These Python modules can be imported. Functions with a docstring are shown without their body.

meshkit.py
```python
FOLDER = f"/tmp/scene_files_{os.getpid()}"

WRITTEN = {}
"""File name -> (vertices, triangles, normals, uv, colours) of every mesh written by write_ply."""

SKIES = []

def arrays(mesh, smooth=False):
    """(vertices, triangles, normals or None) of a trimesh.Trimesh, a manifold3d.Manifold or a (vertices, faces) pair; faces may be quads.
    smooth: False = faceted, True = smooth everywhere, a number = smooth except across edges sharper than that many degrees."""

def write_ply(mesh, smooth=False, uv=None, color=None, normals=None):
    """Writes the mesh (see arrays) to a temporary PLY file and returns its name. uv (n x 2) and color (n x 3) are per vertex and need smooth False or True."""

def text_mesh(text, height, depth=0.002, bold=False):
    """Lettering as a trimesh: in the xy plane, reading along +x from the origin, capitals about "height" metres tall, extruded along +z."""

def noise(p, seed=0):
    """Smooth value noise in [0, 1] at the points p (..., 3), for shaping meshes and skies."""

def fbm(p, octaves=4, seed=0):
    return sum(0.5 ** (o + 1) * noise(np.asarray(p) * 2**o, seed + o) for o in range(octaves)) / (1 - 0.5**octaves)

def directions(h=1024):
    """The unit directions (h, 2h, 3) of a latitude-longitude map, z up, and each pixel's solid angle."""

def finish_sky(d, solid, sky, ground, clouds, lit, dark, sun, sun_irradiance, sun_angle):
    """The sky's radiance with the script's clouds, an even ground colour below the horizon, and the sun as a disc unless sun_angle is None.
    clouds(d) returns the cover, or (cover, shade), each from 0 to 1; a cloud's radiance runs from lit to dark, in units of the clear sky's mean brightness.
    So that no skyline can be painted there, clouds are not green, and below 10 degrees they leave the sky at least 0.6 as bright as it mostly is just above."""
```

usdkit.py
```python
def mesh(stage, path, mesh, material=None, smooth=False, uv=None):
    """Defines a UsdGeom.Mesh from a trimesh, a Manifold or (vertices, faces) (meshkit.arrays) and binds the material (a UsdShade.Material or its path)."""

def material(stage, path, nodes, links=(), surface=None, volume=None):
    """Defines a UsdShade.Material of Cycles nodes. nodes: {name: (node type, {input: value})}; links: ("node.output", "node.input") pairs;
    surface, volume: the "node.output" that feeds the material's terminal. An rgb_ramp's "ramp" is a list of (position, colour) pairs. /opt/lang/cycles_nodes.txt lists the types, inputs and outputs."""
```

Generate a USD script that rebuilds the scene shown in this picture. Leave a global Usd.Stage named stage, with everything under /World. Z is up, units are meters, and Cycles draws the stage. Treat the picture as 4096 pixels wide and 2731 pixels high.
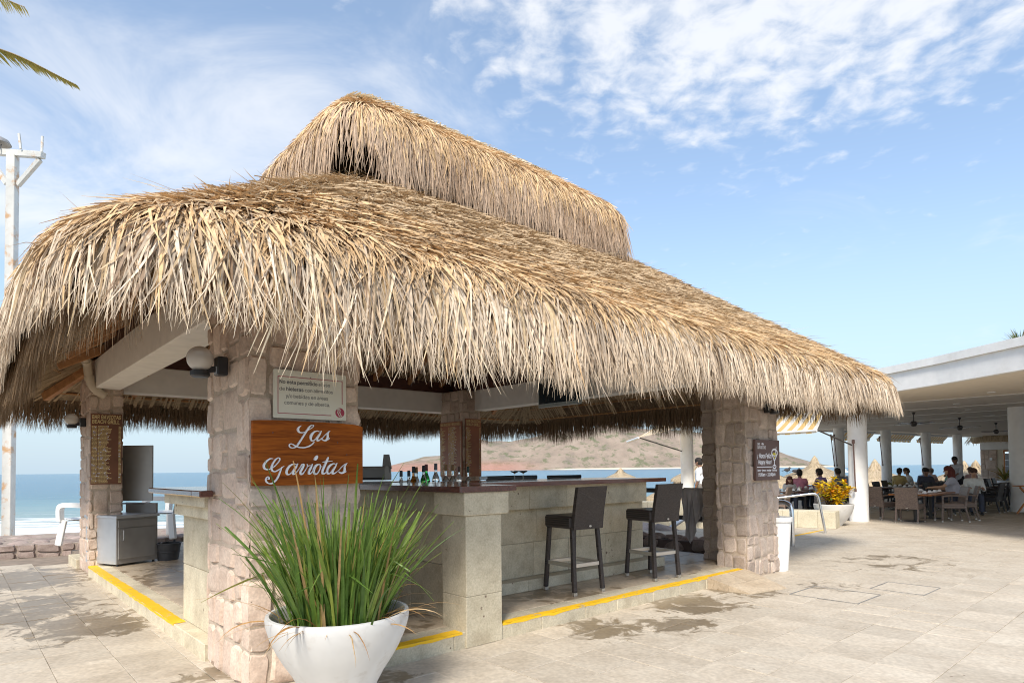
import math, random, numpy as np, trimesh, usdkit, meshkit
import manifold3d as m3
import shapely
from shapely import geometry as sg, affinity
from pxr import Usd, UsdGeom, UsdLux, UsdShade, Sdf, Gf, Vt

rng = np.random.default_rng(11)
random.seed(11)
stage = Usd.Stage.CreateInMemory()
UsdGeom.SetStageUpAxis(stage, UsdGeom.Tokens.z)
UsdGeom.SetStageMetersPerUnit(stage, 1.0)
world = UsdGeom.Xform.Define(stage, '/World')
stage.SetDefaultPrim(world.GetPrim())
UsdGeom.Scope.Define(stage, '/World/Looks')
PI = math.pi

# ---------------------------------------------------------------- camera
EYE = 1.42
PITCH, ROLL = math.radians(1.65), math.radians(0.604)
cam = UsdGeom.Camera.Define(stage, '/World/camera')
_F = np.array([0, math.cos(PITCH), math.sin(PITCH)])
_U0 = np.array([0, -math.sin(PITCH), math.cos(PITCH)])
_R0 = np.array([1.0, 0, 0])
_R = math.cos(ROLL) * _R0 - math.sin(ROLL) * _U0
_U = math.sin(ROLL) * _R0 + math.cos(ROLL) * _U0
M = Gf.Matrix4d(*_R, 0, *_U, 0, *(-_F), 0, 0, 0, EYE, 1)
cam.AddTransformOp().Set(M)
HA = 36.0
cam.CreateHorizontalApertureAttr(HA)
cam.CreateVerticalApertureAttr(HA * 682 / 1024)
cam.CreateFocalLengthAttr(HA * 2510 / 4096)
cam.CreateVerticalApertureOffsetAttr(HA * 437.5 / 4096)
cam.CreateClippingRangeAttr(Gf.Vec2f(0.05, 60000))
cam.CreateExposureAttr(EXPO := 1.92)

# ---------------------------------------------------------------- sky and sun
SUN_AZ = math.radians(-168)      # clockwise from +Y (the view direction): behind the viewer
SUN_EL = math.radians(45)
SUN = np.array([math.sin(SUN_AZ) * math.cos(SUN_EL), math.cos(SUN_AZ) * math.cos(SUN_EL), math.sin(SUN_EL)])
sky = usdkit.material(stage, '/World/Looks/sky_air', {
    'tc': ('texture_coordinate', {}),
    'sx': ('separate_xyz', {}),
    'sky': ('sky_texture', {'sky_type': 'single_scattering', 'sun_disc': False, 'sun_elevation': SUN_EL, 'sun_rotation': SUN_AZ,
                            'air_density': 1.0, 'aerosol_density': 1.0, 'ozone_density': 1.0, 'altitude': 10.0}),
    # clouds lie on a flat layer: direction / height gives a point of that layer
    'zz': ('math', {'math_type': 'add', 'value2': 0.10}),
    'zc': ('math', {'math_type': 'maximum', 'value2': 0.02}),
    'pl': ('vector_math', {'math_type': 'divide'}),
    'cz': ('combine_xyz', {}),
    'flat': ('vector_math', {'math_type': 'multiply', 'vector2': (1, 1, 0)}),
    'big': ('noise_texture', {'scale': 0.55, 'detail': 3.0, 'roughness': 0.5, 'distortion': 0.3}),
    'puff': ('noise_texture', {'scale': 12.0, 'detail': 6.0, 'roughness': 0.55, 'distortion': 0.25}),
    'wisp': ('noise_texture', {'scale': 1.7, 'detail': 8.0, 'roughness': 0.62, 'distortion': 0.7}),
    'off': ('vector_math', {'math_type': 'add', 'vector2': (0.0, 0.0, 7.3)}),
    # where the sheet of small clouds lies (north-east, high) and where the thin veil lies (west)
    'd1': ('vector_math', {'math_type': 'distance', 'vector2': (0.50, 0.90, 0)}),
    'm1': ('map_range', {'range_type': 'smoothstep', 'from_min': 0.98, 'from_max': 0.25, 'to_min': 0, 'to_max': 0.48}),
    'd2': ('vector_math', {'math_type': 'distance', 'vector2': (-1.15, 1.45, 0)}),
    'm2': ('map_range', {'range_type': 'smoothstep', 'from_min': 1.25, 'from_max': 0.1, 'to_min': 0, 'to_max': 0.36}),
    'a1': ('math', {'math_type': 'multiply_add', 'value2': 0.5, 'value3': -0.25}),
    'a2': ('math', {'math_type': 'add'}),
    'a3': ('math', {'math_type': 'multiply_add', 'value2': 1.15}),
    'c1': ('map_range', {'range_type': 'smoothstep', 'from_min': 0.68, 'from_max': 1.16, 'to_min': 0, 'to_max': 0.80}),
    'b1': ('math', {'math_type': 'add'}),
    'c2': ('map_range', {'range_type': 'smoothstep', 'from_min': 0.54, 'from_max': 1.02, 'to_min': 0, 'to_max': 0.72}),
    'cov': ('math', {'math_type': 'maximum'}),
    'hz': ('map_range', {'range_type': 'smoothstep', 'from_min': 0.0, 'from_max': 0.18, 'to_min': 0.15, 'to_max': 1.0}),
    'cov2': ('math', {'math_type': 'multiply'}),
    'pale': ('map_range', {'range_type': 'smoothstep', 'from_min': 0.42, 'from_max': -0.06, 'to_min': 0.22, 'to_max': 0.95}),
    'tint': ('mix_color', {'b': (2.35, 3.0, 3.55)}),
    'mix': ('mix_color', {'blend_type': 'mix', 'b': (4.2, 4.25, 4.35)}),
    'bg': ('background_shader', {'strength': 0.067}),
}, [('tc.generated', 'sx.vector'), ('sx.z', 'zz.value1'), ('zz.value', 'zc.value1'), ('zc.value', 'cz.x'), ('zc.value', 'cz.y'), ('zc.value', 'cz.z'),
    ('tc.generated', 'pl.vector1'), ('cz.vector', 'pl.vector2'), ('pl.vector', 'flat.vector1'),
    ('flat.vector', 'big.vector'), ('flat.vector', 'puff.vector'), ('flat.vector', 'off.vector1'), ('off.vector', 'wisp.vector'),
    ('flat.vector', 'd1.vector1'), ('flat.vector', 'd2.vector1'), ('d1.value', 'm1.value'), ('d2.value', 'm2.value'),
    ('big.fac', 'a1.value1'), ('a1.value', 'a2.value1'), ('m1.result', 'a2.value2'), ('puff.fac', 'a3.value1'), ('a2.value', 'a3.value3'), ('a3.value', 'c1.value'),
    ('wisp.fac', 'b1.value1'), ('m2.result', 'b1.value2'), ('b1.value', 'c2.value'),
    ('c1.result', 'cov.value1'), ('c2.result', 'cov.value2'), ('sx.z', 'hz.value'), ('cov.value', 'cov2.value1'), ('hz.result', 'cov2.value2'),
    ('sky.color', 'tint.a'), ('sx.z', 'pale.value'), ('pale.result', 'tint.fac'), ('tint.result', 'mix.a'), ('cov2.value', 'mix.fac'), ('mix.result', 'bg.color')], surface='bg.background')
dome = UsdLux.DomeLight.Define(stage, '/World/sky')
UsdShade.MaterialBindingAPI.Apply(dome.GetPrim()).Bind(sky)
sun = UsdLux.DistantLight.Define(stage, '/World/sun')
sun.CreateNormalizeAttr(True)
sun.CreateIntensityAttr(0.32)
sun.CreateAngleAttr(12.0)
sun.CreateColorAttr(Gf.Vec3f(1.0, 0.94, 0.85))
_z = SUN / np.linalg.norm(SUN); _x = np.cross([0, 0, 1], _z); _x /= np.linalg.norm(_x); _y = np.cross(_z, _x)
sun.AddTransformOp().Set(Gf.Matrix4d(*_x, 0, *_y, 0, *_z, 0, 0, 0, 0, 1))
for _p in (dome.GetPrim(),):
    _p.SetCustomDataByKey('kind', 'structure')

# ---------------------------------------------------------------- helpers
_used = {}
def free_path(name, parent):
    k = (parent, name); n = _used.get(k, 0); _used[k] = n + 1
    return f"{parent}/{name}" + (f"_{n:03d}" if n else '')
def tag(prim, label=None, cat=None, group=None, kind=None):
    for k, v in (('label', label), ('category', cat), ('group', group), ('kind', kind)):
        if v: prim.SetCustomDataByKey(k, v)
    return prim
def path_of(p): return p if isinstance(p, str) else str(p.GetPath())
def obj(name, mesh, mat, parent='/World', smooth=False, **kw):
    if isinstance(mesh, MB): mesh = mesh.mesh()
    p = usdkit.mesh(stage, free_path(name, path_of(parent)), mesh, MAT[mat] if isinstance(mat, str) else mat, smooth=smooth).GetPrim()
    return tag(p, **kw)
def thing(name, label, cat, loc=(0, 0, 0), rotz=0.0, group=None, kind=None):
    x = UsdGeom.Xform.Define(stage, free_path(name, '/World'))
    x.AddTranslateOp().Set(Gf.Vec3d(*map(float, loc))); x.AddRotateZOp().Set(math.degrees(rotz))
    return tag(x.GetPrim(), label, cat, group, kind)
def part(name, parent):                       # an Xform part that only holds sub-parts
    return UsdGeom.Xform.Define(stage, free_path(name, path_of(parent))).GetPrim()
def copy_of(src, label, loc, rotz, group=None, scale=None):
    n = src.GetName().rstrip('0123456789').rstrip('_')
    x = UsdGeom.Xform.Define(stage, free_path(n, '/World'))
    was = src.GetCustomData()
    x.GetPrim().GetReferences().AddInternalReference(src.GetPath())
    x.ClearXformOpOrder()
    a = x.GetPrim().GetAttribute('xformOp:translate'); b = x.GetPrim().GetAttribute('xformOp:rotateZ')
    a.Set(Gf.Vec3d(*map(float, loc))); b.Set(math.degrees(rotz))
    ops = [UsdGeom.XformOp(a), UsdGeom.XformOp(b)]
    if scale:
        s = x.AddScaleOp(); s.Set(Gf.Vec3f(*scale)); ops.append(s)
    x.SetXformOpOrder(ops)
    x.GetPrim().SetInstanceable(True)
    return tag(x.GetPrim(), label, was['category'], group or was.get('group'))

ANG = math.radians(41.7)
DU = np.array([math.cos(ANG), math.sin(ANG), 0]); DV = np.array([-math.sin(ANG), math.cos(ANG), 0])
ORG = np.array([-1.71, 4.06, 0])
def K(u, v, z=0.0): return ORG + DU * u + DV * v + np.array([0, 0, z])
def uvof(P): d = np.asarray(P, float) - ORG; return d @ DU, d @ DV

def _hullfaces():
    b = 0.2; pts = []
    for sx in (-1, 1):
        for sy in (-1, 1):
            for sz in (-1, 1):
                for a in range(3):
                    q = [sx, sy, sz]; q[a] *= (1 - b); pts.append([sx * (1 - b) if a != 0 else sx, sy * (1 - b) if a != 1 else sy, sz * (1 - b) if a != 2 else sz])
    pts = np.array(pts, float); h = trimesh.convex.convex_hull(pts)
    idx = [int(np.argmin(((pts - v) ** 2).sum(1))) for v in h.vertices]
    sg_ = [[(sx, sy, sz), a] for sx in (-1, 1) for sy in (-1, 1) for sz in (-1, 1) for a in range(3)]
    return np.array([s for s, a in sg_], float), np.array([[0 if k == a else 1 for k in range(3)] for s, a in sg_], float), np.array(idx)[h.faces]
_CS, _CB, _CF = _hullfaces()
_BF = np.array([[0, 2, 3], [0, 3, 1], [4, 5, 7], [4, 7, 6], [0, 1, 5], [0, 5, 4], [2, 6, 7], [2, 7, 3], [0, 4, 6], [0, 6, 2], [1, 3, 7], [1, 7, 5]])

class MB:
    def __init__(s): s.v, s.f, s.n = [], [], 0
    def add(s, v, f):
        v = np.asarray(v, float).reshape(-1, 3); f = np.asarray(f, int)
        if f.shape[1] == 4: f = np.vstack([f[:, [0, 1, 2]], f[:, [0, 2, 3]]])
        s.v.append(v); s.f.append(f + s.n); s.n += len(v); return s
    def tm(s, t): 
        if hasattr(t, 'to_mesh'): m = t.to_mesh(); return s.add(m.vert_properties[:, :3], m.tri_verts)
        return s.add(t.vertices, t.faces)
    def box(s, c, size, rz=0.0, bev=0.0, jit=0.0, R=None):
        h = np.asarray(size, float) / 2
        if bev > 0:
            b = min(bev, h.min() * 0.9); v = _CS * (h - b * _CB); f = _CF
        else:
            v = np.array([[x, y, z] for x in (-1, 1) for y in (-1, 1) for z in (-1, 1)], float) * h; f = _BF
        if jit: v = v + rng.normal(0, jit, v.shape)
        if R is not None: v = v @ np.asarray(R).T
        if rz: c_, s_ = math.cos(rz), math.sin(rz); v = v @ np.array([[c_, s_, 0], [-s_, c_, 0], [0, 0, 1]])
        return s.add(v + np.asarray(c, float), f)
    def ab(s, lo, hi, bev=0.0):
        lo, hi = np.asarray(lo, float), np.asarray(hi, float); return s.box((lo + hi) / 2, hi - lo, bev=bev)
    def beam(s, p0, p1, w, h, up=(0, 0, 1), bev=0.0):
        p0, p1 = np.asarray(p0, float), np.asarray(p1, float); d = p1 - p0; L = np.linalg.norm(d); d /= L
        side = np.cross(d, up); 
        if np.linalg.norm(side) < 1e-6: side = np.cross(d, (1, 0, 0))
        side /= np.linalg.norm(side); u = np.cross(side, d)
        return s.box((p0 + p1) / 2, (L, w, h), bev=bev, R=np.stack([d, side, u], 1))
    def tube(s, pts, r, n=8, cap=True):
        pts = np.asarray(pts, float); m = len(pts); r = np.broadcast_to(np.asarray(r, float), (m,))
        t = np.gradient(pts, axis=0); t /= np.maximum(np.linalg.norm(t, axis=1, keepdims=True), 1e-9)
        ref = np.array([0, 0, 1.0]) if abs(t[0][2]) < 0.9 else np.array([1.0, 0, 0]); V = []
        for i in range(m):
            a = np.cross(t[i], ref); a /= max(np.linalg.norm(a), 1e-9); b = np.cross(t[i], a); ref = np.cross(a, t[i])
            an = np.arange(n) * 2 * PI / n
            V.append(pts[i] + r[i] * (np.cos(an)[:, None] * a + np.sin(an)[:, None] * b))
        F = []
        for i in range(m - 1):
            for k in range(n):
                k2 = (k + 1) % n; F += [[i * n + k, (i + 1) * n + k, (i + 1) * n + k2], [i * n + k, (i + 1) * n + k2, i * n + k2]]
        V = np.vstack(V)
        if cap:
            V = np.vstack([V, pts[0], pts[-1]]); c0, c1 = m * n, m * n + 1
            for k in range(n):
                k2 = (k + 1) % n; F += [[c0, k, k2], [c1, (m - 1) * n + k2, (m - 1) * n + k]]
        return s.add(V, F)
    def lathe(s, prof, n=24, c=(0, 0, 0)):
        prof = np.asarray(prof, float); m = len(prof); an = np.arange(n) * 2 * PI / n
        V = np.stack([prof[:, 0][:, None] * np.cos(an), prof[:, 0][:, None] * np.sin(an), np.broadcast_to(prof[:, 1][:, None], (m, n))], -1).reshape(-1, 3)
        F = []
        for i in range(m - 1):
            for k in range(n):
                k2 = (k + 1) % n; F += [[i * n + k, i * n + k2, (i + 1) * n + k2], [i * n + k, (i + 1) * n + k2, (i + 1) * n + k]]
        return s.add(V + np.asarray(c, float), F)
    def ball(s, c, r, sub=2, sq=(1, 1, 1)):
        t = trimesh.creation.icosphere(subdivisions=sub); return s.add(t.vertices * r * np.asarray(sq) + np.asarray(c, float), t.faces)
    def prism(s, poly, z0, z1):
        for g in getattr(poly, 'geoms', [poly]):
            if g.area < 1e-9: continue
            t = trimesh.creation.extrude_polygon(g, z1 - z0, engine='earcut'); s.add(t.vertices + [0, 0, z0], t.faces)
        return s
    def map(s, fn):
        s.v = [fn(np.vstack(s.v))] if s.v else []
        s.f = [np.vstack(s.f)] if s.f else []; return s
    def mesh(s): return np.vstack(s.v), np.vstack(s.f)
def rot2(a): return np.array([[math.cos(a), -math.sin(a)], [math.sin(a), math.cos(a)]])
def smooth_line(pts, n=8):
    pts = np.asarray(pts, float); P = np.vstack([2 * pts[0] - pts[1], pts, 2 * pts[-1] - pts[-2]]); out = []
    for i in range(1, len(P) - 2):
        for t in np.arange(n) / n:
            a, b, c, d = P[i - 1], P[i], P[i + 1], P[i + 2]
            out.append(0.5 * (2 * b + (c - a) * t + (2 * a - 5 * b + 4 * c - d) * t * t + (3 * b - a - 3 * c + d) * t ** 3))
    return np.array(out + [pts[-1]])
# ---------------------------------------------------------------- materials
MAT = {}
def mat_plain(name, col, rough=0.6, metal=0.0, vary=0.08, nscale=6.0, bump=0.0, bscale=40.0, coat=0.0, spec=0.5, rand=0.0, dirt=None, dscale=2.0, damt=(0.55, 0.75)):
    """A base colour with a soft noise, an optional per-object random tone, an optional stain colour in patches, and fine relief."""
    col = np.array(col, float)
    N = {'g': ('geometry', {}), 'n': ('noise_texture', {'scale': nscale, 'detail': 5.0, 'roughness': 0.6}),
         'r': ('rgb_ramp', {'ramp': [(0.25, tuple(col * (1 - vary * 1.6))), (0.5, tuple(col)), (0.75, tuple(np.clip(col * (1 + vary * 1.4), 0, 0.95)))]}),
         'p': ('principled_bsdf', {'roughness': rough, 'metallic': metal, 'specular_ior_level': spec, 'coat_weight': coat, 'coat_roughness': 0.1})}
    L = [('g.position', 'n.vector'), ('n.fac', 'r.fac')]; c = 'r.color'
    if rand:
        N['oi'] = ('object_info', {}); N['rr'] = ('map_range', {'to_min': 1 - rand, 'to_max': 1 + rand}); N['mm'] = ('mix_color', {'blend_type': 'multiply', 'fac': 1.0})
        N['cc'] = ('combine_xyz', {})
        L += [('oi.random', 'rr.value'), ('rr.result', 'cc.x'), ('rr.result', 'cc.y'), ('rr.result', 'cc.z'), (c, 'mm.a'), ('cc.vector', 'mm.b')]; c = 'mm.result'
    if dirt is not None:
        N['dn'] = ('noise_texture', {'scale': dscale, 'detail': 6.0, 'roughness': 0.62}); N['dr'] = ('map_range', {'range_type': 'smoothstep', 'from_min': damt[0], 'from_max': damt[1], 'to_max': 0.85})
        N['dm'] = ('mix_color', {'b': tuple(dirt)}); L += [('g.position', 'dn.vector'), ('dn.fac', 'dr.value'), ('dr.result', 'dm.fac'), (c, 'dm.a')]; c = 'dm.result'
    if bump:
        N['bn'] = ('noise_texture', {'scale': bscale, 'detail': 6.0, 'roughness': 0.65}); N['b'] = ('bump', {'strength': 0.9, 'distance': bump})
        L += [('g.position', 'bn.vector'), ('bn.fac', 'b.height'), ('b.normal', 'p.normal')]
    L.append((c, 'p.base_color'))
    MAT[name] = usdkit.material(stage, '/World/Looks/' + name, N, L, surface='p.BSDF')

def mat_stone(name, ramp, pit=0.03, pit_col=(0.16, 0.11, 0.08), rand=0.12, rough=0.9, bump=0.006, nscale=5.0, wet=None, stretch=(1, 1, 1), pit_scale=16.0, wetcol=0.46):
    """Porous volcanic stone: toned by a low noise, speckled by a finer one, with small dark pits; wet: (z level or None, threshold) darkens and glosses damp patches."""
    N = {'g': ('geometry', {}), 'oi': ('object_info', {}), 'mp': ('mapping', {'scale': stretch}),
         'ov': ('vector_math', {'math_type': 'scale', 'scale': 37.0}), 'oc': ('combine_xyz', {}), 'va': ('vector_math', {'math_type': 'add'}),
         'n': ('noise_texture', {'scale': nscale, 'detail': 8.0, 'roughness': 0.68}), 'r': ('rgb_ramp', {'ramp': ramp}),
         'sp': ('noise_texture', {'scale': nscale * 14, 'detail': 3.0}), 'spr': ('map_range', {'from_min': 0.3, 'from_max': 0.7, 'to_min': 0.86, 'to_max': 1.12}),
         'rr': ('map_range', {'to_min': 1 - rand, 'to_max': 1 + rand}), 'mu': ('math', {'math_type': 'multiply'}), 'cc': ('combine_xyz', {}),
         'm1': ('mix_color', {'blend_type': 'multiply', 'fac': 1.0, 'use_clamp': False}),
         'pv': ('voronoi_texture', {'scale': pit_scale, 'detail': 1.0, 'randomness': 1.0}), 'ps': ('noise_texture', {'scale': 3.0, 'detail': 2.0}),
         'pt': ('map_range', {'from_min': 0.42, 'from_max': 0.66, 'to_min': 0.0, 'to_max': 0.22 + pit}),
         'ps2': ('math', {'math_type': 'subtract'}), 'pr': ('map_range', {'range_type': 'smoothstep', 'from_min': -0.03, 'from_max': 0.03, 'to_min': 0.0, 'to_max': 0.9}),
         'm2': ('mix_color', {'b': pit_col}),
         'bm': ('math', {'math_type': 'multiply_add', 'value2': -0.6}), 'b': ('bump', {'strength': 0.9, 'distance': bump}), 'p': ('principled_bsdf', {'roughness': rough, 'specular_ior_level': 0.25})}
    L = [('g.position', 'mp.vector'), ('oi.random', 'oc.x'), ('oi.random', 'oc.y'), ('oi.random', 'oc.z'), ('oc.vector', 'ov.vector1'), ('mp.vector', 'va.vector1'), ('ov.vector', 'va.vector2'),
         ('va.vector', 'n.vector'), ('n.fac', 'r.fac'), ('va.vector', 'sp.vector'), ('sp.fac', 'spr.value'), ('oi.random', 'rr.value'), ('rr.result', 'mu.value1'), ('spr.result', 'mu.value2'),
         ('mu.value', 'cc.x'), ('mu.value', 'cc.y'), ('mu.value', 'cc.z'), ('r.color', 'm1.a'), ('cc.vector', 'm1.b'),
         ('va.vector', 'pv.vector'), ('va.vector', 'ps.vector'), ('ps.fac', 'pt.value'), ('pt.result', 'ps2.value1'), ('pv.distance', 'ps2.value2'), ('ps2.value', 'pr.value'),
         ('m1.result', 'm2.a'), ('pr.result', 'm2.fac'), ('pr.result', 'bm.value1'), ('n.fac', 'bm.value3'), ('bm.value', 'b.height'), ('b.normal', 'p.normal')]
    c = 'm2.result'
    if wet is not None:
        # puddles and damp: patches of low noise, kept to the places given as (centre, radius, strength)
        N['wn'] = ('noise_texture', {'scale': 3.2, 'detail': 8.0, 'roughness': 0.68, 'distortion': 0.9}); L.append(('g.position', 'wn.vector'))
        prev = None
        for i, (cx, cy, rad, st) in enumerate(wet):
            N[f'wd{i}'] = ('vector_math', {'math_type': 'distance', 'vector2': (cx, cy, 0.06)}); N[f'wm{i}'] = ('map_range', {'range_type': 'smoothstep', 'from_min': rad, 'from_max': 0.1 * rad, 'to_min': 0.0, 'to_max': st})
            L += [('g.position', f'wd{i}.vector1'), (f'wd{i}.value', f'wm{i}.value')]
            if prev is None: prev = f'wm{i}.result'
            else:
                N[f'wx{i}'] = ('math', {'math_type': 'maximum'}); L += [(prev, f'wx{i}.value1'), (f'wm{i}.result', f'wx{i}.value2')]; prev = f'wx{i}.value'
        N['wa'] = ('math', {'math_type': 'add'}); N['wr'] = ('map_range', {'range_type': 'smoothstep', 'from_min': 0.79, 'from_max': 0.87})
        N['wmx'] = ('mix_color', {'blend_type': 'multiply', 'b': (wetcol, wetcol * 0.90, wetcol * 0.76)}); N['wro'] = ('map_range', {'to_min': rough, 'to_max': 0.38}); N['wsp'] = ('map_range', {'to_min': 0.3, 'to_max': 0.5})
        L += [('wn.fac', 'wa.value1'), (prev, 'wa.value2'), ('wa.value', 'wr.value'), (c, 'wmx.a'), ('wr.result', 'wmx.fac'), ('wr.result', 'wro.value'), ('wro.result', 'p.roughness'), ('wr.result', 'wsp.value'), ('wsp.result', 'p.specular_ior_level')]; c = 'wmx.result'
    L.append((c, 'p.base_color'))
    MAT[name] = usdkit.material(stage, '/World/Looks/' + name, N, L, surface='p.BSDF')

def mat_wood(name, a, b, rough=0.45, scale=5.0, stretch=(1, 1, 1), coat=0.0, world=False, bump=0.0015, dist=3.0, spec=0.5):
    """Long grain running along the stretched axis of the object's own space."""
    N = {'tc': ('texture_coordinate', {}), 'mp': ('mapping', {'scale': stretch}), 'oi': ('object_info', {}), 'oc': ('combine_xyz', {}), 'os': ('vector_math', {'math_type': 'scale', 'scale': 11.0}), 'va': ('vector_math', {'math_type': 'add'}),
         'n': ('noise_texture', {'scale': scale, 'detail': 7.0, 'roughness': 0.62, 'distortion': dist * 0.3}), 'f': ('noise_texture', {'scale': scale * 6, 'detail': 3.0}),
         'ad': ('math', {'math_type': 'multiply_add', 'value2': 0.3}), 'r': ('rgb_ramp', {'ramp': [(0.40, tuple(a)), (0.62, tuple((np.array(a) + b) / 2)), (0.86, tuple(b))]}),
         'bp': ('bump', {'strength': 0.6, 'distance': bump}), 'p': ('principled_bsdf', {'roughness': rough, 'coat_weight': coat, 'coat_roughness': 0.12, 'specular_ior_level': spec})}
    L = [('tc.object', 'mp.vector'), ('oi.random', 'oc.x'), ('oi.random', 'oc.z'), ('oc.vector', 'os.vector1'), ('mp.vector', 'va.vector1'), ('os.vector', 'va.vector2'), ('va.vector', 'n.vector'), ('va.vector', 'f.vector'),
         ('f.fac', 'ad.value1'), ('n.fac', 'ad.value3'), ('ad.value', 'r.fac'), ('r.color', 'p.base_color'), ('ad.value', 'bp.height'), ('bp.normal', 'p.normal')]
    if world: L[0] = ('g.position', 'mp.vector'); N['g'] = ('geometry', {})
    MAT[name] = usdkit.material(stage, '/World/Looks/' + name, N, L, surface='p.BSDF')

def mat_leafy(name, ramp, rough=0.6, trans=0.25, island=True, spec=0.3, patch=None):
    """Blades and leaves: each blade takes its own tone; some light passes through."""
    N = {'g': ('geometry', {}), 'oi': ('object_info', {}), 'ad': ('math', {'math_type': 'add'}), 'fr': ('math', {'math_type': 'fraction'}), 'r': ('rgb_ramp', {'ramp': ramp}),
         'n': ('noise_texture', {'scale': 30.0, 'detail': 3.0}), 'nr': ('map_range', {'from_min': 0.3, 'from_max': 0.7, 'to_min': 0.8, 'to_max': 1.15}), 'cc': ('combine_xyz', {}), 'm': ('mix_color', {'blend_type': 'multiply', 'fac': 1.0}),
         'p': ('principled_bsdf', {'roughness': rough, 'specular_ior_level': spec}), 't': ('translucent_bsdf', {}), 'x': ('mix_closure', {'fac': trans})}
    L = [('g.random_per_island', 'ad.value1'), ('oi.random', 'ad.value2'), ('ad.value', 'fr.value1'), ('fr.value', 'r.fac'), ('g.position', 'n.vector'), ('n.fac', 'nr.value'),
         ('nr.result', 'cc.x'), ('nr.result', 'cc.y'), ('nr.result', 'cc.z'), ('r.color', 'm.a'), ('cc.vector', 'm.b')]
    c = 'm.result'
    if patch:
        N['pn'] = ('noise_texture', {'scale': patch[1], 'detail': 4.0}); N['pr'] = ('map_range', {'range_type': 'smoothstep', 'from_min': patch[2], 'from_max': patch[3], 'to_max': patch[4]}); N['pm'] = ('mix_color', {'blend_type': 'multiply', 'b': patch[0]})
        L += [('g.position', 'pn.vector'), ('pn.fac', 'pr.value'), ('pr.result', 'pm.fac'), (c, 'pm.a')]; c = 'pm.result'
    L += [(c, 'p.base_color'), (c, 't.color'), ('p.BSDF', 'x.closure1'), ('t.BSDF', 'x.closure2')]
    MAT[name] = usdkit.material(stage, '/World/Looks/' + name, N, L, surface='x.closure')

PINK = [(0.28, (0.42, 0.31, 0.24)), (0.45, (0.56, 0.43, 0.34)), (0.62, (0.63, 0.505, 0.405)), (0.8, (0.55, 0.46, 0.375))]
CANTERA = [(0.3, (0.42, 0.355, 0.25)), (0.5, (0.54, 0.475, 0.345)), (0.7, (0.62, 0.55, 0.41))]
PLAZA = [(0.26, (0.42, 0.355, 0.27)), (0.48, (0.52, 0.45, 0.355)), (0.72, (0.58, 0.515, 0.415))]
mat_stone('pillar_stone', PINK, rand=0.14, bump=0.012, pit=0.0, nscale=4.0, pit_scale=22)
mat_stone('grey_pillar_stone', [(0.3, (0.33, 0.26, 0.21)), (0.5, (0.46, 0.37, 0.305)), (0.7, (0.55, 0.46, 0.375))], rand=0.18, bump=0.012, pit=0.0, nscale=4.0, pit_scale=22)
mat_stone('mortar', [(0.3, (0.38, 0.30, 0.225)), (0.5, (0.47, 0.38, 0.295)), (0.7, (0.52, 0.43, 0.34))], rand=0.0, bump=0.01, pit=0.0, nscale=7)
mat_stone('ledge_stone', [(0.3, (0.20, 0.15, 0.13)), (0.5, (0.33, 0.255, 0.22)), (0.7, (0.42, 0.34, 0.29))], rand=0.25, bump=0.02, pit=0.02)
mat_stone('boulder_stone', [(0.3, (0.30, 0.23, 0.20)), (0.5, (0.46, 0.37, 0.32)), (0.7, (0.55, 0.46, 0.41))], rand=0.2, bump=0.03, pit=0.0)
mat_stone('counter_stone', CANTERA, rand=0.11, bump=0.004, pit=0.10, rough=0.85, pit_scale=15)
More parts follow.
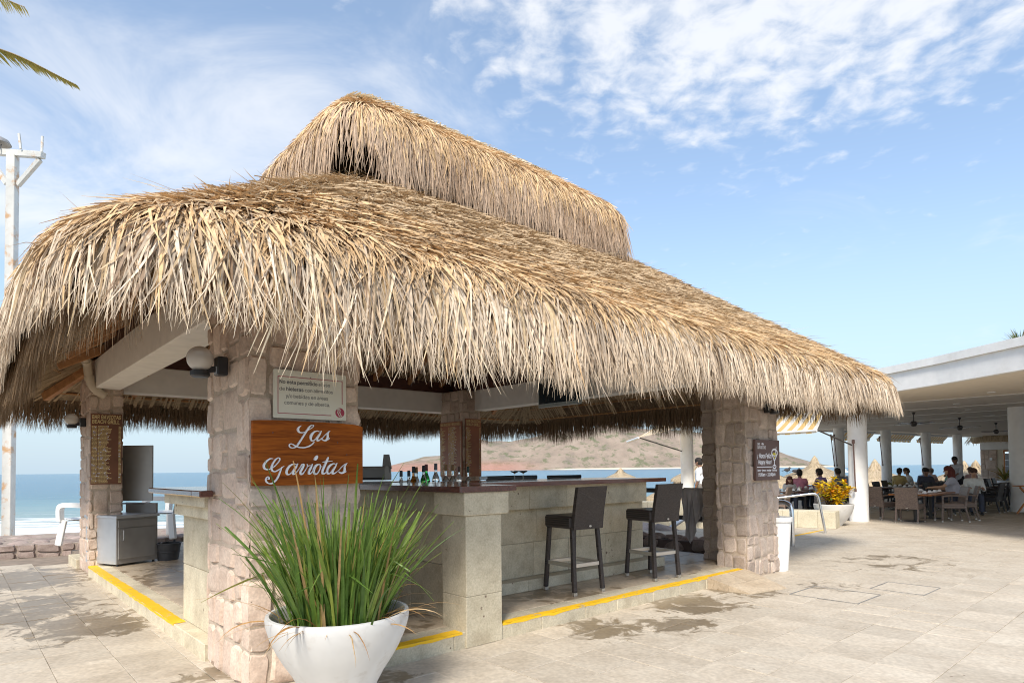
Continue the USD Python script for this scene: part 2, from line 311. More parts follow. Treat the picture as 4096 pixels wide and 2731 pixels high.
mat_stone('cream_wall', [(0.3, (0.52, 0.46, 0.33)), (0.5, (0.60, 0.54, 0.40)), (0.7, (0.65, 0.59, 0.46))], rand=0.05, bump=0.003, pit=0.05, rough=0.85, pit_scale=20)
_w = lambda u, v, r, s: (*K(u, v)[:2], r, s)
mat_stone('plaza_tile', PLAZA, rand=0.085, bump=0.0015, pit=0.03, rough=0.62, pit_scale=13, stretch=(1, 1, 1), nscale=2.2,
          wet=[_w(2.9, -0.45, 1.0, 0.41), _w(3.5, -0.85, 0.8, 0.42), _w(4.3, -0.50, 1.2, 0.42), _w(5.5, -0.45, 1.0, 0.46), _w(6.3, -1.2, 1.1, 0.30), _w(-0.45, 2.9, 1.5, 0.43), _w(-1.1, 4.2, 2.2, 0.42), _w(-1.0, 6.6, 2.6, 0.46), _w(8.8, -0.9, 2.6, 0.30), _w(0.9, -0.3, 0.6, 0.36), _w(-0.1, 0.5, 0.7, 0.36)])
mat_stone('wet_tile', [(0.3, (0.38, 0.29, 0.195)), (0.5, (0.50, 0.40, 0.285)), (0.7, (0.58, 0.48, 0.35))], rand=0.09, bump=0.0012, pit=0.02, rough=0.5, pit_scale=14, nscale=2.2, wetcol=0.5,
          wet=[_w(1.0, 4.6, 2.6, 0.40), _w(3.2, 0.35, 1.6, 0.36), _w(5.2, 0.6, 1.5, 0.42), _w(6.3, 1.2, 1.6, 0.45), _w(1.3, 0.4, 0.9, 0.34)])
mat_stone('sand', [(0.3, (0.45, 0.37, 0.27)), (0.5, (0.52, 0.44, 0.33)), (0.7, (0.58, 0.50, 0.39))], rand=0.0, bump=0.03, pit=0.0, nscale=0.6)
mat_plain('joint', (0.24, 0.19, 0.145), 0.9, vary=0.2)
mat_plain('white_beam', (0.86, 0.82, 0.75), 0.75, vary=0.05, bump=0.0015, bscale=60)
mat_plain('white_wall', (0.80, 0.79, 0.76), 0.7, vary=0.04, dirt=(0.62, 0.59, 0.54), dscale=1.4, damt=(0.56, 0.85), bump=0.0006, bscale=30)
mat_plain('ceiling_paint', (0.80, 0.71, 0.58), 0.8, vary=0.04)
mat_plain('ceiling_grey', (0.70, 0.65, 0.585), 0.8, vary=0.04)
mat_plain('planter_white', (0.58, 0.57, 0.545), 0.5, vary=0.03, dirt=(0.40, 0.36, 0.31), dscale=7.0, damt=(0.54, 0.80), bump=0.0008, bscale=25)
mat_plain('plastic_white', (0.80, 0.79, 0.76), 0.35, vary=0.02)
mat_plain('pole_white', (0.60, 0.585, 0.54), 0.5, vary=0.06, dirt=(0.50, 0.26, 0.09), dscale=3.2, damt=(0.52, 0.66))
mat_plain('yellow_paint', (0.86, 0.50, 0.01), 0.6, vary=0.06, dirt=(0.42, 0.36, 0.25), dscale=9.0, damt=(0.58, 0.68), bump=0.001, bscale=30)
mat_plain('soil', (0.06, 0.045, 0.03), 0.95, vary=0.3, bump=0.01, bscale=30)
mat_plain('black_plastic', (0.025, 0.025, 0.027), 0.4, vary=0.05)
mat_plain('dark_metal', (0.05, 0.045, 0.042), 0.4, vary=0.1)
mat_plain('steel', (0.56, 0.58, 0.60), 0.42, 0.6, vary=0.08, nscale=3, bump=0.0005, bscale=8)
mat_plain('steel_dull', (0.36, 0.345, 0.325), 0.45, 0.45, vary=0.12, nscale=2.5)
mat_plain('steel_bright', (0.72, 0.72, 0.72), 0.22, 1.0, vary=0.03)
mat_plain('alu', (0.60, 0.57, 0.52), 0.38, 0.9, vary=0.04)
mat_plain('bucket_rubber', (0.055, 0.055, 0.058), 0.55, vary=0.2)
mat_plain('pvc', (0.55, 0.47, 0.36), 0.5, vary=0.08)
mat_plain('sign_cream', (0.66, 0.63, 0.52), 0.45, vary=0.02)
mat_plain('sign_red', (0.36, 0.035, 0.07), 0.5, vary=0.02)
mat_plain('sign_ink', (0.085, 0.08, 0.085), 0.6, vary=0.02)
mat_plain('letter_white', (0.90, 0.90, 0.92), 0.35, vary=0.01)
mat_plain('sign_brown', (0.13, 0.075, 0.062), 0.4, vary=0.06)
mat_plain('menu_brown', (0.17, 0.065, 0.03), 0.45, vary=0.25, nscale=3)
mat_plain('menu_red', (0.34, 0.125, 0.06), 0.5, vary=0.2, nscale=3)
mat_plain('menu_gold', (0.70, 0.54, 0.25), 0.45, vary=0.06)
mat_plain('drink_yellow', (0.62, 0.52, 0.03), 0.5, vary=0.02)
mat_plain('cash_grey', (0.29, 0.28, 0.265), 0.5, vary=0.03)
mat_plain('tv_frame', (0.40, 0.45, 0.43), 0.35, vary=0.02)
mat_plain('cloth_grey', (0.42, 0.39, 0.38), 0.9, vary=0.1, bump=0.002, bscale=90)
mat_plain('ceramic', (0.80, 0.79, 0.76), 0.25, vary=0.02)
mat_plain('croton_stem', (0.16, 0.10, 0.06), 0.8)
mat_plain('far_window', (0.34, 0.37, 0.40), 0.2, vary=0.05)
mat_plain('orange_wood', (0.50, 0.20, 0.06), 0.45, vary=0.12)
mat_plain('bird', (0.05, 0.048, 0.05), 0.8)
mat_plain('copper', (0.60, 0.36, 0.24), 0.25, 1.0)
mat_plain('rubble', (0.10, 0.07, 0.06), 0.9, vary=0.3)
mat_wood('sign_wood', (0.12, 0.026, 0.006), (0.46, 0.125, 0.016), 0.6, 3.0, (0.7, 1, 9.0), spec=0.12)
mat_wood('bar_wood', (0.075, 0.020, 0.012), (0.19, 0.06, 0.035), 0.22, 4.0, (1, 7, 7), coat=0.7)
mat_wood('bar_wood_v', (0.05, 0.014, 0.009), (0.13, 0.042, 0.026), 0.2, 4.0, (7, 1, 7), coat=0.7)
mat_wood('ring_wood_u', (0.035, 0.012, 0.009), (0.115, 0.042, 0.027), 0.5, 3.0, (0.6, 8, 8))
mat_wood('ring_wood_v', (0.035, 0.012, 0.009), (0.115, 0.042, 0.027), 0.5, 3.0, (8, 0.6, 8))
mat_wood('rafter_wood', (0.30, 0.13, 0.045), (0.56, 0.29, 0.13), 0.6, 3.0, (2, 2, 2))
mat_wood('batten_wood', (0.30, 0.13, 0.04), (0.55, 0.29, 0.11), 0.6, 4.0, (2, 2, 2))
mat_wood('table_wood', (0.22, 0.075, 0.022), (0.42, 0.17, 0.06), 0.3, 4.0, (1, 6, 6), coat=0.3)
mat_wood('dark_table', (0.03, 0.016, 0.012), (0.08, 0.04, 0.03), 0.25, 4.0, (1, 6, 6), coat=0.3)
STRAW = [(0.0, (0.25, 0.16, 0.085)), (0.08, (0.46, 0.33, 0.18)), (0.28, (0.64, 0.49, 0.30)), (0.50, (0.74, 0.61, 0.42)), (0.62, (0.78, 0.67, 0.50)), (0.70, (0.66, 0.56, 0.44)), (0.84, (0.66, 0.44, 0.22)), (0.92, (0.44, 0.31, 0.21)), (1.0, (0.24, 0.16, 0.10))]
mat_leafy('thatch', STRAW, 0.6, 0.06, patch=((0.50, 0.42, 0.36), 0.9, 0.50, 0.72, 0.40))
mat_leafy('thatch_slope', [(0.0, (0.418, 0.292, 0.174)), (0.12, (0.650, 0.491, 0.300)), (0.35, (0.835, 0.655, 0.432)), (0.60, (0.880, 0.772, 0.552)), (0.78, (0.835, 0.702, 0.564)), (0.90, (0.766, 0.550, 0.324)), (1.0, (0.441, 0.316, 0.198))], 0.6, 0.04, patch=((0.60, 0.50, 0.42), 0.9, 0.52, 0.74, 0.35))
mat_leafy('thatch_cap', [(p, tuple(np.array(c) * [1.06, 1.10, 1.16])) for p, c in STRAW], 0.6, 0.06, patch=((0.55, 0.46, 0.38), 1.3, 0.5, 0.7, 0.40))
mat_leafy('thatch_inner_shade', [(0.0, (0.10, 0.06, 0.035)), (0.5, (0.19, 0.12, 0.07)), (1.0, (0.27, 0.18, 0.10))], 0.75, 0.05)  # dark brown stands in for the shade inside the eave
mat_leafy('palm_ceiling', [(0.0, (0.30, 0.19, 0.10)), (0.5, (0.56, 0.42, 0.26)), (1.0, (0.68, 0.54, 0.37))], 0.7, 0.05)
mat_plain('thatch_core', (0.38, 0.275, 0.165), 0.95, vary=0.4, nscale=14, bump=0.02, bscale=20)
mat_leafy('far_straw', [(0.0, (0.33, 0.25, 0.16)), (0.5, (0.48, 0.38, 0.25)), (1.0, (0.56, 0.45, 0.31))], 0.8, 0.1)
mat_plain('far_straw_core', (0.44, 0.345, 0.22), 0.95, vary=0.25, nscale=5, bump=0.03, bscale=14)
mat_leafy('grass_leaf', [(0.0, (0.065, 0.125, 0.025)), (0.35, (0.105, 0.19, 0.033)), (0.70, (0.16, 0.255, 0.04)), (0.84, (0.26, 0.32, 0.055)), (0.88, (0.40, 0.24, 0.085)), (0.94, (0.46, 0.31, 0.14)), (1.0, (0.13, 0.21, 0.04))], 0.45, 0.35, spec=0.45)
mat_leafy('grass_dry', [(0.0, (0.32, 0.15, 0.05)), (0.5, (0.48, 0.28, 0.11)), (1.0, (0.56, 0.40, 0.22))], 0.6, 0.3)
mat_leafy('croton', [(0.0, (0.62, 0.30, 0.01)), (0.25, (0.80, 0.52, 0.01)), (0.55, (0.78, 0.60, 0.015)), (0.72, (0.55, 0.16, 0.015)), (0.86, (0.32, 0.36, 0.03)), (1.0, (0.10, 0.15, 0.03))], 0.4, 0.3)
mat_leafy('palm_leaf', [(0.0, (0.20, 0.19, 0.04)), (0.4, (0.40, 0.31, 0.07)), (0.7, (0.50, 0.33, 0.13)), (1.0, (0.42, 0.31, 0.19))], 0.5, 0.3)
mat_leafy('palm_green', [(0.0, (0.08, 0.12, 0.03)), (0.5, (0.17, 0.22, 0.05)), (0.8, (0.32, 0.26, 0.08)), (1.0, (0.40, 0.20, 0.10))], 0.5, 0.3)
mat_leafy('fern', [(0.0, (0.12, 0.17, 0.03)), (0.5, (0.30, 0.25, 0.06)), (1.0, (0.42, 0.20, 0.06))], 0.5, 0.3)
# woven synthetic wicker
def mat_wicker(name, col, sc=60.0):
    col = np.array(col)
    N = {'tc': ('texture_coordinate', {}), 'b': ('brick_texture', {'scale': sc, 'color1': tuple(col * 0.8), 'color2': tuple(col * 1.25), 'mortar': tuple(col * 0.3), 'mortar_size': 0.035, 'mortar_smooth': 0.6, 'brick_width': 0.9, 'row_height': 0.5}),
         'mp': ('mapping', {'rotation': (PI / 2, 0, 0)}), 'bp': ('bump', {'strength': 0.8, 'distance': 0.004, 'invert': True}), 'p': ('principled_bsdf', {'roughness': 0.42})}
    MAT[name] = usdkit.material(stage, '/World/Looks/' + name, N, [('tc.object', 'mp.vector'), ('mp.vector', 'b.vector'), ('b.color', 'p.base_color'), ('b.fac', 'bp.height'), ('bp.normal', 'p.normal')], surface='p.BSDF')
mat_wicker('wicker_dark', (0.045, 0.036, 0.034), 45)
mat_wicker('wicker_brown', (0.20, 0.145, 0.115), 30)
mat_wicker('wicker_black', (0.04, 0.038, 0.042), 30)
# glass
MAT['glass'] = usdkit.material(stage, '/World/Looks/glass', {'p': ('principled_bsdf', {'base_color': (0.96, 0.98, 0.97), 'roughness': 0.02, 'transmission_weight': 1.0, 'ior': 1.45})}, [], surface='p.BSDF')
MAT['glass_green'] = usdkit.material(stage, '/World/Looks/glass_green', {'p': ('principled_bsdf', {'base_color': (0.05, 0.75, 0.12), 'roughness': 0.03, 'transmission_weight': 1.0, 'ior': 1.45})}, [], surface='p.BSDF')
MAT['glass_amber'] = usdkit.material(stage, '/World/Looks/glass_amber', {'p': ('principled_bsdf', {'base_color': (0.65, 0.22, 0.02), 'roughness': 0.03, 'transmission_weight': 1.0, 'ior': 1.45})}, [], surface='p.BSDF')
MAT['globe'] = usdkit.material(stage, '/World/Looks/globe', {'p': ('principled_bsdf', {'base_color': (0.72, 0.68, 0.62), 'roughness': 0.12, 'transmission_weight': 0.25, 'ior': 1.3, 'subsurface_weight': 0.0})}, [], surface='p.BSDF')
MAT['screen'] = usdkit.material(stage, '/World/Looks/screen', {'p': ('principled_bsdf', {'base_color': (0.03, 0.045, 0.055), 'roughness': 0.08})}, [], surface='p.BSDF')
# striped awning cloth
MAT['awning'] = usdkit.material(stage, '/World/Looks/awning', {'tc': ('texture_coordinate', {}), 's': ('separate_xyz', {}), 'm': ('math', {'math_type': 'multiply', 'value2': 3.4}), 'fr': ('math', {'math_type': 'fraction'}), 'lt': ('math', {'math_type': 'less_than', 'value2': 0.5}),
    'c': ('mix_color', {'a': (0.80, 0.76, 0.68), 'b': (0.74, 0.50, 0.20)}), 'p': ('principled_bsdf', {'roughness': 0.85}), 't': ('translucent_bsdf', {}), 'x': ('mix_closure', {'fac': 0.35})},
    [('tc.object', 's.vector'), ('s.x', 'm.value1'), ('m.value', 'fr.value1'), ('fr.value', 'lt.value1'), ('lt.value', 'c.fac'), ('c.result', 'p.base_color'), ('c.result', 't.color'), ('p.BSDF', 'x.closure1'), ('t.BSDF', 'x.closure2')], surface='x.closure')
# sea: deep blue-green, paler toward the beach, foam where the waves break
MAT['sea'] = usdkit.material(stage, '/World/Looks/sea', {
    'g': ('geometry', {}), 's': ('separate_xyz', {}), 'mp': ('mapping', {'scale': (0.35, 1.0, 1.0)}), 'mp2': ('mapping', {'scale': (0.05, 0.16, 1.0)}),
    'n': ('noise_texture', {'scale': 0.9, 'detail': 8.0, 'roughness': 0.62}), 'n2': ('noise_texture', {'scale': 0.8, 'detail': 5.0, 'roughness': 0.6}),
    'near': ('map_range', {'range_type': 'smoothstep', 'from_min': 45.0, 'from_max': 170.0, 'to_min': 0.0, 'to_max': 1.0}), 'na': ('math', {'math_type': 'multiply_add', 'value2': 0.5}), 'nb': ('math', {'math_type': 'subtract', 'value2': 0.25}),
    'r': ('rgb_ramp', {'ramp': [(0.0, (0.24, 0.32, 0.30)), (0.25, (0.13, 0.245, 0.265)), (0.6, (0.07, 0.175, 0.225)), (1.0, (0.05, 0.15, 0.22))]}),
    'fy': ('map_range', {'range_type': 'smoothstep', 'from_min': 80.0, 'from_max': 47.0, 'to_min': 0.0, 'to_max': 0.30}), 'fn': ('noise_texture', {'scale': 0.6, 'detail': 7.0, 'roughness': 0.7}), 'mp3': ('mapping', {'scale': (0.16, 1.0, 1.0)}),
    'fa': ('math', {'math_type': 'add'}), 'fr': ('map_range', {'range_type': 'smoothstep', 'from_min': 0.66, 'from_max': 0.80}), 'fm': ('mix_color', {'b': (0.80, 0.80, 0.78)}),
    'ro': ('map_range', {'to_min': 0.22, 'to_max': 0.8}), 'b': ('bump', {'strength': 0.9, 'distance': 0.6}), 'p': ('principled_bsdf', {'specular_ior_level': 0.4})},
    [('g.position', 's.vector'), ('g.position', 'mp.vector'), ('mp.vector', 'n.vector'), ('g.position', 'mp2.vector'), ('mp2.vector', 'n2.vector'), ('s.y', 'near.value'), ('n2.fac', 'na.value1'), ('near.result', 'na.value3'), ('na.value', 'nb.value1'), ('nb.value', 'r.fac'),
     ('s.y', 'fy.value'), ('g.position', 'mp3.vector'), ('mp3.vector', 'fn.vector'), ('fn.fac', 'fa.value1'), ('fy.result', 'fa.value2'), ('fa.value', 'fr.value'), ('r.color', 'fm.a'), ('fr.result', 'fm.fac'), ('fm.result', 'p.base_color'),
     ('fr.result', 'ro.value'), ('ro.result', 'p.roughness'), ('n.fac', 'b.height'), ('b.normal', 'p.normal')], surface='p.BSDF')
# dry hills across the water
MAT['hill'] = usdkit.material(stage, '/World/Looks/hill', {
    'g': ('geometry', {}), 's': ('separate_xyz', {}), 'n': ('noise_texture', {'scale': 0.011, 'detail': 9.0, 'roughness': 0.66}), 'v': ('noise_texture', {'scale': 0.03, 'detail': 8.0, 'roughness': 0.7}),
    'r': ('rgb_ramp', {'ramp': [(0.30, (0.19, 0.165, 0.135)), (0.48, (0.29, 0.23, 0.18)), (0.62, (0.35, 0.28, 0.22)), (0.8, (0.31, 0.255, 0.215))]}),
    'vr': ('map_range', {'range_type': 'smoothstep', 'from_min': 0.50, 'from_max': 0.62, 'to_max': 0.9}), 'vm': ('mix_color', {'b': (0.145, 0.155, 0.09)}),
    'lo': ('map_range', {'range_type': 'smoothstep', 'from_min': 40.0, 'from_max': 8.0, 'to_max': 0.75}), 'lm': ('mix_color', {'b': (0.42, 0.22, 0.17)}), 'lx': ('math', {'math_type': 'multiply'}), 'xr': ('map_range', {'range_type': 'smoothstep', 'from_min': 150.0, 'from_max': -50.0}),
    'sa': ('map_range', {'range_type': 'smoothstep', 'from_min': 2.5, 'from_max': 0.5, 'to_max': 1.0}), 'sx': ('map_range', {'range_type': 'smoothstep', 'from_min': 100.0, 'from_max': 200.0}), 'sm': ('math', {'math_type': 'multiply'}), 'smx': ('mix_color', {'b': (0.66, 0.57, 0.45)}),
    'b': ('bump', {'strength': 0.8, 'distance': 12.0}), 'p': ('principled_bsdf', {'roughness': 0.95, 'specular_ior_level': 0.1})},
    [('g.position', 's.vector'), ('g.position', 'n.vector'), ('g.position', 'v.vector'), ('n.fac', 'r.fac'), ('v.fac', 'vr.value'), ('r.color', 'vm.a'), ('vr.result', 'vm.fac'), ('s.z', 'lo.value'), ('s.x', 'xr.value'), ('lo.result', 'lx.value1'), ('xr.result', 'lx.value2'), ('vm.result', 'lm.a'), ('lx.value', 'lm.fac'),
     ('s.z', 'sa.value'), ('s.x', 'sx.value'), ('sa.result', 'sm.value1'), ('sx.result', 'sm.value2'), ('lm.result', 'smx.a'), ('sm.value', 'smx.fac'), ('smx.result', 'p.base_color'), ('v.fac', 'b.height'), ('b.normal', 'p.normal')], surface='p.BSDF')
mat_stone('ledge_mortar', [(0.3, (0.24, 0.185, 0.15)), (0.5, (0.33, 0.265, 0.215)), (0.7, (0.39, 0.32, 0.265))], rand=0.0, bump=0.02, pit=0.0, nscale=6)
# ---------------------------------------------------------------- land, sea, far hills
SEA_Z = -3.0
def grid(xs, ys, zf):
    X, Y = np.meshgrid(xs, ys); Z = zf(X, Y); n, m = X.shape
    i = np.arange(n * m).reshape(n, m); q = np.stack([i[:-1, :-1], i[:-1, 1:], i[1:, 1:], i[1:, :-1]], -1).reshape(-1, 4)
    return np.stack([X, Y, Z], -1).reshape(-1, 3), np.vstack([q[:, [0, 1, 2]], q[:, [0, 2, 3]]])
# sea: one sheet to the horizon; it runs under the beach
def seaz(x, y): return SEA_Z + np.where(y < 600, 0.10 * np.sin(y * 0.55 + 0.8 * np.sin(x * 0.05)) * np.exp(-y / 220.0), 0)
_ys = np.concatenate([np.arange(24, 140, 0.9), np.geomspace(140, 45000, 60)])
obj('sea', grid(np.concatenate([-np.geomspace(45000, 60, 30), np.arange(-55, 60, 3.0), np.geomspace(60, 45000, 30)]), _ys, seaz), 'sea', smooth=True, kind='structure')
# beach: sand falling from the terrace to the water
def beachz(x, y): 
    t = np.clip((y - 13 - np.maximum(x, 0) * 0.35) / 30.0, -0.2, 1.3); return -1.0 - 2.35 * t + 0.08 * meshkit.fbm(np.stack([x * 0.3, y * 0.3, 0 * x], -1))
obj('beach', grid(np.arange(-90, 160, 2.0), np.arange(11.5, 110, 1.5), lambda x, y: np.maximum(beachz(x, y), -3.9)), 'sand', smooth=True, kind='structure')
# hills 2 km off: profile of the ridge line read as (x metres at 2200 m, height above the water)
_HX = np.array([-520, -465, -440, -330, -255, -200, -165, -120, -85, 0, 60, 130, 195, 260, 330, 372, 420, 520, 640, 760, 850, 930, 985, 1030, 1064, 1090])
_HZ = np.array([0, 4, 22, 52, 60, 72, 98, 117, 112, 104, 118, 140, 152, 150, 163, 169, 158, 148, 140, 124, 112, 92, 66, 47, 26, 0])
def hillz(X, Y):
    back = np.interp(X + 40 * (meshkit.fbm(np.stack([X * 0.004, Y * 0.004, 0 * X], -1), 3) - 0.5), _HX, _HZ, left=-8, right=-8)
    t = np.clip((Y - 2050) / 330.0, 0, 1.0); fall = np.clip((2900 - Y) / 500.0, 0, 1)
    rid = meshkit.fbm(np.stack([X * 0.012, Y * 0.006, 0 * X + 2], -1), 5, 3)
    return SEA_Z - 1.0 + 2.5 * (t > 0) + back * (np.sin(np.clip(t, 0, 1) * PI / 2) ** 1.15) * fall * (0.80 + 0.42 * (rid - 0.5) * (1 - t * 0.55) + 0.2 * t) - 3 * (t <= 0)
obj('hills', grid(np.arange(-640, 1240, 9.0), np.arange(2030, 2900, 11.0), hillz), 'hill', smooth=True, kind='structure')

# ---------------------------------------------------------------- plaza: stone slabs 0.40 m square in the kiosk's direction
TS = 0.402; U0T, V0T = 3.145 - 20 * TS, -2.085 - 30 * TS
plaza = UsdGeom.Xform.Define(stage, '/World/plaza').GetPrim(); tag(plaza, kind='structure')
_near = sg.Polygon([tuple(K(*p)[:2]) for p in ((-16, -30), (34, -30), (34, 8), (7.4, 8), (7.4, 12), (9.2, 17.5), (30, 17.5), (34, 40), (34, 8))][:2] + [(30, 8), (46, 45), (14, 27), (6.6, 22.5), (5.2, 13.0), (2.5, 12.6), (-9.0, 12.2), (-16, 12.2), (-16, -6)])
_gp = sg.Polygon([(-16, -6), (60, -6), (60, 46), (27, 42), (13.6, 29.6), (6.0, 23.8), (4.6, 14.6), (1.5, 14.0), (-16, 12.6)])
obj('bed', MB().prism(_gp, -1.3, -0.016), 'joint', plaza)
def tile_mesh(cx, cy, w, h, t=0.03, z=0.0, b=0.0018, skew=0.0):
    hw, hh = w / 2, h / 2; tl = rng.normal(0, 0.0012, 2)
    lo = [(-hw, -hh), (hw, -hh), (hw, hh), (-hw, hh)]; hi = [(-hw + b, -hh + b), (hw - b, -hh + b), (hw - b, hh - b), (-hw + b, hh - b)]
    P = [[x, y, -t] for x, y in lo] + [[x, y, -b] for x, y in lo] + [[x, y, tl[0] * x / hw + tl[1] * y / hh] for x, y in hi]
    P = np.array(P); P[:, :2] = P[:, :2] @ rot2(ANG).T; F = []
    for a in (0, 4):
        for i in range(4):
            j = (i + 1) % 4; F += [[a + i, a + j, a + 4 + j], [a + i, a + 4 + j, a + 4 + i]]
    F += [[8, 9, 10], [8, 10, 11]]
    return P + [cx, cy, z], F
def occupied(u, v):                    # the platform and its step cover the plaza here
    return (0.21 < u < 6.75 and 0.06 < v < 8.7)
_cells = []
for i in range(-6, 110):
    for j in range(-8, 110):
        u, v = U0T + (i + 0.5) * TS, V0T + (j + 0.5) * TS
        P = K(u, v)
        if occupied(u, v) or P[1] < 1.6 or P[1] > 27: continue
        if abs(P[0]) > P[1] * 0.90 + 0.6: continue
        if not _gp.contains(sg.Point(P[0], P[1])): continue
        if P[0] < -6 and P[1] > 10.0 + (P[0] + 7.15) * 0.54: continue
        _cells.append((P[1] ** 3 / 1.0, u, v, P))
_cells.sort(key=lambda c: c[0])
_rest = MB()
# two metal-framed inspection covers cut into the floor
COVERS = [(6.77, -1.745, 0.60, 0.54), (5.84, -1.33, 0.66, 0.70)]
def covered(u, v): return any(abs(u - a) < w / 2 - 0.12 and abs(v - b) < h / 2 - 0.12 for a, b, w, h in COVERS)
for n, (d, u, v, P) in enumerate(_cells):
    if covered(u, v): continue
    wu, wv = TS - rng.uniform(0.0025, 0.0045), TS - rng.uniform(0.0025, 0.0045)
    vf = tile_mesh(P[0], P[1], wu, wv, z=rng.normal(0, 0.0012))
    if n < 300: obj('tile', vf, 'plaza_tile', plaza)
    else: _rest.add(*vf)
obj('far_tiles', _rest, 'plaza_tile', plaza, kind='stuff')
for k, (a, b, w, h) in enumerate(COVERS):
    t = thing('inspection_cover', ('square stone-filled floor cover in a metal frame, the farther of the two', 'square stone-filled floor cover in a metal frame beside the ramp')[k], 'floor cover', K(a, b, 0), ANG)
    f = MB()
    for s in (-1, 1):
        f.box((s * w / 2, 0, 0.003), (0.006, h + 0.006, 0.012)); f.box((0, s * h / 2, 0.003), (w - 0.006, 0.006, 0.012))
    obj('frame', f, 'steel_dull', t)
    obj('slab', MB().box((0, 0, -0.002), (w - 0.02, h - 0.02, 0.014), bev=0.003), 'plaza_tile', t)

# stone ledge along the beach on the left, with a trench of loose stones' faces
def stone_poly(P, lift=0.02, seed=0, ring=0.8):
    return None
def rock(c, r, sq, seed, sub=2, rough=0.28, rz=0.0, flat=True):
    t = trimesh.creation.icosphere(subdivisions=sub); v = t.vertices.copy()
    n = meshkit.fbm(v * 1.3 + seed * 7.7, 3, seed); v *= (0.82 + rough * 2 * (n - 0.3) + 0.10 * (meshkit.fbm(v * 4.1 + seed, 3, seed + 5) - 0.5))[:, None]
    for k in range(9):                                     # a few knocked-off planes give it facets
        d = np.random.default_rng(seed * 31 + k).normal(size=3); d /= np.linalg.norm(d); h = v @ d; lim = 0.66; v -= np.where(h > lim, (h - lim) * 0.85, 0)[:, None] * d
    v = v * r * np.asarray(sq); v[:, :2] = v[:, :2] @ rot2(rz).T
    return v + np.asarray(c, float), t.faces
ledge = thing('stone_ledge', 'low rough stone ledge with a broad top between the plaza and the beach', 'stone wall', (-8.5, 10.6, 0), 0.54 * 0.9)
ledge_fill = obj('fill', MB().ab((-7.0, 0.16, -1.0), (6.3, 2.5, 0.20)), 'ledge_mortar', ledge)
k = 0
for row in range(3):
    x = -3.6
    while x < 3.6:
        w = rng.uniform(0.35, 0.7); obj('stone', rock((x + w / 2, 0.55 + 0.6 * row, 0.155), 0.5, (w * 1.14, 0.72, 0.17), 300 + k), 'ledge_stone', ledge, smooth=40); x += w; k += 1
# ---------------------------------------------------------------- the thatched bar pavilion; its own axes: x along the front, y into the depth
PZ = 0.13
plat = UsdGeom.Xform.Define(stage, '/World/bar_platform').GetPrim()
UsdGeom.Xformable(plat).AddTranslateOp().Set(Gf.Vec3d(*ORG)); UsdGeom.Xformable(plat).AddRotateZOp().Set(math.degrees(ANG)); tag(plat, kind='structure')
obj('bed', MB().ab((0.10, 0.08, -0.5), (6.93, 8.9, PZ - 0.014)), 'joint', plat)
# kerb stones along the front and the left edge
def kerb(lo, hi): obj('kerb_stone', MB().ab(lo, hi, bev=0.006), 'counter_stone', plat)
u = 0.83
for w in (0.70, 0.44, 0.52, 0.58, 0.47, 0.60, 0.5, 0.55, 0.62, 0.42, 0.30):
    if u + w > 6.05: w = 6.05 - u
    kerb((u + 0.002, -0.15, -0.05), (u + w - 0.002, 0.10, PZ - rng.uniform(0.0, 0.003))); u += w
v = 0.93
for w in (0.55, 0.66, 0.72, 0.6, 0.75, 0.7, 0.64, 0.82):
    if v + w > 6.35: w = 6.35 - v
    kerb((0.0, v + 0.002, -0.05), (0.24, v + w - 0.002, PZ - rng.uniform(0.0, 0.003))); v += w
kerb((-0.03, 7.25, -0.05), (0.22, 8.1, PZ))
# floor slabs
for i in range(0, 15):
    for j in range(0, 18):
        a, b = 0.24 + i * 0.56, 0.10 + j * 0.48
        a2, b2 = min(a + 0.56, 6.95), min(b + 0.48, 8.85)
        if a2 - a < 0.1 or b2 - b < 0.1: continue
        v_, f_ = MB().ab((a + 0.002, b + 0.002, PZ - 0.03), (a2 - 0.002, b2 - 0.002, PZ - rng.uniform(0, 0.0015)), bev=0.003).mesh()
        obj('floor_slab', (v_, f_), 'wet_tile', plat)
# yellow warning paint on the edge
def yellow(name, pts, w):
    pts = np.asarray(pts, float); V = []; n = len(pts)
    for i, (x, y) in enumerate(pts):
        d = pts[min(i + 1, n - 1)] - pts[max(i - 1, 0)]; d /= np.linalg.norm(d); nn = np.array([-d[1], d[0]])
        wa, wb = rng.normal(0, 0.004, 2)
        V += [[x + nn[0] * wa, y + nn[1] * wa, PZ + 0.0012], [x + nn[0] * (w + wb), y + nn[1] * (w + wb), PZ + 0.0012]]
    b = MB(); b.add(V, [[2 * i, 2 * i + 2, 2 * i + 3, 2 * i + 1] for i in range(n - 1)])
    # the paint laps over the arris
    L = [[V[2 * i][0], V[2 * i][1], PZ + 0.0012] for i in range(n)]; D = []
    for i in range(n):
        d = pts[min(i + 1, n - 1)] - pts[max(i - 1, 0)]; d /= np.linalg.norm(d); nn = np.array([-d[1], d[0]]); q = pts[i] - nn * 0.0016
        D += [[q[0], q[1], PZ + 0.0012], [q[0], q[1], PZ - 0.016 - abs(rng.normal(0, 0.006))]]
    b.add(D, [[2 * i, 2 * i + 1, 2 * i + 3, 2 * i + 2] for i in range(n - 1)])
    obj(name, b, 'yellow_paint', plat)
yellow('edge_paint', [(x, -0.15) for x in np.linspace(2.03, 6.04, 60)], 0.075)
yellow('edge_paint', [(x, -0.15) for x in np.linspace(0.86, 1.61, 14)], 0.10)
yellow('edge_paint', [(0.0, y) for y in np.linspace(6.35, 1.80, 60)], 0.10)
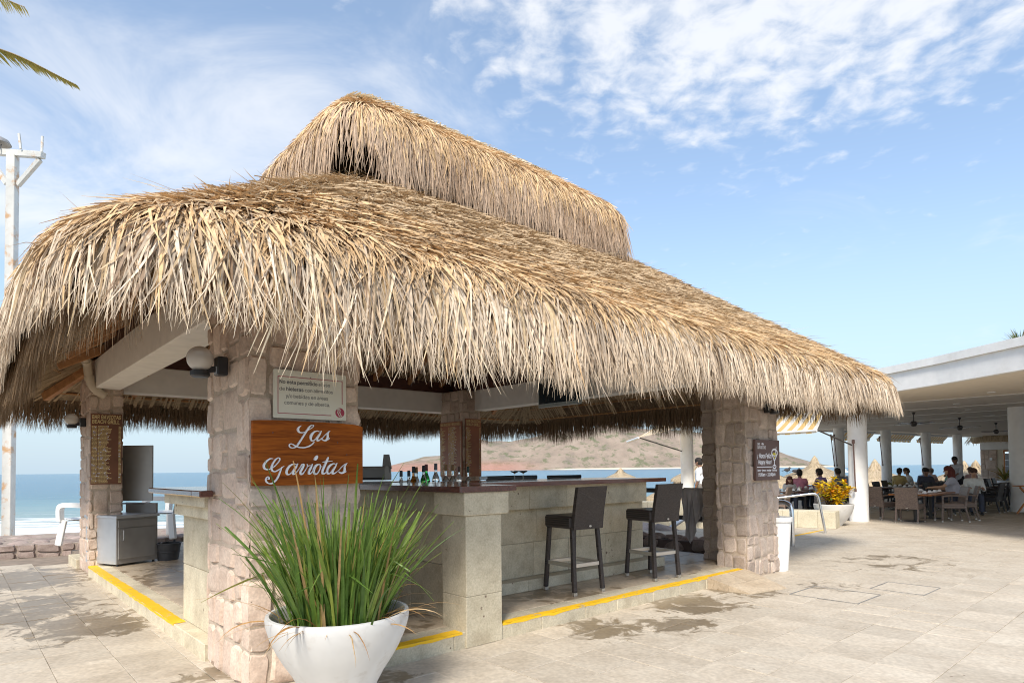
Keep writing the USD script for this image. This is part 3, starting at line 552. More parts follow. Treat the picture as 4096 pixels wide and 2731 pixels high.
# stone ramp at the right end
_r = np.array([[5.21, -0.152, -0.01], [6.12, -0.152, -0.01], [5.83, -0.80, -0.01], [5.20, -0.68, -0.01], [5.21, -0.152, PZ - 0.004], [6.12, -0.152, PZ - 0.004], [5.83, -0.80, 0.012], [5.20, -0.68, 0.012]])
def ramp_piece(a0, a1, b0, b1):
    def at(a, b, top): 
        k0 = 4 if top else 0
        return (_r[k0] * (1 - a) + _r[k0 + 1] * a) * (1 - b) + (_r[k0 + 3] * (1 - a) + _r[k0 + 2] * a) * b
    V = [at(a, b, t) for t in (0, 1) for a, b in ((a0, b0), (a1, b0), (a1, b1), (a0, b1))]
    return np.array(V), np.array([[0, 1, 2], [0, 2, 3], [4, 6, 5], [4, 7, 6], [0, 5, 1], [0, 4, 5], [1, 6, 2], [1, 5, 6], [2, 7, 3], [2, 6, 7], [3, 4, 0], [3, 7, 4]])
for a0, a1, b0, b1 in ((0, 0.495, 0, 0.495), (0.505, 1, 0, 0.495), (0, 0.995, 0.505, 1)):
    obj('ramp_stone', ramp_piece(a0, a1, b0, b1), 'wet_tile', plat)

pav = thing('thatched_bar', 'open bar pavilion with a huge palm thatch roof on stone pillars', 'beach bar', ORG, ANG)
# --- pillars: a mortar core faced with irregular stones laid round the corners
def rubble_cells(W, Hh, sx, sy, seed):
    """Irregular quadrilaterals: the face is split again and again by slightly slanting lines."""
    r = np.random.default_rng(seed); out = []; todo = [sg.box(0, 0, W, Hh)]
    while todo:
        g = todo.pop(); x0, y0, x1, y1 = g.bounds; w, h = (x1 - x0) / sx, (y1 - y0) / sy
        lim = r.uniform(0.95, 1.6)
        if max(w, h) < lim: out.append(g); continue
        f = r.uniform(0.36, 0.64); t = r.normal(0, 0.10)
        if w > h: xm = x0 + (x1 - x0) * f; ln = [(xm - t * (y1 - y0), y0 - 1), (xm + t * (y1 - y0), y1 + 1)]; half = sg.Polygon([(-9, y0 - 1), ln[0], ln[1], (-9, y1 + 1)])
        else: ym = y0 + (y1 - y0) * f; ln = [(x0 - 1, ym - t * 0.5 * (x1 - x0)), (x1 + 1, ym + t * 0.5 * (x1 - x0))]; half = sg.Polygon([(x0 - 1, -9), ln[0], ln[1], (x1 + 1, -9)])
        for q in (g.intersection(half), g.difference(half)):
            if q.area > 0.002: (out if q.area < 0.02 else todo).append(max(getattr(q, 'geoms', [q]), key=lambda k: k.area))
    return out
def stones_round(parent, path, z0, z1, sx, sy, mat, seed, gap=0.007, proud=0.013):
    """Stones round the unrolled face of a pillar: each one a slightly bulging, wavy-edged piece; those on an arris turn the corner."""
    path = np.asarray(path, float); seg = np.linalg.norm(np.diff(path, axis=0), axis=1); cum = np.concatenate([[0], np.cumsum(seg)]); W = cum[-1]; r = np.random.default_rng(seed)
    E = np.diff(path, axis=0) / seg[:, None]; Nn = np.stack([E[:, 1], -E[:, 0]], 1)
    for cell in rubble_cells(W, z1 - z0, sx, sy, seed):
        p = cell.buffer(-gap).buffer(-0.012).buffer(0.012)
        if p.is_empty or p.area < 0.004: continue
        p = max(getattr(p, 'geoms', [p]), key=lambda g: g.area); bnd = p.exterior; mb = MB(); hh = proud * r.uniform(0.7, 1.5); tilt = r.normal(0, 0.05, 2); cc = p.centroid
        for i in range(len(seg)):
            q = p.intersection(sg.box(cum[i], -1, cum[i + 1], 99))
            if q.is_empty or q.area < 1e-4: continue
            for g in getattr(q, 'geoms', [q]):
                if g.geom_type != 'Polygon' or g.area < 1e-4: continue
                m = int(np.clip(g.exterior.length / 0.055, 9, 30)); C = np.array(g.centroid.coords[0]) if g.contains(g.centroid) else np.array(g.representative_point().coords[0])
                ring = shapely.get_coordinates(shapely.line_interpolate_point(g.exterior, np.arange(m) / m, normalized=True))
                for c in [np.array(c) for c in g.exterior.coords[:-1] if min(abs(c[0] - x) for x in cum) < 1e-6]: ring[np.argmin(((ring - c) ** 2).sum(1))] = c
                P = np.vstack([C + (ring - C) * f for f in (1.0, 0.84, 0.5)] + [C[None]]); n_ = len(P)
                dist = shapely.distance(bnd, shapely.points(P)); b = np.clip(dist / 0.008, 0, 1); b = np.sqrt(b * (2 - b))
                fb = meshkit.fbm(np.stack([P[:, 0] * 17, P[:, 1] * 17, np.full(n_, seed * 3.1)], 1), 4, seed) - 0.5
                dep = hh * b + (0.024 * fb + tilt[0] * (P[:, 0] - cc.x) * 0.5 + tilt[1] * (P[:, 1] - cc.y) * 0.5) * b - 0.004 * (1 - b)
                k_ = np.clip(np.abs(P[:, :1] - cum).min(1) / 0.06, 0, 1); base = np.stack([P[:, 0] * 7.0, P[:, 1] * 7.0, np.full(n_, seed * 1.7)], 1)
                S = P[:, 0] + 0.045 * k_ * (meshkit.fbm(base, 3, seed) - 0.5); Z = P[:, 1] + 0.05 * (meshkit.fbm(base + [0, 0, 40], 3, seed) - 0.5)
                S = np.clip(S, cum[i], cum[i + 1]); nrm = np.repeat(Nn[i][None], n_, 0)
                for c in range(1, len(cum) - 1):
                    at = np.abs(P[:, 0] - cum[c]) < 1e-6; nrm[at] = (Nn[c - 1] + Nn[c]) * 0.8; S[at] = cum[c]
                XY = path[i] + E[i] * (S - cum[i])[:, None] + nrm * dep[:, None]; V = np.concatenate([XY, (z0 + Z)[:, None]], 1); F = []
                for k2 in range(2):
                    for a in range(m):
                        a2 = (a + 1) % m; F += [[k2 * m + a, k2 * m + a2, (k2 + 1) * m + a2], [k2 * m + a, (k2 + 1) * m + a2, (k2 + 1) * m + a]]
                for a in range(m): F.append([2 * m + a, 2 * m + (a + 1) % m, n_ - 1])
                mb.add(V, F)
        if mb.v: obj('stone', mb, mat, parent, smooth=35)
stones_round(ledge_fill, [(-3.9, 0.17), (4.1, 0.17)], -0.03, 0.215, 0.30, 0.17, 'ledge_stone', 61, 0.008, 0.04)
def pillar(u0, u1, v0, v1, z0, z1, sx, sy, mat, seed, label=None, path=None):
    core = obj('pillar', MB().ab((u0, v0, z0 - 0.05), (u1, v1, z1)), 'mortar', pav, label=label)
    e = 0.0
    path = path or [(u1, v1 + e), (u0, v1), (u0, v0), (u1, v0), (u1, v1 - 1e-3)]
    stones_round(core, path, z0, z1, sx, sy, mat, seed); return core
pillar(0.025, 0.80, 0.030, 0.90, 0.0, 3.02, 0.25, 0.26, 'pillar_stone', 3, 'broad pillar of pinkish stones that carries the wooden name board')
pillar(0.02, 0.40, 6.37, 7.22, 0.0, 3.02, 0.22, 0.25, 'pillar_stone', 8, 'pillar on the sea side with a menu board and a drain pipe')
pillar(6.22, 6.64, 5.87, 6.62, 0.0, 3.02, 0.28, 0.28, 'pillar_stone', 12, 'inner corner pillar with two menu boards')
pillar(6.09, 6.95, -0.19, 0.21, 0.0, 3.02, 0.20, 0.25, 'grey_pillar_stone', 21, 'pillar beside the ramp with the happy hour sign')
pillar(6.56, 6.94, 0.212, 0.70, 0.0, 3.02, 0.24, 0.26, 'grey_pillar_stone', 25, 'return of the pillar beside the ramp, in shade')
# --- plastered beams and the dark timber ring on them
def beam_part(name, lo, hi, mat, bev=0.012): obj(name, MB().ab(lo, hi, bev=bev), mat, pav)
beam_part('concrete_beam', (0.06, 0.905, 2.62), (0.38, 6.365, 3.03), 'white_beam')
beam_part('concrete_beam', (0.402, 6.60, 2.62), (6.50, 6.90, 3.03), 'white_beam')
beam_part('concrete_beam', (6.50, 0.955, 2.62), (6.80, 5.865, 3.03), 'white_beam')
beam_part('concrete_beam', (0.805, 0.06, 2.62), (6.085, 0.36, 3.03), 'white_beam')
RT = 3.33
beam_part('ring_beam', (0.10, 0.35, 3.033), (0.36, 6.86, RT), 'ring_wood_v', 0.006)
beam_part('ring_beam', (6.52, 0.35, 3.033), (6.78, 6.86, RT), 'ring_wood_v', 0.006)
beam_part('ring_beam', (0.362, 6.62, 3.033), (6.518, 6.86, RT), 'ring_wood_u', 0.006)
beam_part('ring_beam', (0.362, 0.10, 3.033), (6.518, 0.34, RT), 'ring_wood_u', 0.006)

# --- roof: a smooth hip roof (lower) and a steep cap over its ridge
class Roof:
    def __init__(s, ul, ur, vf, vb, kl, kr, kf, kb, ze, slope, h, hang_c=0.35, curl=0.65):
        s.p = (ul, ur, vf, vb); s.k = (kl, kr, kf, kb); s.ze, s.s, s.h, s.c, s.curl = ze, slope, h, hang_c, curl
        th0 = math.atan(slope); N = 400; ds = (curl + 2.0) / N; D, Z = [hang_c], [ze + slope * hang_c]; 
        for i in range(N):
            t = i * ds / curl; t = min(t, 1); th = th0 + (math.radians(88) - th0) * t * t * (3 - 2 * t)
            D.append(D[-1] - math.cos(th) * ds); Z.append(Z[-1] - math.sin(th) * ds)
        s.Sg = np.arange(N + 1) * ds; s.Dg, s.Zg = np.array(D), np.array(Z); s.cs = math.cos(th0); s.sn = math.sin(th0)
        t = np.clip(s.Sg / curl, 0, 1); s.Tg = th0 + (math.radians(88) - th0) * t * t * (3 - 2 * t); s.th0 = th0
    def D(s, q):
        u, v = q[..., 0], q[..., 1]; ul, ur, vf, vb = s.p; kl, kr, kf, kb = s.k
        d = np.stack([(u - ul) * kl, (ur - u) * kr, (v - vf) * kf, (vb - v) * kb], -1); m = d.min(-1, keepdims=True)
        return m[..., 0] - s.h * np.log(np.exp(-(d - m) / s.h).sum(-1))
    def grad(s, q, e=0.01):
        dx = (s.D(q + [e, 0]) - s.D(q - [e, 0])) / (2 * e); dy = (s.D(q + [0, e]) - s.D(q - [0, e])) / (2 * e); return np.stack([dx, dy], -1)
    def S(s, D): return np.where(D >= s.c, -(D - s.c) / s.cs, np.minimum(np.interp(-D, -s.Dg, s.Sg), 0.6))
    def at(s, S):     # D, z, slope angle
        return (np.where(S < 0, s.c - S * s.cs, np.interp(S, s.Sg, s.Dg)), np.where(S < 0, s.ze + s.s * s.c - S * s.sn, np.interp(S, s.Sg, s.Zg)), np.where(S < 0, s.th0, np.interp(S, s.Sg, s.Tg)))
    def z(s, q): return s.at(s.S(s.D(q)))[1]
LOW = Roof(-1.13, 9.75, -0.98, 8.1, 1.16, 2.0, 1.0, 0.92, 2.65, 0.675, 0.45, 0.25, 0.50)
CAP = Roof(1.60, 6.55, 1.80, 4.95, 1.7, 3.4, 1.0, 0.95, 5.32, 0.74, 0.22, 0.35, 0.60)

def blades(roof, q, L, w, lift, droop, r, nseg=4, splay=0.12, S_add=0.0, twist=0.5, tipw=0.15, bend=0.05, root=0.0):
    """Flat tapering strips that start at plan points q and follow the roof downhill, then hang."""
    n = len(q); S0 = roof.S(roof.D(q)) + S_add; lat = r.normal(0, splay, n); V = np.zeros((n, nseg + 1, 2, 3)); p = q.copy(); Dp = roof.D(p)
    liftv = r.uniform(lift[0], lift[1], n); rootv = r.uniform(root - 0.02, root + 0.02, n); tw = r.normal(0, twist, n); bd = r.normal(0, bend, n); sag = r.uniform(0, 1, n) * droop
    for k in range(nseg + 1):
        t = k / nseg; S = S0 + L * t; D, z, th = roof.at(S); g = roof.grad(p); g2 = np.maximum((g ** 2).sum(-1, keepdims=True), 0.45); out = -g / np.sqrt(g2)
        p = p - g / g2 * (D - Dp)[:, None] * -1.0 if k else p
        Dp = D if k else Dp
        side = np.stack([-out[:, 1], out[:, 0]], -1); off = (lat * t * L + bd * t * t * L)
        kk = np.sqrt(g2[:, 0]); n3 = np.concatenate([out * np.sin(th)[:, None], np.cos(th)[:, None]], -1)
        c = np.concatenate([p + side * off[:, None], (z - sag * t * t)[:, None]], -1) + n3 * (rootv + (liftv - rootv) * t)[:, None]
        s3 = np.concatenate([side, np.zeros((n, 1))], -1); a = tw * (0.3 + 0.7 * t); wv = s3 * np.cos(a)[:, None] + n3 * np.sin(a)[:, None]
        hw = w * 0.5 * (1.0 if t < 0.55 else 1 - (1 - tipw) * (t - 0.55) / 0.45)
        V[:, k, 0] = c - wv * np.reshape(hw, (-1, 1)); V[:, k, 1] = c + wv * np.reshape(hw, (-1, 1))
    base = (np.arange(n) * (nseg + 1) * 2)[:, None]; f = np.array([[2 * k, 2 * k + 2, 2 * k + 3] for k in range(nseg)] + [[2 * k, 2 * k + 3, 2 * k + 1] for k in range(nseg)])
    return V.reshape(-1, 3), (base[:, :, None] + f[None]).reshape(-1, 3), V
def sample_plan(roof, n, lo, hi, r, Dlo=-0.05, Dhi=99, dens=None):
    out = []
    while sum(map(len, out)) < n:
        q = np.stack([r.uniform(lo[0], hi[0], n), r.uniform(lo[1], hi[1], n)], -1); D = roof.D(q); ok = (D > Dlo) & (D < Dhi)
        if dens is not None: ok &= r.random(n) < dens(q)
        out.append(q[ok])
    return np.vstack(out)[:n]
def perimeter(roof, n, r, Dl):
    """Plan points on the level line D = Dl, spread evenly."""
    ul, ur, vf, vb = roof.p; ce = np.array([(ul + ur) / 2, (vf + vb) / 2]); a = np.linspace(0, 2 * PI, 1441)[:-1]; d = np.stack([np.cos(a) * (ur - ul), np.sin(a) * (vb - vf)], -1); d /= np.linalg.norm(d, axis=1, keepdims=True)
    lo, hi = np.zeros(len(a)), np.full(len(a), 12.0)
    for _ in range(40):
        mid = (lo + hi) / 2; inside = roof.D(ce + d * mid[:, None]) > Dl; lo = np.where(inside, mid, lo); hi = np.where(inside, hi, mid)
    P = ce + d * lo[:, None]; P = np.vstack([P, P[:1]]); cum = np.concatenate([[0], np.cumsum(np.linalg.norm(np.diff(P, axis=0), axis=1))]); s = np.sort(r.uniform(0, cum[-1], n))
    return np.stack([np.interp(s, cum, P[:, 0]), np.interp(s, cum, P[:, 1])], -1)
def shell(roof, dz_top, dz_bot, Dmin=0.02, na=220, nd=26, hole=None):
    """Closed shell between the upper and the lower face of the thatch, out to the level line D = Dmin."""
    r0 = np.random.default_rng(0); rings = []
    ul, ur, vf, vb = roof.p; ce = np.array([(ul + ur) / 2 + (0.5 if roof is LOW else 0), (vf + vb) / 2]); a = np.linspace(0, 2 * PI, na + 1)[:-1]; d = np.stack([np.cos(a) * (ur - ul), np.sin(a) * (vb - vf)], -1); d /= np.linalg.norm(d, axis=1, keepdims=True)
    lo, hi = np.zeros(na), np.full(na, 12.0)
    for _ in range(40):
        mid = (lo + hi) / 2; ins = roof.D(ce + d * mid[:, None]) > Dmin; lo = np.where(ins, mid, lo); hi = np.where(ins, hi, mid)
    top, bot = [], []
    for k in range(nd):
        q = ce + d * (lo * (1 - k / nd))[:, None]; z = roof.z(q); top.append(np.concatenate([q, (z - dz_top)[:, None]], -1)); bot.append(np.concatenate([q, (z - dz_bot)[:, None]], -1))
    V = np.vstack(top + [np.array([[*ce, roof.z(ce[None])[0] - dz_top]])] + bot + [np.array([[*ce, roof.z(ce[None])[0] - dz_bot]])]); F = []; nt = nd * na + 1
    for base, flip in ((0, 0), (nt, 1)):
        for k in range(nd - 1):
            for i in range(na):
                j = (i + 1) % na; a_, b_, c_, d_ = base + k * na + i, base + k * na + j, base + (k + 1) * na + j, base + (k + 1) * na + i
                F += [[a_, b_, c_], [a_, c_, d_]] if not flip else [[a_, c_, b_], [a_, d_, c_]]
        for i in range(na):
            j = (i + 1) % na; t = [base + (nd - 1) * na + i, base + (nd - 1) * na + j, base + nd * na]; F.append(t if not flip else t[::-1])
    for i in range(na):
        j = (i + 1) % na; F += [[i, nt + j, j], [i, nt + i, nt + j]]
    F = np.array(F)
    if hole is not None: F = F[~hole(V[F].mean(1))]
    return V, F
roof_low = obj('thatch_roof', shell(LOW, 0.05, 0.26, 0.26), 'thatch_core', pav, smooth=True, label='broad lower hip roof of palm thatch')
roof_cap = obj('ridge_cap', shell(CAP, 0.06, 0.30, 0.26, 150, 16, lambda c: (c[:, 0] < 2.1) & (np.abs(c[:, 1] - 2.12) < 0.15) & (c[:, 2] < 5.25)), 'thatch_core', pav, smooth=True, label='steep thatch cap over the ridge with a dark vent at its end')
r = np.random.default_rng(5)
def seen(q):                                            # thin out the two slopes nobody sees closely
    g = LOW.grad(q); return np.where((g[:, 0] > 0.2) | (g[:, 1] > 0.2), 1.0, 0.35)
def undercap(q): return np.where((q[:, 0] > 2.4) & (q[:, 0] < 6.6) & (q[:, 1] > 2.3) & (q[:, 1] < 4.2), 0.0, 1.0)
def ragged(n, lo, hi): return r.uniform(lo, hi, n)
EYEL = np.array(uvof((0, 0, 0)))
low_parts = []
def lay(roof, q, L, w, lift, parent, mat, leafname='leaf', n_single=0, **kw):
    V, F, A = blades(roof, q, L, w, lift, kw.pop('droop', 0.02), r, **kw)
    nseg = A.shape[1] - 1; per = (nseg + 1) * 2; idx = np.arange(len(q))
    if n_single:
        dist = np.linalg.norm(A[:, nseg // 2].mean(1) - np.array([EYEL[0], EYEL[1], EYE]), axis=1); px = w * 627 / dist * (L * 627 / dist) ** 0.5
        W = A[:, nseg // 2].mean(1); pick = np.argsort(-px)[:n_single]
        f1 = np.array([[2 * k, 2 * k + 2, 2 * k + 3] for k in range(nseg)] + [[2 * k, 2 * k + 3, 2 * k + 1] for k in range(nseg)])
        for i in pick: obj(leafname, (A[i].reshape(-1, 3), f1), mat, parent)
        keep = np.ones(len(q), bool); keep[pick] = False; A = A[keep]; base = (np.arange(len(A)) * per)[:, None]
        V, F = A.reshape(-1, 3), (base[:, :, None] + f1[None]).reshape(-1, 3)
    obj('thatch', (V, F), mat, parent, kind='stuff')
# lower roof: body of the thatch
n = 62000; q = sample_plan(LOW, n, (-1.3, -1.1), (9.8, 8.2), r, 0.12, 99, lambda q: seen(q) * undercap(q) * np.clip(np.exp(-(np.hypot(q[:, 0] - EYEL[0], q[:, 1] - EYEL[1]) - 3.5) / 9.0), 0.3, 1))
lay(LOW, q, ragged(n, 0.13, 0.40), r.uniform(0.009, 0.026, n), (0.015, 0.095), roof_low, 'thatch_slope', nseg=3, splay=0.36, twist=0.7, bend=0.30, tipw=0.35)
# near corner and eaves: long broad strips that curl over the edge and hang
n = 19500; q = np.vstack([perimeter(LOW, n // 3, r, d) for d in (0.42, 0.25, 0.10)]); q += r.normal(0, 0.05, q.shape); q = q[LOW.D(q) > 0.06]; n = len(q)
front = (LOW.grad(q)[:, 1] > 0.5); Lf = np.where(front, r.uniform(0.55, 0.92, n), r.uniform(0.45, 0.80, n)); Sx = LOW.S(LOW.D(q))
hang = np.where(front, 0.84 + 0.22 * np.clip((3.2 - q[:, 0]) / 3.2, 0, 1) * (q[:, 0] > 0.05) - 0.06 * (q[:, 0] < 0.0), 0.74) * np.where(q[:, 0] > 7.5, 0.88, 1) * (1 + 0.10 * np.sin(q[:, 0] * 1.9) * np.sin(q[:, 1] * 1.3 + 0.5) + 0.06 * np.sin(q[:, 0] * 6.1 + q[:, 1] * 5.3)) * (1 - np.abs(r.normal(0, 0.10, n)))
Lf = np.clip(hang - Sx, 0.3, 1.1)
lay(LOW, q, Lf, 0.006 + 0.020 * r.uniform(0, 1, n) ** 1.4, (0.0, 0.13), roof_low, 'thatch', leafname='thatch_leaf', n_single=300, nseg=5, splay=0.13, twist=0.8, bend=0.16, tipw=0.08)
# between the two: longer strips towards the eave, thickest near the front corner
n = 12000; q = sample_plan(LOW, n, (-1.3, -1.1), (9.8, 8.2), r, 0.3, 1.5, lambda q: seen(q) * np.clip((1.6 - LOW.D(q)) / 1.3, 0, 1) * np.clip(np.exp(-(np.hypot(q[:, 0] - EYEL[0], q[:, 1] - EYEL[1]) - 3.0) / 5.0), 0.35, 1))
lay(LOW, q, ragged(n, 0.28, 0.58), r.uniform(0.012, 0.030, n), (0.03, 0.11), roof_low, 'thatch', nseg=4, splay=0.24, twist=0.7, bend=0.22, tipw=0.12)
# stray wisps that stick out
n = 1500; q = sample_plan(LOW, n, (-1.3, -1.1), (9.8, 8.2), r, 0.12, 99, seen)
lay(LOW, q, ragged(n, 0.18, 0.42), r.uniform(0.005, 0.012, n), (0.08, 0.20), roof_low, 'thatch', nseg=3, splay=0.5, twist=0.8, bend=0.5, tipw=0.05)
# inner layers of the eave, their shade put into a darker brown
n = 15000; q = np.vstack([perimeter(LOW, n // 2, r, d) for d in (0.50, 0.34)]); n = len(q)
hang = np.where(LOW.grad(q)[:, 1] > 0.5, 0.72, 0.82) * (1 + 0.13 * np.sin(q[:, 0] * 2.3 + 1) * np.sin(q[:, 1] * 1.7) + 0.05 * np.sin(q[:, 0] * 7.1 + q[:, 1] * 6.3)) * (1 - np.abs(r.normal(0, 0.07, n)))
lay(LOW, q, np.clip(hang - LOW.S(LOW.D(q)), 0.3, 1.6), r.uniform(0.008, 0.020, n), (-0.20, -0.03), roof_low, 'thatch_inner_shade', nseg=5, splay=0.06, twist=0.8, bend=0.07, tipw=0.06, root=-0.17)
# cap
def vent(q): return np.where((q[:, 0] < 1.95) & (np.abs(q[:, 1] - 2.12) < 0.11), 0.35, 1.0)
n = 13000; q = sample_plan(CAP, n, (1.6, 1.6), (8.3, 5.1), r, 0.12, 1.25, lambda q: np.where(q[:, 1] > 3.6, 0.5, 1.0) * vent(q))
lay(CAP, q, ragged(n, 0.3, 0.62), r.uniform(0.010, 0.024, n), (0.02, 0.09), roof_cap, 'thatch_cap', nseg=3, splay=0.12, twist=0.5, bend=0.10)
n = 8000; q = np.vstack([perimeter(CAP, n // 2, r, d) for d in (0.5, 0.2)]); q += r.normal(0, 0.04, q.shape); q = q[CAP.D(q) > 0.06]; q = q[r.random(len(q)) < vent(q) * np.where(q[:, 1] > 4.2, 0.5, 1)]; n = len(q)
hang = 1.27 * (1 + 0.10 * np.sin(q[:, 0] * 3.9) + 0.05 * np.sin(q[:, 0] * 9.1)) * (1 - np.abs(r.normal(0, 0.10, n))) * np.where((q[:, 0] < 2.1) & (np.abs(q[:, 1] - 2.12) < 0.15), 0.66, 1.0)
lay(CAP, q, np.clip(hang - CAP.S(CAP.D(q)), 0.25, 1.2), r.uniform(0.010, 0.024, n), (0.0, 0.10), roof_cap, 'thatch_cap', nseg=5, splay=0.07, twist=0.6, bend=0.08, tipw=0.08)
# strips laid over the ridge
V, F = [], []
for i in range(1500):
    uu = r.uniform(2.15, 6.35); v0 = 3.32 + r.normal(0, 0.10); sk = r.normal(0, 0.18); hl = r.uniform(0.22, 0.42); w = r.uniform(0.010, 0.024) / 2; zo = r.uniform(0.0, 0.05); tips = r.uniform(-0.01, 0.06, 2); k = len(V)
    for a in (-1, -0.5, 0, 0.5, 1):
        q = np.array([[uu + sk * a + 0.02 * a * a, v0 + hl * a]]); z = float(CAP.z(q)[0]) + 0.03 + zo + (tips[int(a > 0)] if abs(a) == 1 else 0.02 * (1 - abs(a)))
        V += [[q[0, 0] - w, q[0, 1], z], [q[0, 0] + w, q[0, 1], z + r.normal(0, 0.006)]]
    F += [[k + 2 * m_ + a, k + 2 * m_ + b, k + 2 * m_ + c] for m_ in range(4) for a, b, c in ((0, 2, 3), (0, 3, 1))]
obj('thatch', (np.array(V), np.array(F)), 'thatch_cap', roof_cap, kind='stuff')
# --- under the roof: rafters, battens and the palm stems laid on them
def zin(u, v, dz): return float(LOW.z(np.array([[u, v]]))[0]) - dz
def rafter(a, b, w=0.07, h=0.11, dz=0.35):
    (u0, v0), (u1, v1) = a, b; obj('rafter', MB().beam((u0, v0, zin(u0, v0, dz)), (u1, v1, zin(u1, v1, dz)), w, h, bev=0.006), 'rafter_wood', pav)
for uu in np.arange(0.75, 6.6, 0.78):
    rafter((uu, 7.45), (uu, 3.7)); rafter((uu, -0.55), (uu, 2.9))
for vv in np.arange(0.8, 6.7, 0.85):
    if 0.9 < vv < 6.2: rafter((7.55, vv), (5.6 if 2.0 < vv < 5.2 else 6.4, vv)); rafter((-0.42, vv), (1.8 if 2.0 < vv < 5.0 else 0.9, vv))
for a, b in (((-0.42, -0.5), (2.2, 3.2)), ((-0.42, 7.4), (2.2, 3.6)), ((7.9, -0.5), (6.6, 3.0)), ((8.2, 7.3), (6.9, 3.6))): rafter(a, b, 0.08, 0.12, 0.37)
def level_line(Dl, n=121): return perimeter(LOW, 4000, np.random.default_rng(1), Dl)[::33]
for Dl in (0.42, 0.75, 1.08, 1.5, 1.95, 2.4, 2.85, 3.3):
    P = level_line(Dl); side = np.argmax(np.abs(LOW.grad(P)) * [1, 1], 1) * 2 + (np.take_along_axis(LOW.grad(P), np.argmax(np.abs(LOW.grad(P)), 1)[:, None], 1)[:, 0] > 0)
    for s_ in range(4):
        Q = P[side == s_]
        if len(Q) < 4: continue
        Q = Q[np.argsort(Q[:, 0] if s_ >= 2 else Q[:, 1])]
        zz = LOW.z(Q) - 0.285; obj('batten', MB().tube(np.concatenate([Q, zz[:, None]], -1), 0.018, 5), 'batten_wood', pav)
n = 6500; q = sample_plan(LOW, n, (-0.7, -0.8), (9.4, 7.6), r, 0.42, 4.1); g = LOW.grad(q); 
V, F, A = blades(LOW, q, np.full(n, 0.55), r.uniform(0.016, 0.034, n), (-0.275, -0.262), 0.0, r, nseg=1, splay=0.03, twist=0.08, tipw=1.0, bend=0.0, root=-0.268)
obj('palm_lining', (V, F), 'palm_ceiling', pav, kind='stuff')
# ---------------------------------------------------------------- the stone bar counter
def blocks(parent, x0, x1, y, z0, z1, depth, w, mat='counter_stone', axis=0, seed=1, gap=0.0015):
    """A course of dressed stone blocks; axis 0: along x with the face at y, axis 1: along y with the face at x = y."""
    r_ = np.random.default_rng(seed); a = x0
    while a < x1 - 1e-6:
        b = a + w * r_.uniform(0.8, 1.25)
        if x1 - b < w * 0.45: b = x1
        o = r_.uniform(0, 0.0025)
        lo, hi = ((a + gap, y + o, z0 + gap), (b - gap, y + depth, z1 - gap)) if axis == 0 else ((y + o, a + gap, z0 + gap), (y + depth, b - gap, z1 - gap))
        obj('block', MB().ab(lo, hi, bev=0.003), mat, parent); a = b
bar = thing('bar_counter', 'L-shaped stone bar counter with a glossy dark red wooden top', 'bar counter', ORG, ANG)
# front run
blocks(bar, 2.03, 5.285, 0.75, 0.99, 1.24, 0.50, 0.62, seed=1)
blocks(bar, 2.03, 5.33, 0.85, 0.62, 0.99, 0.40, 0.66, seed=2); blocks(bar, 2.03, 5.33, 0.85, 0.252, 0.62, 0.40, 0.66, seed=3)
blocks(bar, 2.03, 5.59, 0.70, PZ + 0.001, 0.25, 0.62, 0.9, seed=4)
# end post at the front corner, with its cap block
obj('post_block', MB().ab((1.64, -0.165, 0.0), (2.015, 0.16, 0.40), bev=0.004), 'counter_stone', bar)
obj('post_block', MB().ab((1.64, -0.165, 0.402), (2.015, 0.16, 1.048), bev=0.004), 'counter_stone', bar)
obj('post_cap', MB().ab((1.612, -0.185, 1.05), (2.085, 0.24, 1.238), bev=0.006), 'counter_stone', bar)
# side run going back from the post
blocks(bar, 0.243, 3.6, 1.69, 1.05, 1.238, 0.45, 0.66, axis=1, seed=6)
blocks(bar, 0.163, 3.6, 1.75, 0.60, 1.048, 0.36, 0.66, axis=1, seed=7); blocks(bar, 0.163, 3.6, 1.75, PZ + 0.001, 0.598, 0.36, 0.7, axis=1, seed=8)
def top(poly, z0, z1, mat): obj('counter_top', MB().prism(poly, z0, z1), mat, bar)
TZ = 1.287
top(sg.box(2.165, 0.60, 5.51, 1.75).buffer(-0.012).buffer(0.012), 1.240, TZ, 'bar_wood')
_p = sg.Polygon([(1.555, -0.21), (2.16, -0.21), (2.162, 0.6), (2.162, 1.75), (2.16, 2.2), (3.0, 2.75), (3.0, 3.7), (1.50, 3.7), (1.50, 1.4)])
top(_p.buffer(-0.02).buffer(0.02), 1.2395, TZ - 0.001, 'bar_wood_v')
# inner work shelf and black rubber edge
obj('inner_shelf', MB().ab((2.63, 1.752, 1.10), (5.4, 2.15, 1.14), bev=0.004), 'steel_dull', bar)
obj('inner_shelf', MB().ab((2.63, 1.752, 0.2), (5.4, 1.80, 1.098)), 'dark_metal', bar)
obj('rubber_rail', MB().ab((3.40, 1.70, TZ + 0.001), (4.25, 1.745, TZ + 0.052), bev=0.01).ab((4.45, 1.70, TZ + 0.001), (5.1, 1.745, TZ + 0.045), bev=0.01), 'black_plastic', bar)
obj('rail_bracket', MB().box((3.33, 1.69, TZ + 0.03), (0.12, 0.02, 0.04), bev=0.006), 'steel', bar)

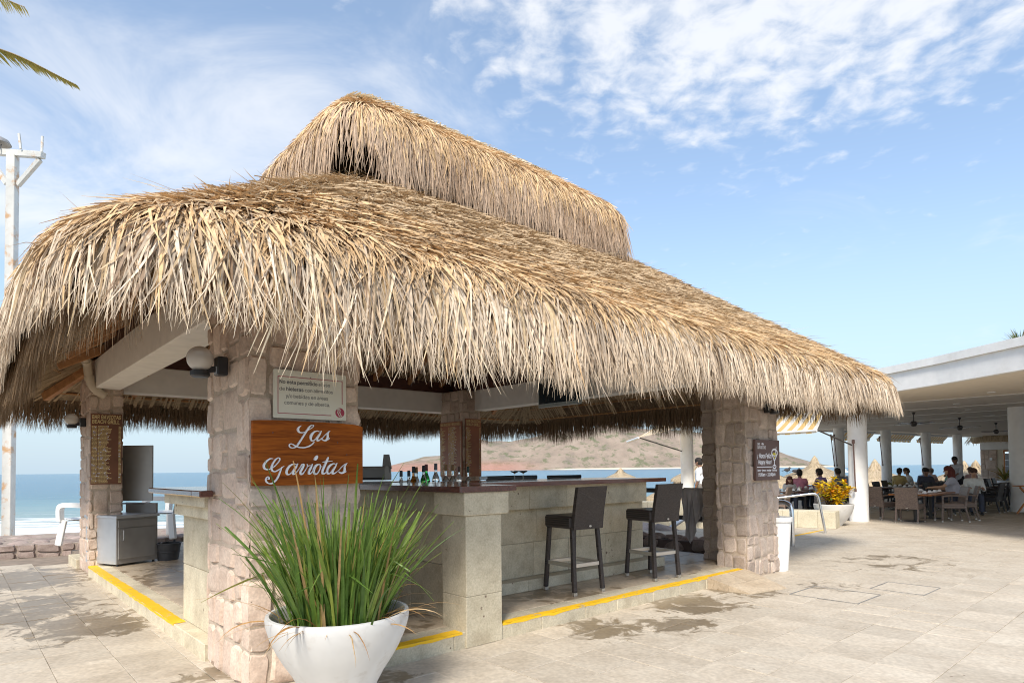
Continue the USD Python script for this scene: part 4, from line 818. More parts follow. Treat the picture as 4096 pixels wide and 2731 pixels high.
side = thing('side_counter', 'short stone counter with dark red wooden top behind the board pillar', 'bar counter', ORG, ANG)
blocks(side, 0.905, 1.95, 0.11, 0.62, 1.05, 0.45, 0.8, axis=1, seed=11); blocks(side, 0.905, 1.95, 0.11, PZ + 0.001, 0.618, 0.45, 0.8, axis=1, seed=12)
blocks(side, 0.905, 2.02, 0.05, 1.052, 1.15, 0.56, 0.9, axis=1, seed=13); blocks(side, 0.905, 2.10, -0.01, 1.152, 1.238, 0.66, 0.9, axis=1, seed=14)
obj('counter_top', MB().ab((-0.10, 0.70, 1.24), (-0.005, 0.905, 1.287), bev=0.006).ab((-0.10, 0.9065, 1.24), (0.75, 2.28, 1.287), bev=0.008), 'bar_wood_v', side)

# ---------------------------------------------------------------- signs on the front pillar (their own axes: x right, y up, z out of the wall)
def wall_thing(name, label, cat, p, face=-1, axis=0):
    """A thing hung on a wall of the kiosk; axis 0: on a wall that runs along x and looks towards -y."""
    a = ANG if axis == 0 else ANG - PI / 2
    return thing(name, label, cat, K(*p), a)
def upright(mb): return mb.map(lambda v: np.stack([v[:, 0], -v[:, 2], v[:, 1]], -1))
wood = wall_thing('name_board', 'polished reddish wood board lettered Las Gaviotas in white script', 'sign', (0, -0.010, 1.32))
_b = [(16, 432), (64, 437), (161, 440), (295, 441), (470, 439), (655, 436), (744, 431), (782, 423), (802, 416), (802, 10), (505, 6), (227, 7), (16, 9)]
obj('board', upright(MB().prism(sg.Polygon(np.array(_b) / 1000).buffer(-0.004).buffer(0.004), 0.0, 0.026)), 'sign_wood', wood)
STROKES = [[[[336,1729,3.5],[320,1716,10.5],[315,1700,14.0],[324,1685,10.5],[346,1682,6.3],[370,1691,4.9],[395,1706,4.8],[420,1723,4.2],[425,1733,5.6],[415,1736,4.2],[399,1728,8.8],[385,1709,12.3],[367,1681,10.8],[343,1643,10.8],[318,1606,12.0],[301,1585,7.7],[277,1577,6.4],[260,1583,6.3],[255,1596,6.3],[264,1605,5.6],[281,1600,5.4],[301,1589,8.8],[325,1582,7.7],[356,1581,8.4],[391,1590,9.8],[416,1606,7.7],[430,1622,3.2]]],[[[466,1693,4.0],[448,1697,7.0],[425,1686,12.2],[407,1662,18.0],[406,1638,12.0],[418,1628,7.5],[437,1639,6.0],[459,1667,4.8],[481,1696,2.4]],[[481,1698,4.9],[470,1674,10.5],[452,1646,12.0],[454,1631,12.3],[470,1636,6.0],[484,1650,3.5]]],[[[484,1643,3.5],[506,1668,4.2],[528,1689,3.5],[545,1700,2.8]],[[539,1698,4.9],[528,1679,12.0],[528,1655,16.0],[517,1635,13.3],[499,1633,8.4],[481,1643,4.8]],[[517,1634,6.4],[535,1641,4.2],[543,1652,2.8]]],[[[146,1505,2.4],[128,1505,7.0],[106,1490,10.5],[88,1466,12.6],[90,1443,12.0],[106,1434,9.1],[128,1438,6.3],[154,1453,5.6],[177,1476,5.6],[190,1495,6.3],[190,1508,6.3],[177,1510,6.3],[161,1497,9.8],[145,1472,10.2],[136,1446,12.6],[141,1427,11.2],[158,1420,7.2],[181,1430,7.0],[204,1446,4.2],[220,1456,2.4]],[[207,1451,3.6],[194,1420,9.0],[181,1387,10.2],[164,1361,9.6],[141,1344,9.8],[119,1343,7.2],[103,1355,9.1],[100,1372,7.8],[108,1385,6.0],[119,1385,5.4],[120,1374,10.4],[114,1371,6.3]]],[[[305,1467,3.0],[284,1470,7.7],[257,1456,13.3],[239,1429,13.8],[237,1408,14.7],[249,1399,7.8],[267,1409,4.9],[291,1439,4.2],[313,1470,2.8]],[[313,1471,4.9],[301,1449,12.8],[282,1419,14.0],[281,1402,10.8],[294,1405,7.0],[311,1422,3.5],[329,1445,3.0]]],[[[329,1445,3.0],[344,1467,7.2],[355,1465,10.2],[346,1442,14.7],[332,1418,13.2],[334,1402,13.3],[349,1405,8.0],[367,1428,3.0],[381,1452,3.5],[381,1467,4.9],[386,1455,3.6],[402,1462,2.8]]],[[[418,1470,3.6],[405,1445,13.6],[393,1421,12.6],[391,1404,13.3],[403,1404,7.7],[419,1421,4.0],[437,1448,3.2]]],[[[449,1521,16.1],[444,1513,23.1],[437,1502,19.6]]],[[[466,1468,4.2],[444,1460,14.4],[428,1434,16.1],[428,1407,14.0],[444,1400,8.4],[464,1420,5.6],[475,1448,5.6],[471,1465,5.6],[466,1468,3.6]],[[473,1451,2.8],[491,1451,2.8]]],[[[531,1513,10.4],[520,1489,14.4],[506,1458,14.0],[491,1427,14.7],[489,1406,14.0],[502,1403,8.8],[520,1416,3.5],[535,1437,2.8]],[[491,1482,5.6],[524,1487,6.3],[561,1489,4.2]]],[[[587,1468,3.5],[568,1471,7.7],[542,1456,15.2],[526,1430,13.2],[524,1408,14.0],[538,1402,8.4],[557,1416,4.9],[579,1444,4.8],[596,1473,2.8]],[[596,1474,5.6],[585,1450,9.0],[566,1423,15.2],[564,1404,14.4],[579,1404,8.0],[598,1416,3.5],[609,1424,2.8]]],[[[609,1424,3.5],[635,1450,4.2],[658,1468,4.0],[675,1474,3.2]],[[670,1471,4.9],[656,1450,10.5],[656,1429,16.0],[647,1410,13.3],[628,1405,11.2],[611,1414,6.4]],[[647,1406,4.8],[662,1411,4.2],[666,1418,2.8]]]]
_names = ['letter'] * 12
for glyph in STROKES:
    shp = []
    for st in glyph:
        P = np.array(st, float); S_ = smooth_line(P, 6) / 1000
        for a, b in zip(S_[:-1], S_[1:]): shp.append(shapely.MultiPoint([(a[0], a[1] - 1.32), (b[0], b[1] - 1.32)]).geoms[0].buffer(max(a[2] * 0.47, 0.0012), 6).union(sg.Point(b[0], b[1] - 1.32).buffer(max(b[2] * 0.47, 0.0012), 6)).convex_hull)
    g = shapely.union_all(shp).simplify(0.0004)
    obj('letter', upright(MB().prism(g, 0.0262, 0.038)), 'letter_white', wood)
obj('screw', upright(MB().prism(shapely.union_all([sg.Point(x, y).buffer(0.004, 6) for x, y in ((0.148, 0.357), (0.606, 0.300), (0.676, 0.215))]), 0.0262, 0.028)), 'dark_metal', wood)

rule = wall_thing('notice_sign', 'cream notice with red border about ice boxes above the wooden board', 'sign', (0.158, -0.010, 1.778))
def text_flat(s, h, bold=False, shear=0.0, width=None, depth=0.0015):
    t = meshkit.text_mesh(s, h, depth, bold); v = t.vertices.copy(); v[:, 0] -= v[:, 0].min()
    if width: v[:, 0] *= width / v[:, 0].max()
    v[:, 0] += shear * v[:, 1]; return v, t.faces
obj('board', upright(MB().prism(sg.box(0, 0.0, 0.522, 0.325).buffer(-0.008).buffer(0.008), 0, 0.010)), 'sign_cream', rule)
lw = 0.0045
_bd = [sg.box(0.028, 0.030, 0.028 + lw, 0.282), sg.box(0.028, 0.282 - lw, 0.494, 0.282), sg.box(0.494 - lw, 0.115, 0.494, 0.282), sg.box(0.028, 0.030, 0.408, 0.030 + lw)]
obj('border', upright(MB().prism(shapely.union_all(_bd), 0.0102, 0.0112)), 'sign_red', rule)
def line(parent, parts, y, x0, mat, ymul=1, z=0.0102):
    x = x0
    for s_, h, b, w in parts:
        v_, f_ = text_flat(s_, h, b, 0, w, 0.0008); obj('lettering', upright(MB().add(v_ + [x, y, z], f_)), mat, parent); x += w + h * 0.42
line(rule, [('No', .0235, True, .040), ('esta', .0235, True, .063), ('permitido', .0235, True, .143), ('el', .0235, False, .022), ('uso', .0235, False, .052)], 0.233, 0.040, 'sign_ink')
line(rule, [('de', .0235, False, .036), ('hieleras', .0235, True, .120), ('con', .0235, False, .053), ('alimentos', .0235, False, .142)], 0.186, 0.040, 'sign_ink')
line(rule, [('y/o', .0235, False, .044), ('bebidas', .0235, False, .113), ('en', .0235, False, .036), ('areas', .0235, False, .078)], 0.139, 0.083, 'sign_ink')
line(rule, [('comunes', .0235, False, .133), ('y', .0235, False, .015), ('de', .0235, False, .036), ('alberca.', .0235, False, .112)], 0.094, 0.073, 'sign_ink')
_disc = sg.Point(0.474, 0.055).buffer(0.034, 24)
_wv = []
for dx in (-0.007, 0.0085):
    P = smooth_line([(0.455 + dx, 0.083, 1), (0.467 + dx, 0.076, 1), (0.466 + dx, 0.064, 1), (0.464 + dx, 0.056, 1), (0.470 + dx, 0.047, 1), (0.475 + dx, 0.034, 1), (0.485 + dx, 0.027, 1)], 5)
    _wv.append(sg.LineString(P[:, :2]).buffer(0.0036))
_wv = shapely.union_all(_wv).intersection(_disc.buffer(-0.001))
obj('emblem', upright(MB().prism(_disc.difference(_wv), 0.0102, 0.0115)), 'sign_red', rule)
obj('rivet', upright(MB().prism(shapely.union_all([sg.Point(.257, .287).buffer(.003, 6), sg.Point(.257, .262).buffer(.003, 6)]), 0.0102, 0.0116)), 'rubble', rule)

# menu boards: gold lettering heads over columns of small illegible gold lines
def menu_board(label, p, axis, W, Hh, heads, cols, seed):
    t = wall_thing('menu_board', label, 'menu board', p, axis=axis); r_ = np.random.default_rng(seed)
    obj('board', upright(MB().prism(sg.box(0, 0, W, Hh), 0, 0.022)), 'menu_brown' if seed == 1 else 'menu_red', t)
    y = Hh - 0.02
    for h, s_ in heads:
        y -= h; v_, f_ = text_flat(s_, h, True, 0.06, W * 0.93 * (len(s_) / max(len(q[1]) for q in heads)) ** 0.6); obj('heading', upright(MB().add(v_ + [W * 0.035, y, 0.0222], f_)), 'menu_gold', t); y -= h * 0.28
    b = MB(); b2 = MB(); y -= 0.03
    while y > 0.02:
        for x0, x1, dens in cols:
            x = x0; end = x0 + (x1 - x0) * r_.uniform(dens, 1)
            while x < end:
                w = r_.uniform(0.008, 0.02); (b if r_.random() < 0.9 else b2).ab((x, y, 0.0222), (min(x + w, x1), y + 0.0105, 0.0232)); x += w + 0.0035
        y -= 0.0185
    obj('menu_lines', upright(b), 'menu_gold', t, kind='stuff')
    if b2.v: obj('price_lines', upright(b2), 'letter_white', t, kind='stuff')
    return t
menu_board('dark menu board with gold lines on the sea-side pillar above the steel cabinet', (0.015, 6.345, 1.265), 0, 0.375, 1.0, [(0.052, 'BAR GAVIOTAS'), (0.052, 'BEACH GRILL')], [(0.01, 0.075, 0.9), (0.083, 0.25, 0.5), (0.335, 0.365, 0.9)], 1)
menu_board('right-hand menu board of the two on the inner corner pillar', (6.245, 5.845, 1.283), 0, 0.39, 1.16, [(0.052, 'BAR GAVIOTAS'), (0.052, 'BEACH GRILL')], [(0.01, 0.14, 0.25), (0.345, 0.375, 0.5)], 2)
t_ = menu_board('left-hand menu board of the two on the inner corner pillar', (6.195, 6.615, 1.283), 1, 0.74, 1.11, [(0.052, 'BAR GAVIOTAS Y BEACH GRILL')], [(0.02, 0.19, 0.2), (0.30, 0.34, 0.8), (0.36, 0.58, 0.5), (0.69, 0.715, 0.7)], 3)

# happy hour sign on the right pillar
hh = wall_thing('happy_hour_sign', 'brown Happy Hour sign with a cocktail glass on the pillar by the ramp', 'sign', (6.235, -0.222, 1.24))
obj('board', upright(MB().prism(sg.box(0, 0, 0.655, 0.525), 0, 0.03)), 'sign_brown', hh)
def say(s_, x, y, h, w, bold=False, shear=0.0, name='lettering'):
    v_, f_ = text_flat(s_, h, bold, shear, w, 0.0012); obj(name, upright(MB().add(v_ + [x, y, 0.0302], f_)), 'letter_white', hh)
say('BAR', 0.055, 0.455, 0.032, 0.062); say('GAVIOTAS', 0.050, 0.408, 0.040, 0.225)
obj('bird_mark', upright(MB().prism(sg.Polygon([(.14, .462), (.165, .480), (.19, .487), (.215, .478), (.225, .458), (.208, .468), (.200, .452), (.188, .466), (.165, .470)]), .0302, .0314)), 'letter_white', hh)
say('\u00a1 Hora Feliz!', 0.045, 0.290, 0.058, 0.38, True, 0.22); say('Happy Hour!', 0.065, 0.213, 0.050, 0.35, True, 0.22)
obj('rule', upright(MB().prism(sg.box(.03, .168, .43, .178), .0302, .0314)), 'letter_white', hh)
say('lunes - jueves   monday - thursday', 0.045, 0.118, 0.026, 0.53, True, 0.2); say('9:00am - 11:00pm', 0.06, 0.055, 0.042, 0.46, True, 0.2)
ell = lambda x, y, a, b: affinity.scale(sg.Point(x, y).buffer(1, 16), a, b)
_out = shapely.union_all([ell(.515, .365, .085, .052).difference(ell(.515, .360, .068, .035)), sg.LineString([(.434, .35), (.506, .255)]).buffer(.008), sg.LineString([(.596, .35), (.512, .255)]).buffer(.008), sg.LineString([(.509, .26), (.503, .185)]).buffer(.009), ell(.505, .175, .05, .030).difference(ell(.505, .178, .034, .016)), sg.LineString([(.535, .35), (.565, .43)]).buffer(.007)])
obj('glass_drawing', upright(MB().prism(_out, .0302, .0314)), 'letter_white', hh)
obj('drink_drawing', upright(MB().prism(shapely.union_all([ell(.515, .338, .055, .024), sg.Polygon([(.49, .305), (.535, .305), (.512, .275)])]).difference(_out), .0302, .0312)), 'drink_yellow', hh)
obj('hook', upright(MB().prism(shapely.union_all([sg.box(.07, .525, .15, .535), sg.box(.42, .522, .50, .532)]), .002, .014)), 'dark_metal', hh)

# ---------------------------------------------------------------- lamps, drain pipe, television
def globe_lamp(name, label, p, axis, out=0.15, r_=0.085, globe=True):
    a = ANG if axis == 0 else ANG - PI / 2
    t = thing(name, label, 'wall lamp', K(*p), a)
    obj('wall_box', MB().box((0, -0.035, 0), (0.09, 0.07, 0.13), bev=0.008), 'black_plastic', t)
    obj('bracket', MB().beam((0, -0.07, -0.02), (0, -out, -0.05), 0.04, 0.04, bev=0.006).lathe([(0.001, -0.085), (0.05, -0.085), (0.062, -0.075), (0.062, -0.045), (0.05, -0.04), (0.001, -0.04)], 20, (0, -out, 0)), 'black_plastic', t)
    if globe: obj('globe', MB().ball((0, -out, r_ - 0.045), r_, 3), 'globe', t, smooth=True)
    obj('plate', MB().box((0.0, -0.072, -0.03), (0.05, 0.006, 0.05)), 'steel', t)
    return t
globe_lamp('wall_lamp', 'large glass globe lamp on the pillar of the wooden board', (-0.01, 0.40, 2.15), 1, 0.17)
globe_lamp('wall_lamp', 'small far glass globe lamp on the sea-side pillar', (0.01, 6.75, 2.16), 1, 0.17)
globe_lamp('wall_lamp', 'black wall lamp half hidden by thatch on the pillar by the ramp', (6.62, -0.20, 2.19), 0, 0.13, 0.07, False)
dp = thing('drain_pipe', 'beige plastic drain pipe elbow at the end of the white beam', 'pipe', K(0.0, 6.28, 2.5), ANG)
P = smooth_line([(-0.16, -0.30, 0.50), (-0.09, -0.16, 0.50), (-0.05, -0.05, 0.44), (-0.02, 0.0, 0.28), (0.03, 0.02, 0.14), (0.10, 0.03, 0.07), (0.18, 0.04, 0.02)], 6)
obj('pipe', MB().tube(P, 0.055, 14), 'pvc', dp, smooth=40)
for q in (8, 18, 28): obj('collar', MB().tube(P[q:q + 3], 0.064, 14), 'pvc', dp, smooth=40)
tv = thing('television', 'flat television hung from the white beam under the thatch', 'television', K(6.20, 3.20, 2.48), ANG - PI / 2)
obj('frame', MB().box((0, 0.03, 0.31), (1.0, 0.05, 0.62), bev=0.012), 'tv_frame', tv)
obj('screen', MB().box((0, 0.003, 0.33), (0.93, 0.004, 0.54)), 'screen', tv)
obj('mount', MB().beam((0, 0.06, 0.4), (0, 0.30, 0.45), 0.12, 0.12), 'dark_metal', tv)

# ---------------------------------------------------------------- bottles, glasses, cash register on the bar
def bottle(label, p, glass, cap, H_=0.30, R_=0.042, neck=0.014, shoulder=0.6, fat=1.0, wide=None):
    t = thing('bottle', label, 'bottle', K(*p), 0); b = R_
    prof = [(0.0005, 0.0), (b * 0.9, 0.0), (b, 0.012), (b * fat, H_ * shoulder * 0.8), (b * 0.86, H_ * shoulder), (neck * 1.3, H_ * (shoulder + 0.14)), (neck, H_ * (shoulder + 0.2)), (neck, H_ * 0.86), (0.0005, H_ * 0.86)]
    obj('glass', MB().lathe(prof, 20), glass, t, smooth=35)
    obj('cap', MB().lathe([(0.0005, H_ * 0.862), (neck * 1.25, H_ * 0.862), (neck * 1.2, H_ + 0.03), (neck * 1.0, H_ + 0.034), (0.0005, H_ + 0.034)], 14), cap, t, smooth=35)
mat_plain('cap_black', (0.02, 0.02, 0.022), 0.4); mat_plain('cap_cork', (0.34, 0.19, 0.07), 0.5); mat_plain('cap_red', (0.16, 0.03, 0.03), 0.45); mat_plain('cap_grey', (0.17, 0.175, 0.19), 0.4); mat_plain('cap_green', (0.02, 0.07, 0.04), 0.4); mat_plain('cap_brown', (0.15, 0.06, 0.03), 0.4)
BZ = 1.142
for lab, u_, gl, cp, h_, r_, nk, sh in (('short dark-capped clear bottle beside the cash register', 2.66, 'glass', 'cap_black', .24, .036, .015, .55), ('second short black-capped bottle in the row', 2.76, 'glass', 'cap_black', .24, .036, .015, .55),
        ('amber bottle with a black cap', 2.84, 'glass_amber', 'cap_black', .285, .04, .015, .55), ('clear bottle with a low cork stopper between black caps', 2.885, 'glass', 'cap_cork', .28, .04, .014, .55), ('clear bottle with a black cap left of the green bottle', 2.95, 'glass', 'cap_black', .295, .042, .016, .58),
        ('green glass bottle with a dark red cap', 3.025, 'glass_green', 'cap_red', .31, .044, .016, .6), ('tallest clear bottle with a grey cap right of the green one', 3.125, 'glass', 'cap_grey', .32, .045, .016, .6), ('clear round bottle with a tall amber stopper', 3.26, 'glass', 'cap_cork', .305, .05, .015, .5),
        ('broad clear bottle with amber stopper in front of the corner pillar', 3.38, 'glass', 'cap_cork', .305, .05, .015, .5), ('slim clear bottle with a brown cap', 3.50, 'glass', 'cap_brown', .285, .036, .013, .6), ('flared clear bottle with a green cap, at the right end of the row', 3.63, 'glass', 'cap_green', .28, .046, .013, .5)):
    bottle(lab, (u_ - 0.33, 1.93 + 0.03 * math.sin(u_ * 40), BZ), gl, cp, h_, r_, nk, sh)
def coupe(lab, p):
    t = thing('coupe_glass', lab, 'glass', K(*p), 0)
    obj('glass', MB().lathe([(0.0005, 0), (0.034, 0.0), (0.034, 0.003), (0.005, 0.008), (0.0045, 0.075), (0.012, 0.085), (0.045, 0.098), (0.052, 0.112), (0.050, 0.112), (0.043, 0.101), (0.010, 0.089), (0.0005, 0.087)], 20), 'glass', t, smooth=35)
coupe('left one of two stemmed glasses on the bar top', (3.55, 1.37, TZ + 0.0005)); coupe('right one of two stemmed glasses on the bar top', (3.66, 1.34, TZ + 0.0005))
reg = thing('cash_register', 'grey cash register with a tall pole display on the bar', 'cash register', K(2.62, 3.02, TZ), ANG - 0.75)
_pf = sg.Polygon([(-0.20, 0.0), (0.20, 0.0), (0.20, 0.07), (0.13, 0.15), (-0.02, 0.175), (-0.18, 0.165), (-0.20, 0.13)])
obj('body', MB().prism(_pf, -0.17, 0.17).map(lambda v: np.stack([v[:, 2], v[:, 0], v[:, 1] + 0.012], -1)), 'cash_grey', reg)
obj('keyboard', MB().box((0, -0.22, 0.03), (0.32, 0.06, 0.03), bev=0.008), 'cap_black', reg)
obj('display', MB().prism(sg.Polygon([(-0.05, 0), (0.07, 0), (0.038, 0.185), (-0.03, 0.185)]), -0.022, 0.022).map(lambda v: np.stack([v[:, 0] + 0.12, v[:, 2] + 0.12, v[:, 1] + 0.155], -1)), 'cash_grey', reg)
obj('printer', MB().box((0.10, 0.12, 0.13), (0.15, 0.14, 0.08), bev=0.02), 'cash_grey', reg)

# ---------------------------------------------------------------- bar stools
def bar_stool(label, loc, rz):
    t = thing('bar_stool', label, 'bar stool', loc, rz, None)          # faces +y (towards the bar); origin at the middle of the feet
    W, Dp = 0.40, 0.43; hx, hy = 0.185, 0.215
    obj('seat', MB().box((0, 0.02, 0.735), (0.42, 0.42, 0.13), bev=0.02), 'wicker_dark', t)
    V = []; n_ = 5
    for k in range(n_ + 1):
        s_ = k / n_; z = 0.665 + s_ * 0.435; y = -0.215 - 0.075 * s_ ** 1.3; w = 0.205 + 0.0 * s_
        for yy in (y + 0.022, y - 0.022):
            for x in (-w, w): V.append([x, yy, z + (0.004 if x > 0 and k == n_ else 0)])
    F = []
    for k in range(n_):
        a = k * 4; b = a + 4
        F += [[a, a + 1, b + 1, b], [a + 3, a + 2, b + 2, b + 3], [a + 2, a, b, b + 2], [a + 1, a + 3, b + 3, b + 1]]
    F += [[0, 2, 3, 1], [n_ * 4, n_ * 4 + 1, n_ * 4 + 3, n_ * 4 + 2]]
    obj('backrest', MB().add(V, F), 'wicker_dark', t)
    legs = {}
    for sx in (-1, 1):
        for sy in (-1, 1):
            top_ = np.array([sx * 0.175, sy * 0.18 + 0.0, 0.675]); bot = np.array([sx * (hx + 0.012), sy * (hy + 0.012), 0.035]); legs[sx, sy] = (top_, bot)
            l = obj('leg', MB().beam(top_, bot, 0.044, 0.044, up=(0, 1, 0), bev=0.006), 'wicker_dark', t)
            d = (bot - top_) / (bot - top_)[2] * -1; obj('foot_cap', MB().beam(bot + [0, 0, -0.001], bot - [0, 0, 0.034], 0.042, 0.042, up=(0, 1, 0), bev=0.003), 'alu', l)
    def at(k, z): a, b = legs[k]; f = (a[2] - z) / (a[2] - b[2]); return a + (b - a) * f
    for a, b in (((-1, -1), (1, -1)), ((-1, 1), (1, 1)), ((-1, -1), (-1, 1)), ((1, -1), (1, 1))):
        p0, p1 = at(a, 0.30), at(b, 0.30); d = (p1 - p0) / np.linalg.norm(p1 - p0); obj('footrest_bar', MB().beam(p0 + d * 0.025, p1 - d * 0.025, 0.022, 0.042, bev=0.003), 'alu', t)
    obj('badge', MB().prism(ell(0.015, 0.695, 0.016, 0.010), 0.0, 0.004).map(lambda v: np.stack([v[:, 0], -v[:, 2] - 0.245, v[:, 1]], -1)), 'alu', t)
    return t
st1 = bar_stool('dark wicker bar stool nearest the corner post of the bar', K(3.50, 0.395, PZ), ANG + math.radians(-5))
copy_of(st1, 'dark wicker bar stool at the right end of the bar counter', K(4.78, 0.315, PZ), ANG + math.radians(-8))

# ---------------------------------------------------------------- steel cabinet, bucket, chairs on the ledge
cab = thing('steel_cabinet', 'stainless steel cabinet with a door and a raised lid by the sea-side pillar', 'cabinet', [-5.474, 8.697, PZ], math.radians(64))
# corner at the origin; door face along x, side face along -x/y to the left
cw, cd_, ch = 0.60, 0.70, 0.76
obj('body', MB().ab((0, 0, 0.03), (cw, cd_, ch - 0.10), bev=0.004), 'steel_dull', cab)
obj('side_panel', MB().ab((-0.006, 0.004, 0.03), (-0.0005, cd_ - 0.004, ch - 0.10)), 'steel', cab)
dr = obj('door', MB().ab((0.02, -0.016, 0.10), (cw - 0.04, -0.001, ch - 0.24), bev=0.003), 'steel_dull', cab)
obj('handle', MB().tube([(0.07, -0.016, 0.36), (0.07, -0.045, 0.36), (0.07, -0.045, 0.50), (0.07, -0.016, 0.50)], 0.006, 8), 'steel_bright', dr)
obj('drawer', MB().ab((0.02, -0.014, ch - 0.225), (cw - 0.04, -0.001, ch - 0.125), bev=0.003), 'steel_dull', cab)
obj('worktop', MB().ab((-0.02, -0.02, ch - 0.098), (cw + 0.02, cd_ + 0.02, ch - 0.06), bev=0.004), 'steel', cab)
obj('splashback', MB().ab((cw - 0.03, 0.0, ch - 0.058), (cw, cd_, ch + 0.09)), 'steel_dull', cab)
obj('lid', MB().box((0.532, 0.399, ch + 0.53), (0.50, 0.03, 0.82), math.radians(-64), bev=0.006), 'steel_dull', cab)
obj('hinge', MB().tube([(0.42, 0.62, ch + 0.08), (0.62, 0.19, ch + 0.08)], 0.012, 8), 'steel_bright', cab)
for x, y in ((0.04, 0.04), (cw - 0.04, 0.04), (0.04, cd_ - 0.04), (cw - 0.04, cd_ - 0.04)): obj('foot', MB().lathe([(0.0005, 0), (0.02, 0), (0.015, 0.029), (0.0005, 0.029)], 10, (x, y, 0)), 'black_plastic', cab)
bk = thing('bucket', 'black rubber bucket on the wet floor behind the steel cabinet', 'bucket', K(0.98, 6.245, PZ), 0)
obj('pail', MB().lathe([(0.0005, 0.0), (0.135, 0.0), (0.14, 0.01), (0.172, 0.235), (0.182, 0.24), (0.182, 0.25), (0.168, 0.25), (0.162, 0.238), (0.13, 0.02), (0.0005, 0.018)], 28), 'bucket_rubber', bk, smooth=35)
obj('lug', MB().box((0.0, -0.176, 0.262), (0.03, 0.02, 0.03), bev=0.004).box((0.0, 0.176, 0.262), (0.03, 0.02, 0.03), bev=0.004), 'bucket_rubber', bk)
obj('rib', MB().lathe([(0.158, 0.11), (0.163, 0.115), (0.163, 0.13), (0.160, 0.135)], 28), 'bucket_rubber', bk, smooth=True)
def plastic_chair(label, loc, rz):
    t = thing('plastic_chair', label, 'chair', loc, rz)              # faces +y
    seat = grid(np.linspace(-0.24, 0.24, 9), np.linspace(-0.20, 0.26, 9), lambda x, y: 0.43 - 0.025 * (1 - (x / 0.24) ** 2) * (1 - ((y - 0.03) / 0.24) ** 2) + 0.02 * (y > 0.2))
    s2 = (seat[0] - [0, 0, 0.012], seat[1][:, ::-1]); obj('seat', MB().add(*seat).add(*s2), 'plastic_white', t, smooth=True)
    bk_ = grid(np.linspace(-0.23, 0.23, 9), np.linspace(0, 0.45, 8), lambda x, y: 0 * x); v = bk_[0]; v2 = np.stack([v[:, 0] * (1 - 0.15 * v[:, 1]), -0.20 - 0.22 * v[:, 1] - 0.05 * (1 - (v[:, 0] / 0.23) ** 2), 0.40 + v[:, 1] * (1 - 0.12 * (v[:, 0] / 0.23) ** 2)], -1)
    obj('backrest', MB().add(v2, bk_[1]).add(v2 - [0, 0.012, 0], bk_[1][:, ::-1]), 'plastic_white', t, smooth=True)
    for s_ in (-1, 1):
        for y0, y1 in ((0.22, 0.27), (-0.20, -0.28)):
            q = np.array([s_ * 0.25, y0, 0.42]), np.array([s_ * 0.30, y1, 0.0]); obj('leg', MB().beam(q[0], q[1], 0.12, 0.055, up=(1, 0, 0), bev=0.012), 'plastic_white', t)
        P = smooth_line([(s_ * 0.27, 0.27, 0.40), (s_ * 0.285, 0.26, 0.60), (s_ * 0.285, 0.20, 0.665), (s_ * 0.285, 0.0, 0.675), (s_ * 0.265, -0.25, 0.66)], 5); b = MB()
        W = np.array([0.05, 0.0, 0.0]); V = []
        for i, p in enumerate(P):
            d = P[min(i + 1, len(P) - 1)] - P[max(i - 1, 0)]; d /= np.linalg.norm(d); nrm = np.cross(d, [1, 0, 0]); nrm /= np.linalg.norm(nrm)
            for a_, b2_ in ((-1, -1), (1, -1), (1, 1), (-1, 1)): V.append(p + W * a_ * 0.9 + nrm * b2_ * 0.038)
        F = []
        for i in range(len(P) - 1):
            for k_ in range(4): F.append([i * 4 + k_, i * 4 + (k_ + 1) % 4, (i + 1) * 4 + (k_ + 1) % 4, (i + 1) * 4 + k_])
        obj('arm', b.add(V, F), 'plastic_white', t, smooth=40)
    return t
pc = plastic_chair('white plastic armchair on the ledge left of the sea-side pillar', [-7.24, 10.72, 0.225], math.radians(78))
copy_of(pc, 'white plastic armchair on the ledge behind the steel cabinet', [-6.38, 11.75, 0.225], math.radians(80), None, (1.08, 1.08, 1.08))

# ---------------------------------------------------------------- low wall, railing and towel at the back right
lowall = thing('low_stone_wall', 'low dark stone wall under the railing at the back of the bar', 'stone wall', ORG, ANG)
obj('core', MB().ab((7.32, 0.8, 0.0), (7.72, 6.8, 0.24)), 'rubble', lowall)
k = 0
for x0, zc, hz in ((7.33, 0.165, 0.22), (7.50, 0.245, 0.13)):
    y = 0.75
    while y < 5.6:
        w = rng.uniform(0.25, 0.5); obj('stone', rock((x0 + 0.08, y + w / 2, zc), 0.5, (0.34, w * 1.15, hz * 1.2), 500 + k, 2), 'ledge_stone', lowall, smooth=40); y += w; k += 1
rl = thing('railing', 'dark tube railing with two bars behind the bar stools', 'railing', ORG, ANG)
obj('top_rail', MB().tube([(6.90, 0.96, 1.06), (6.90, 6.3, 1.06)], 0.036, 12), 'dark_metal', rl, smooth=40)
obj('mid_rail', MB().tube([(6.90, 0.96, 0.655), (6.90, 6.3, 0.655)], 0.034, 12), 'dark_metal', rl, smooth=40)
for y in (3.1, 5.2): obj('post', MB().tube([(6.90, y, PZ), (6.90, y, 1.02)], 0.03, 12), 'dark_metal', rl, smooth=40)
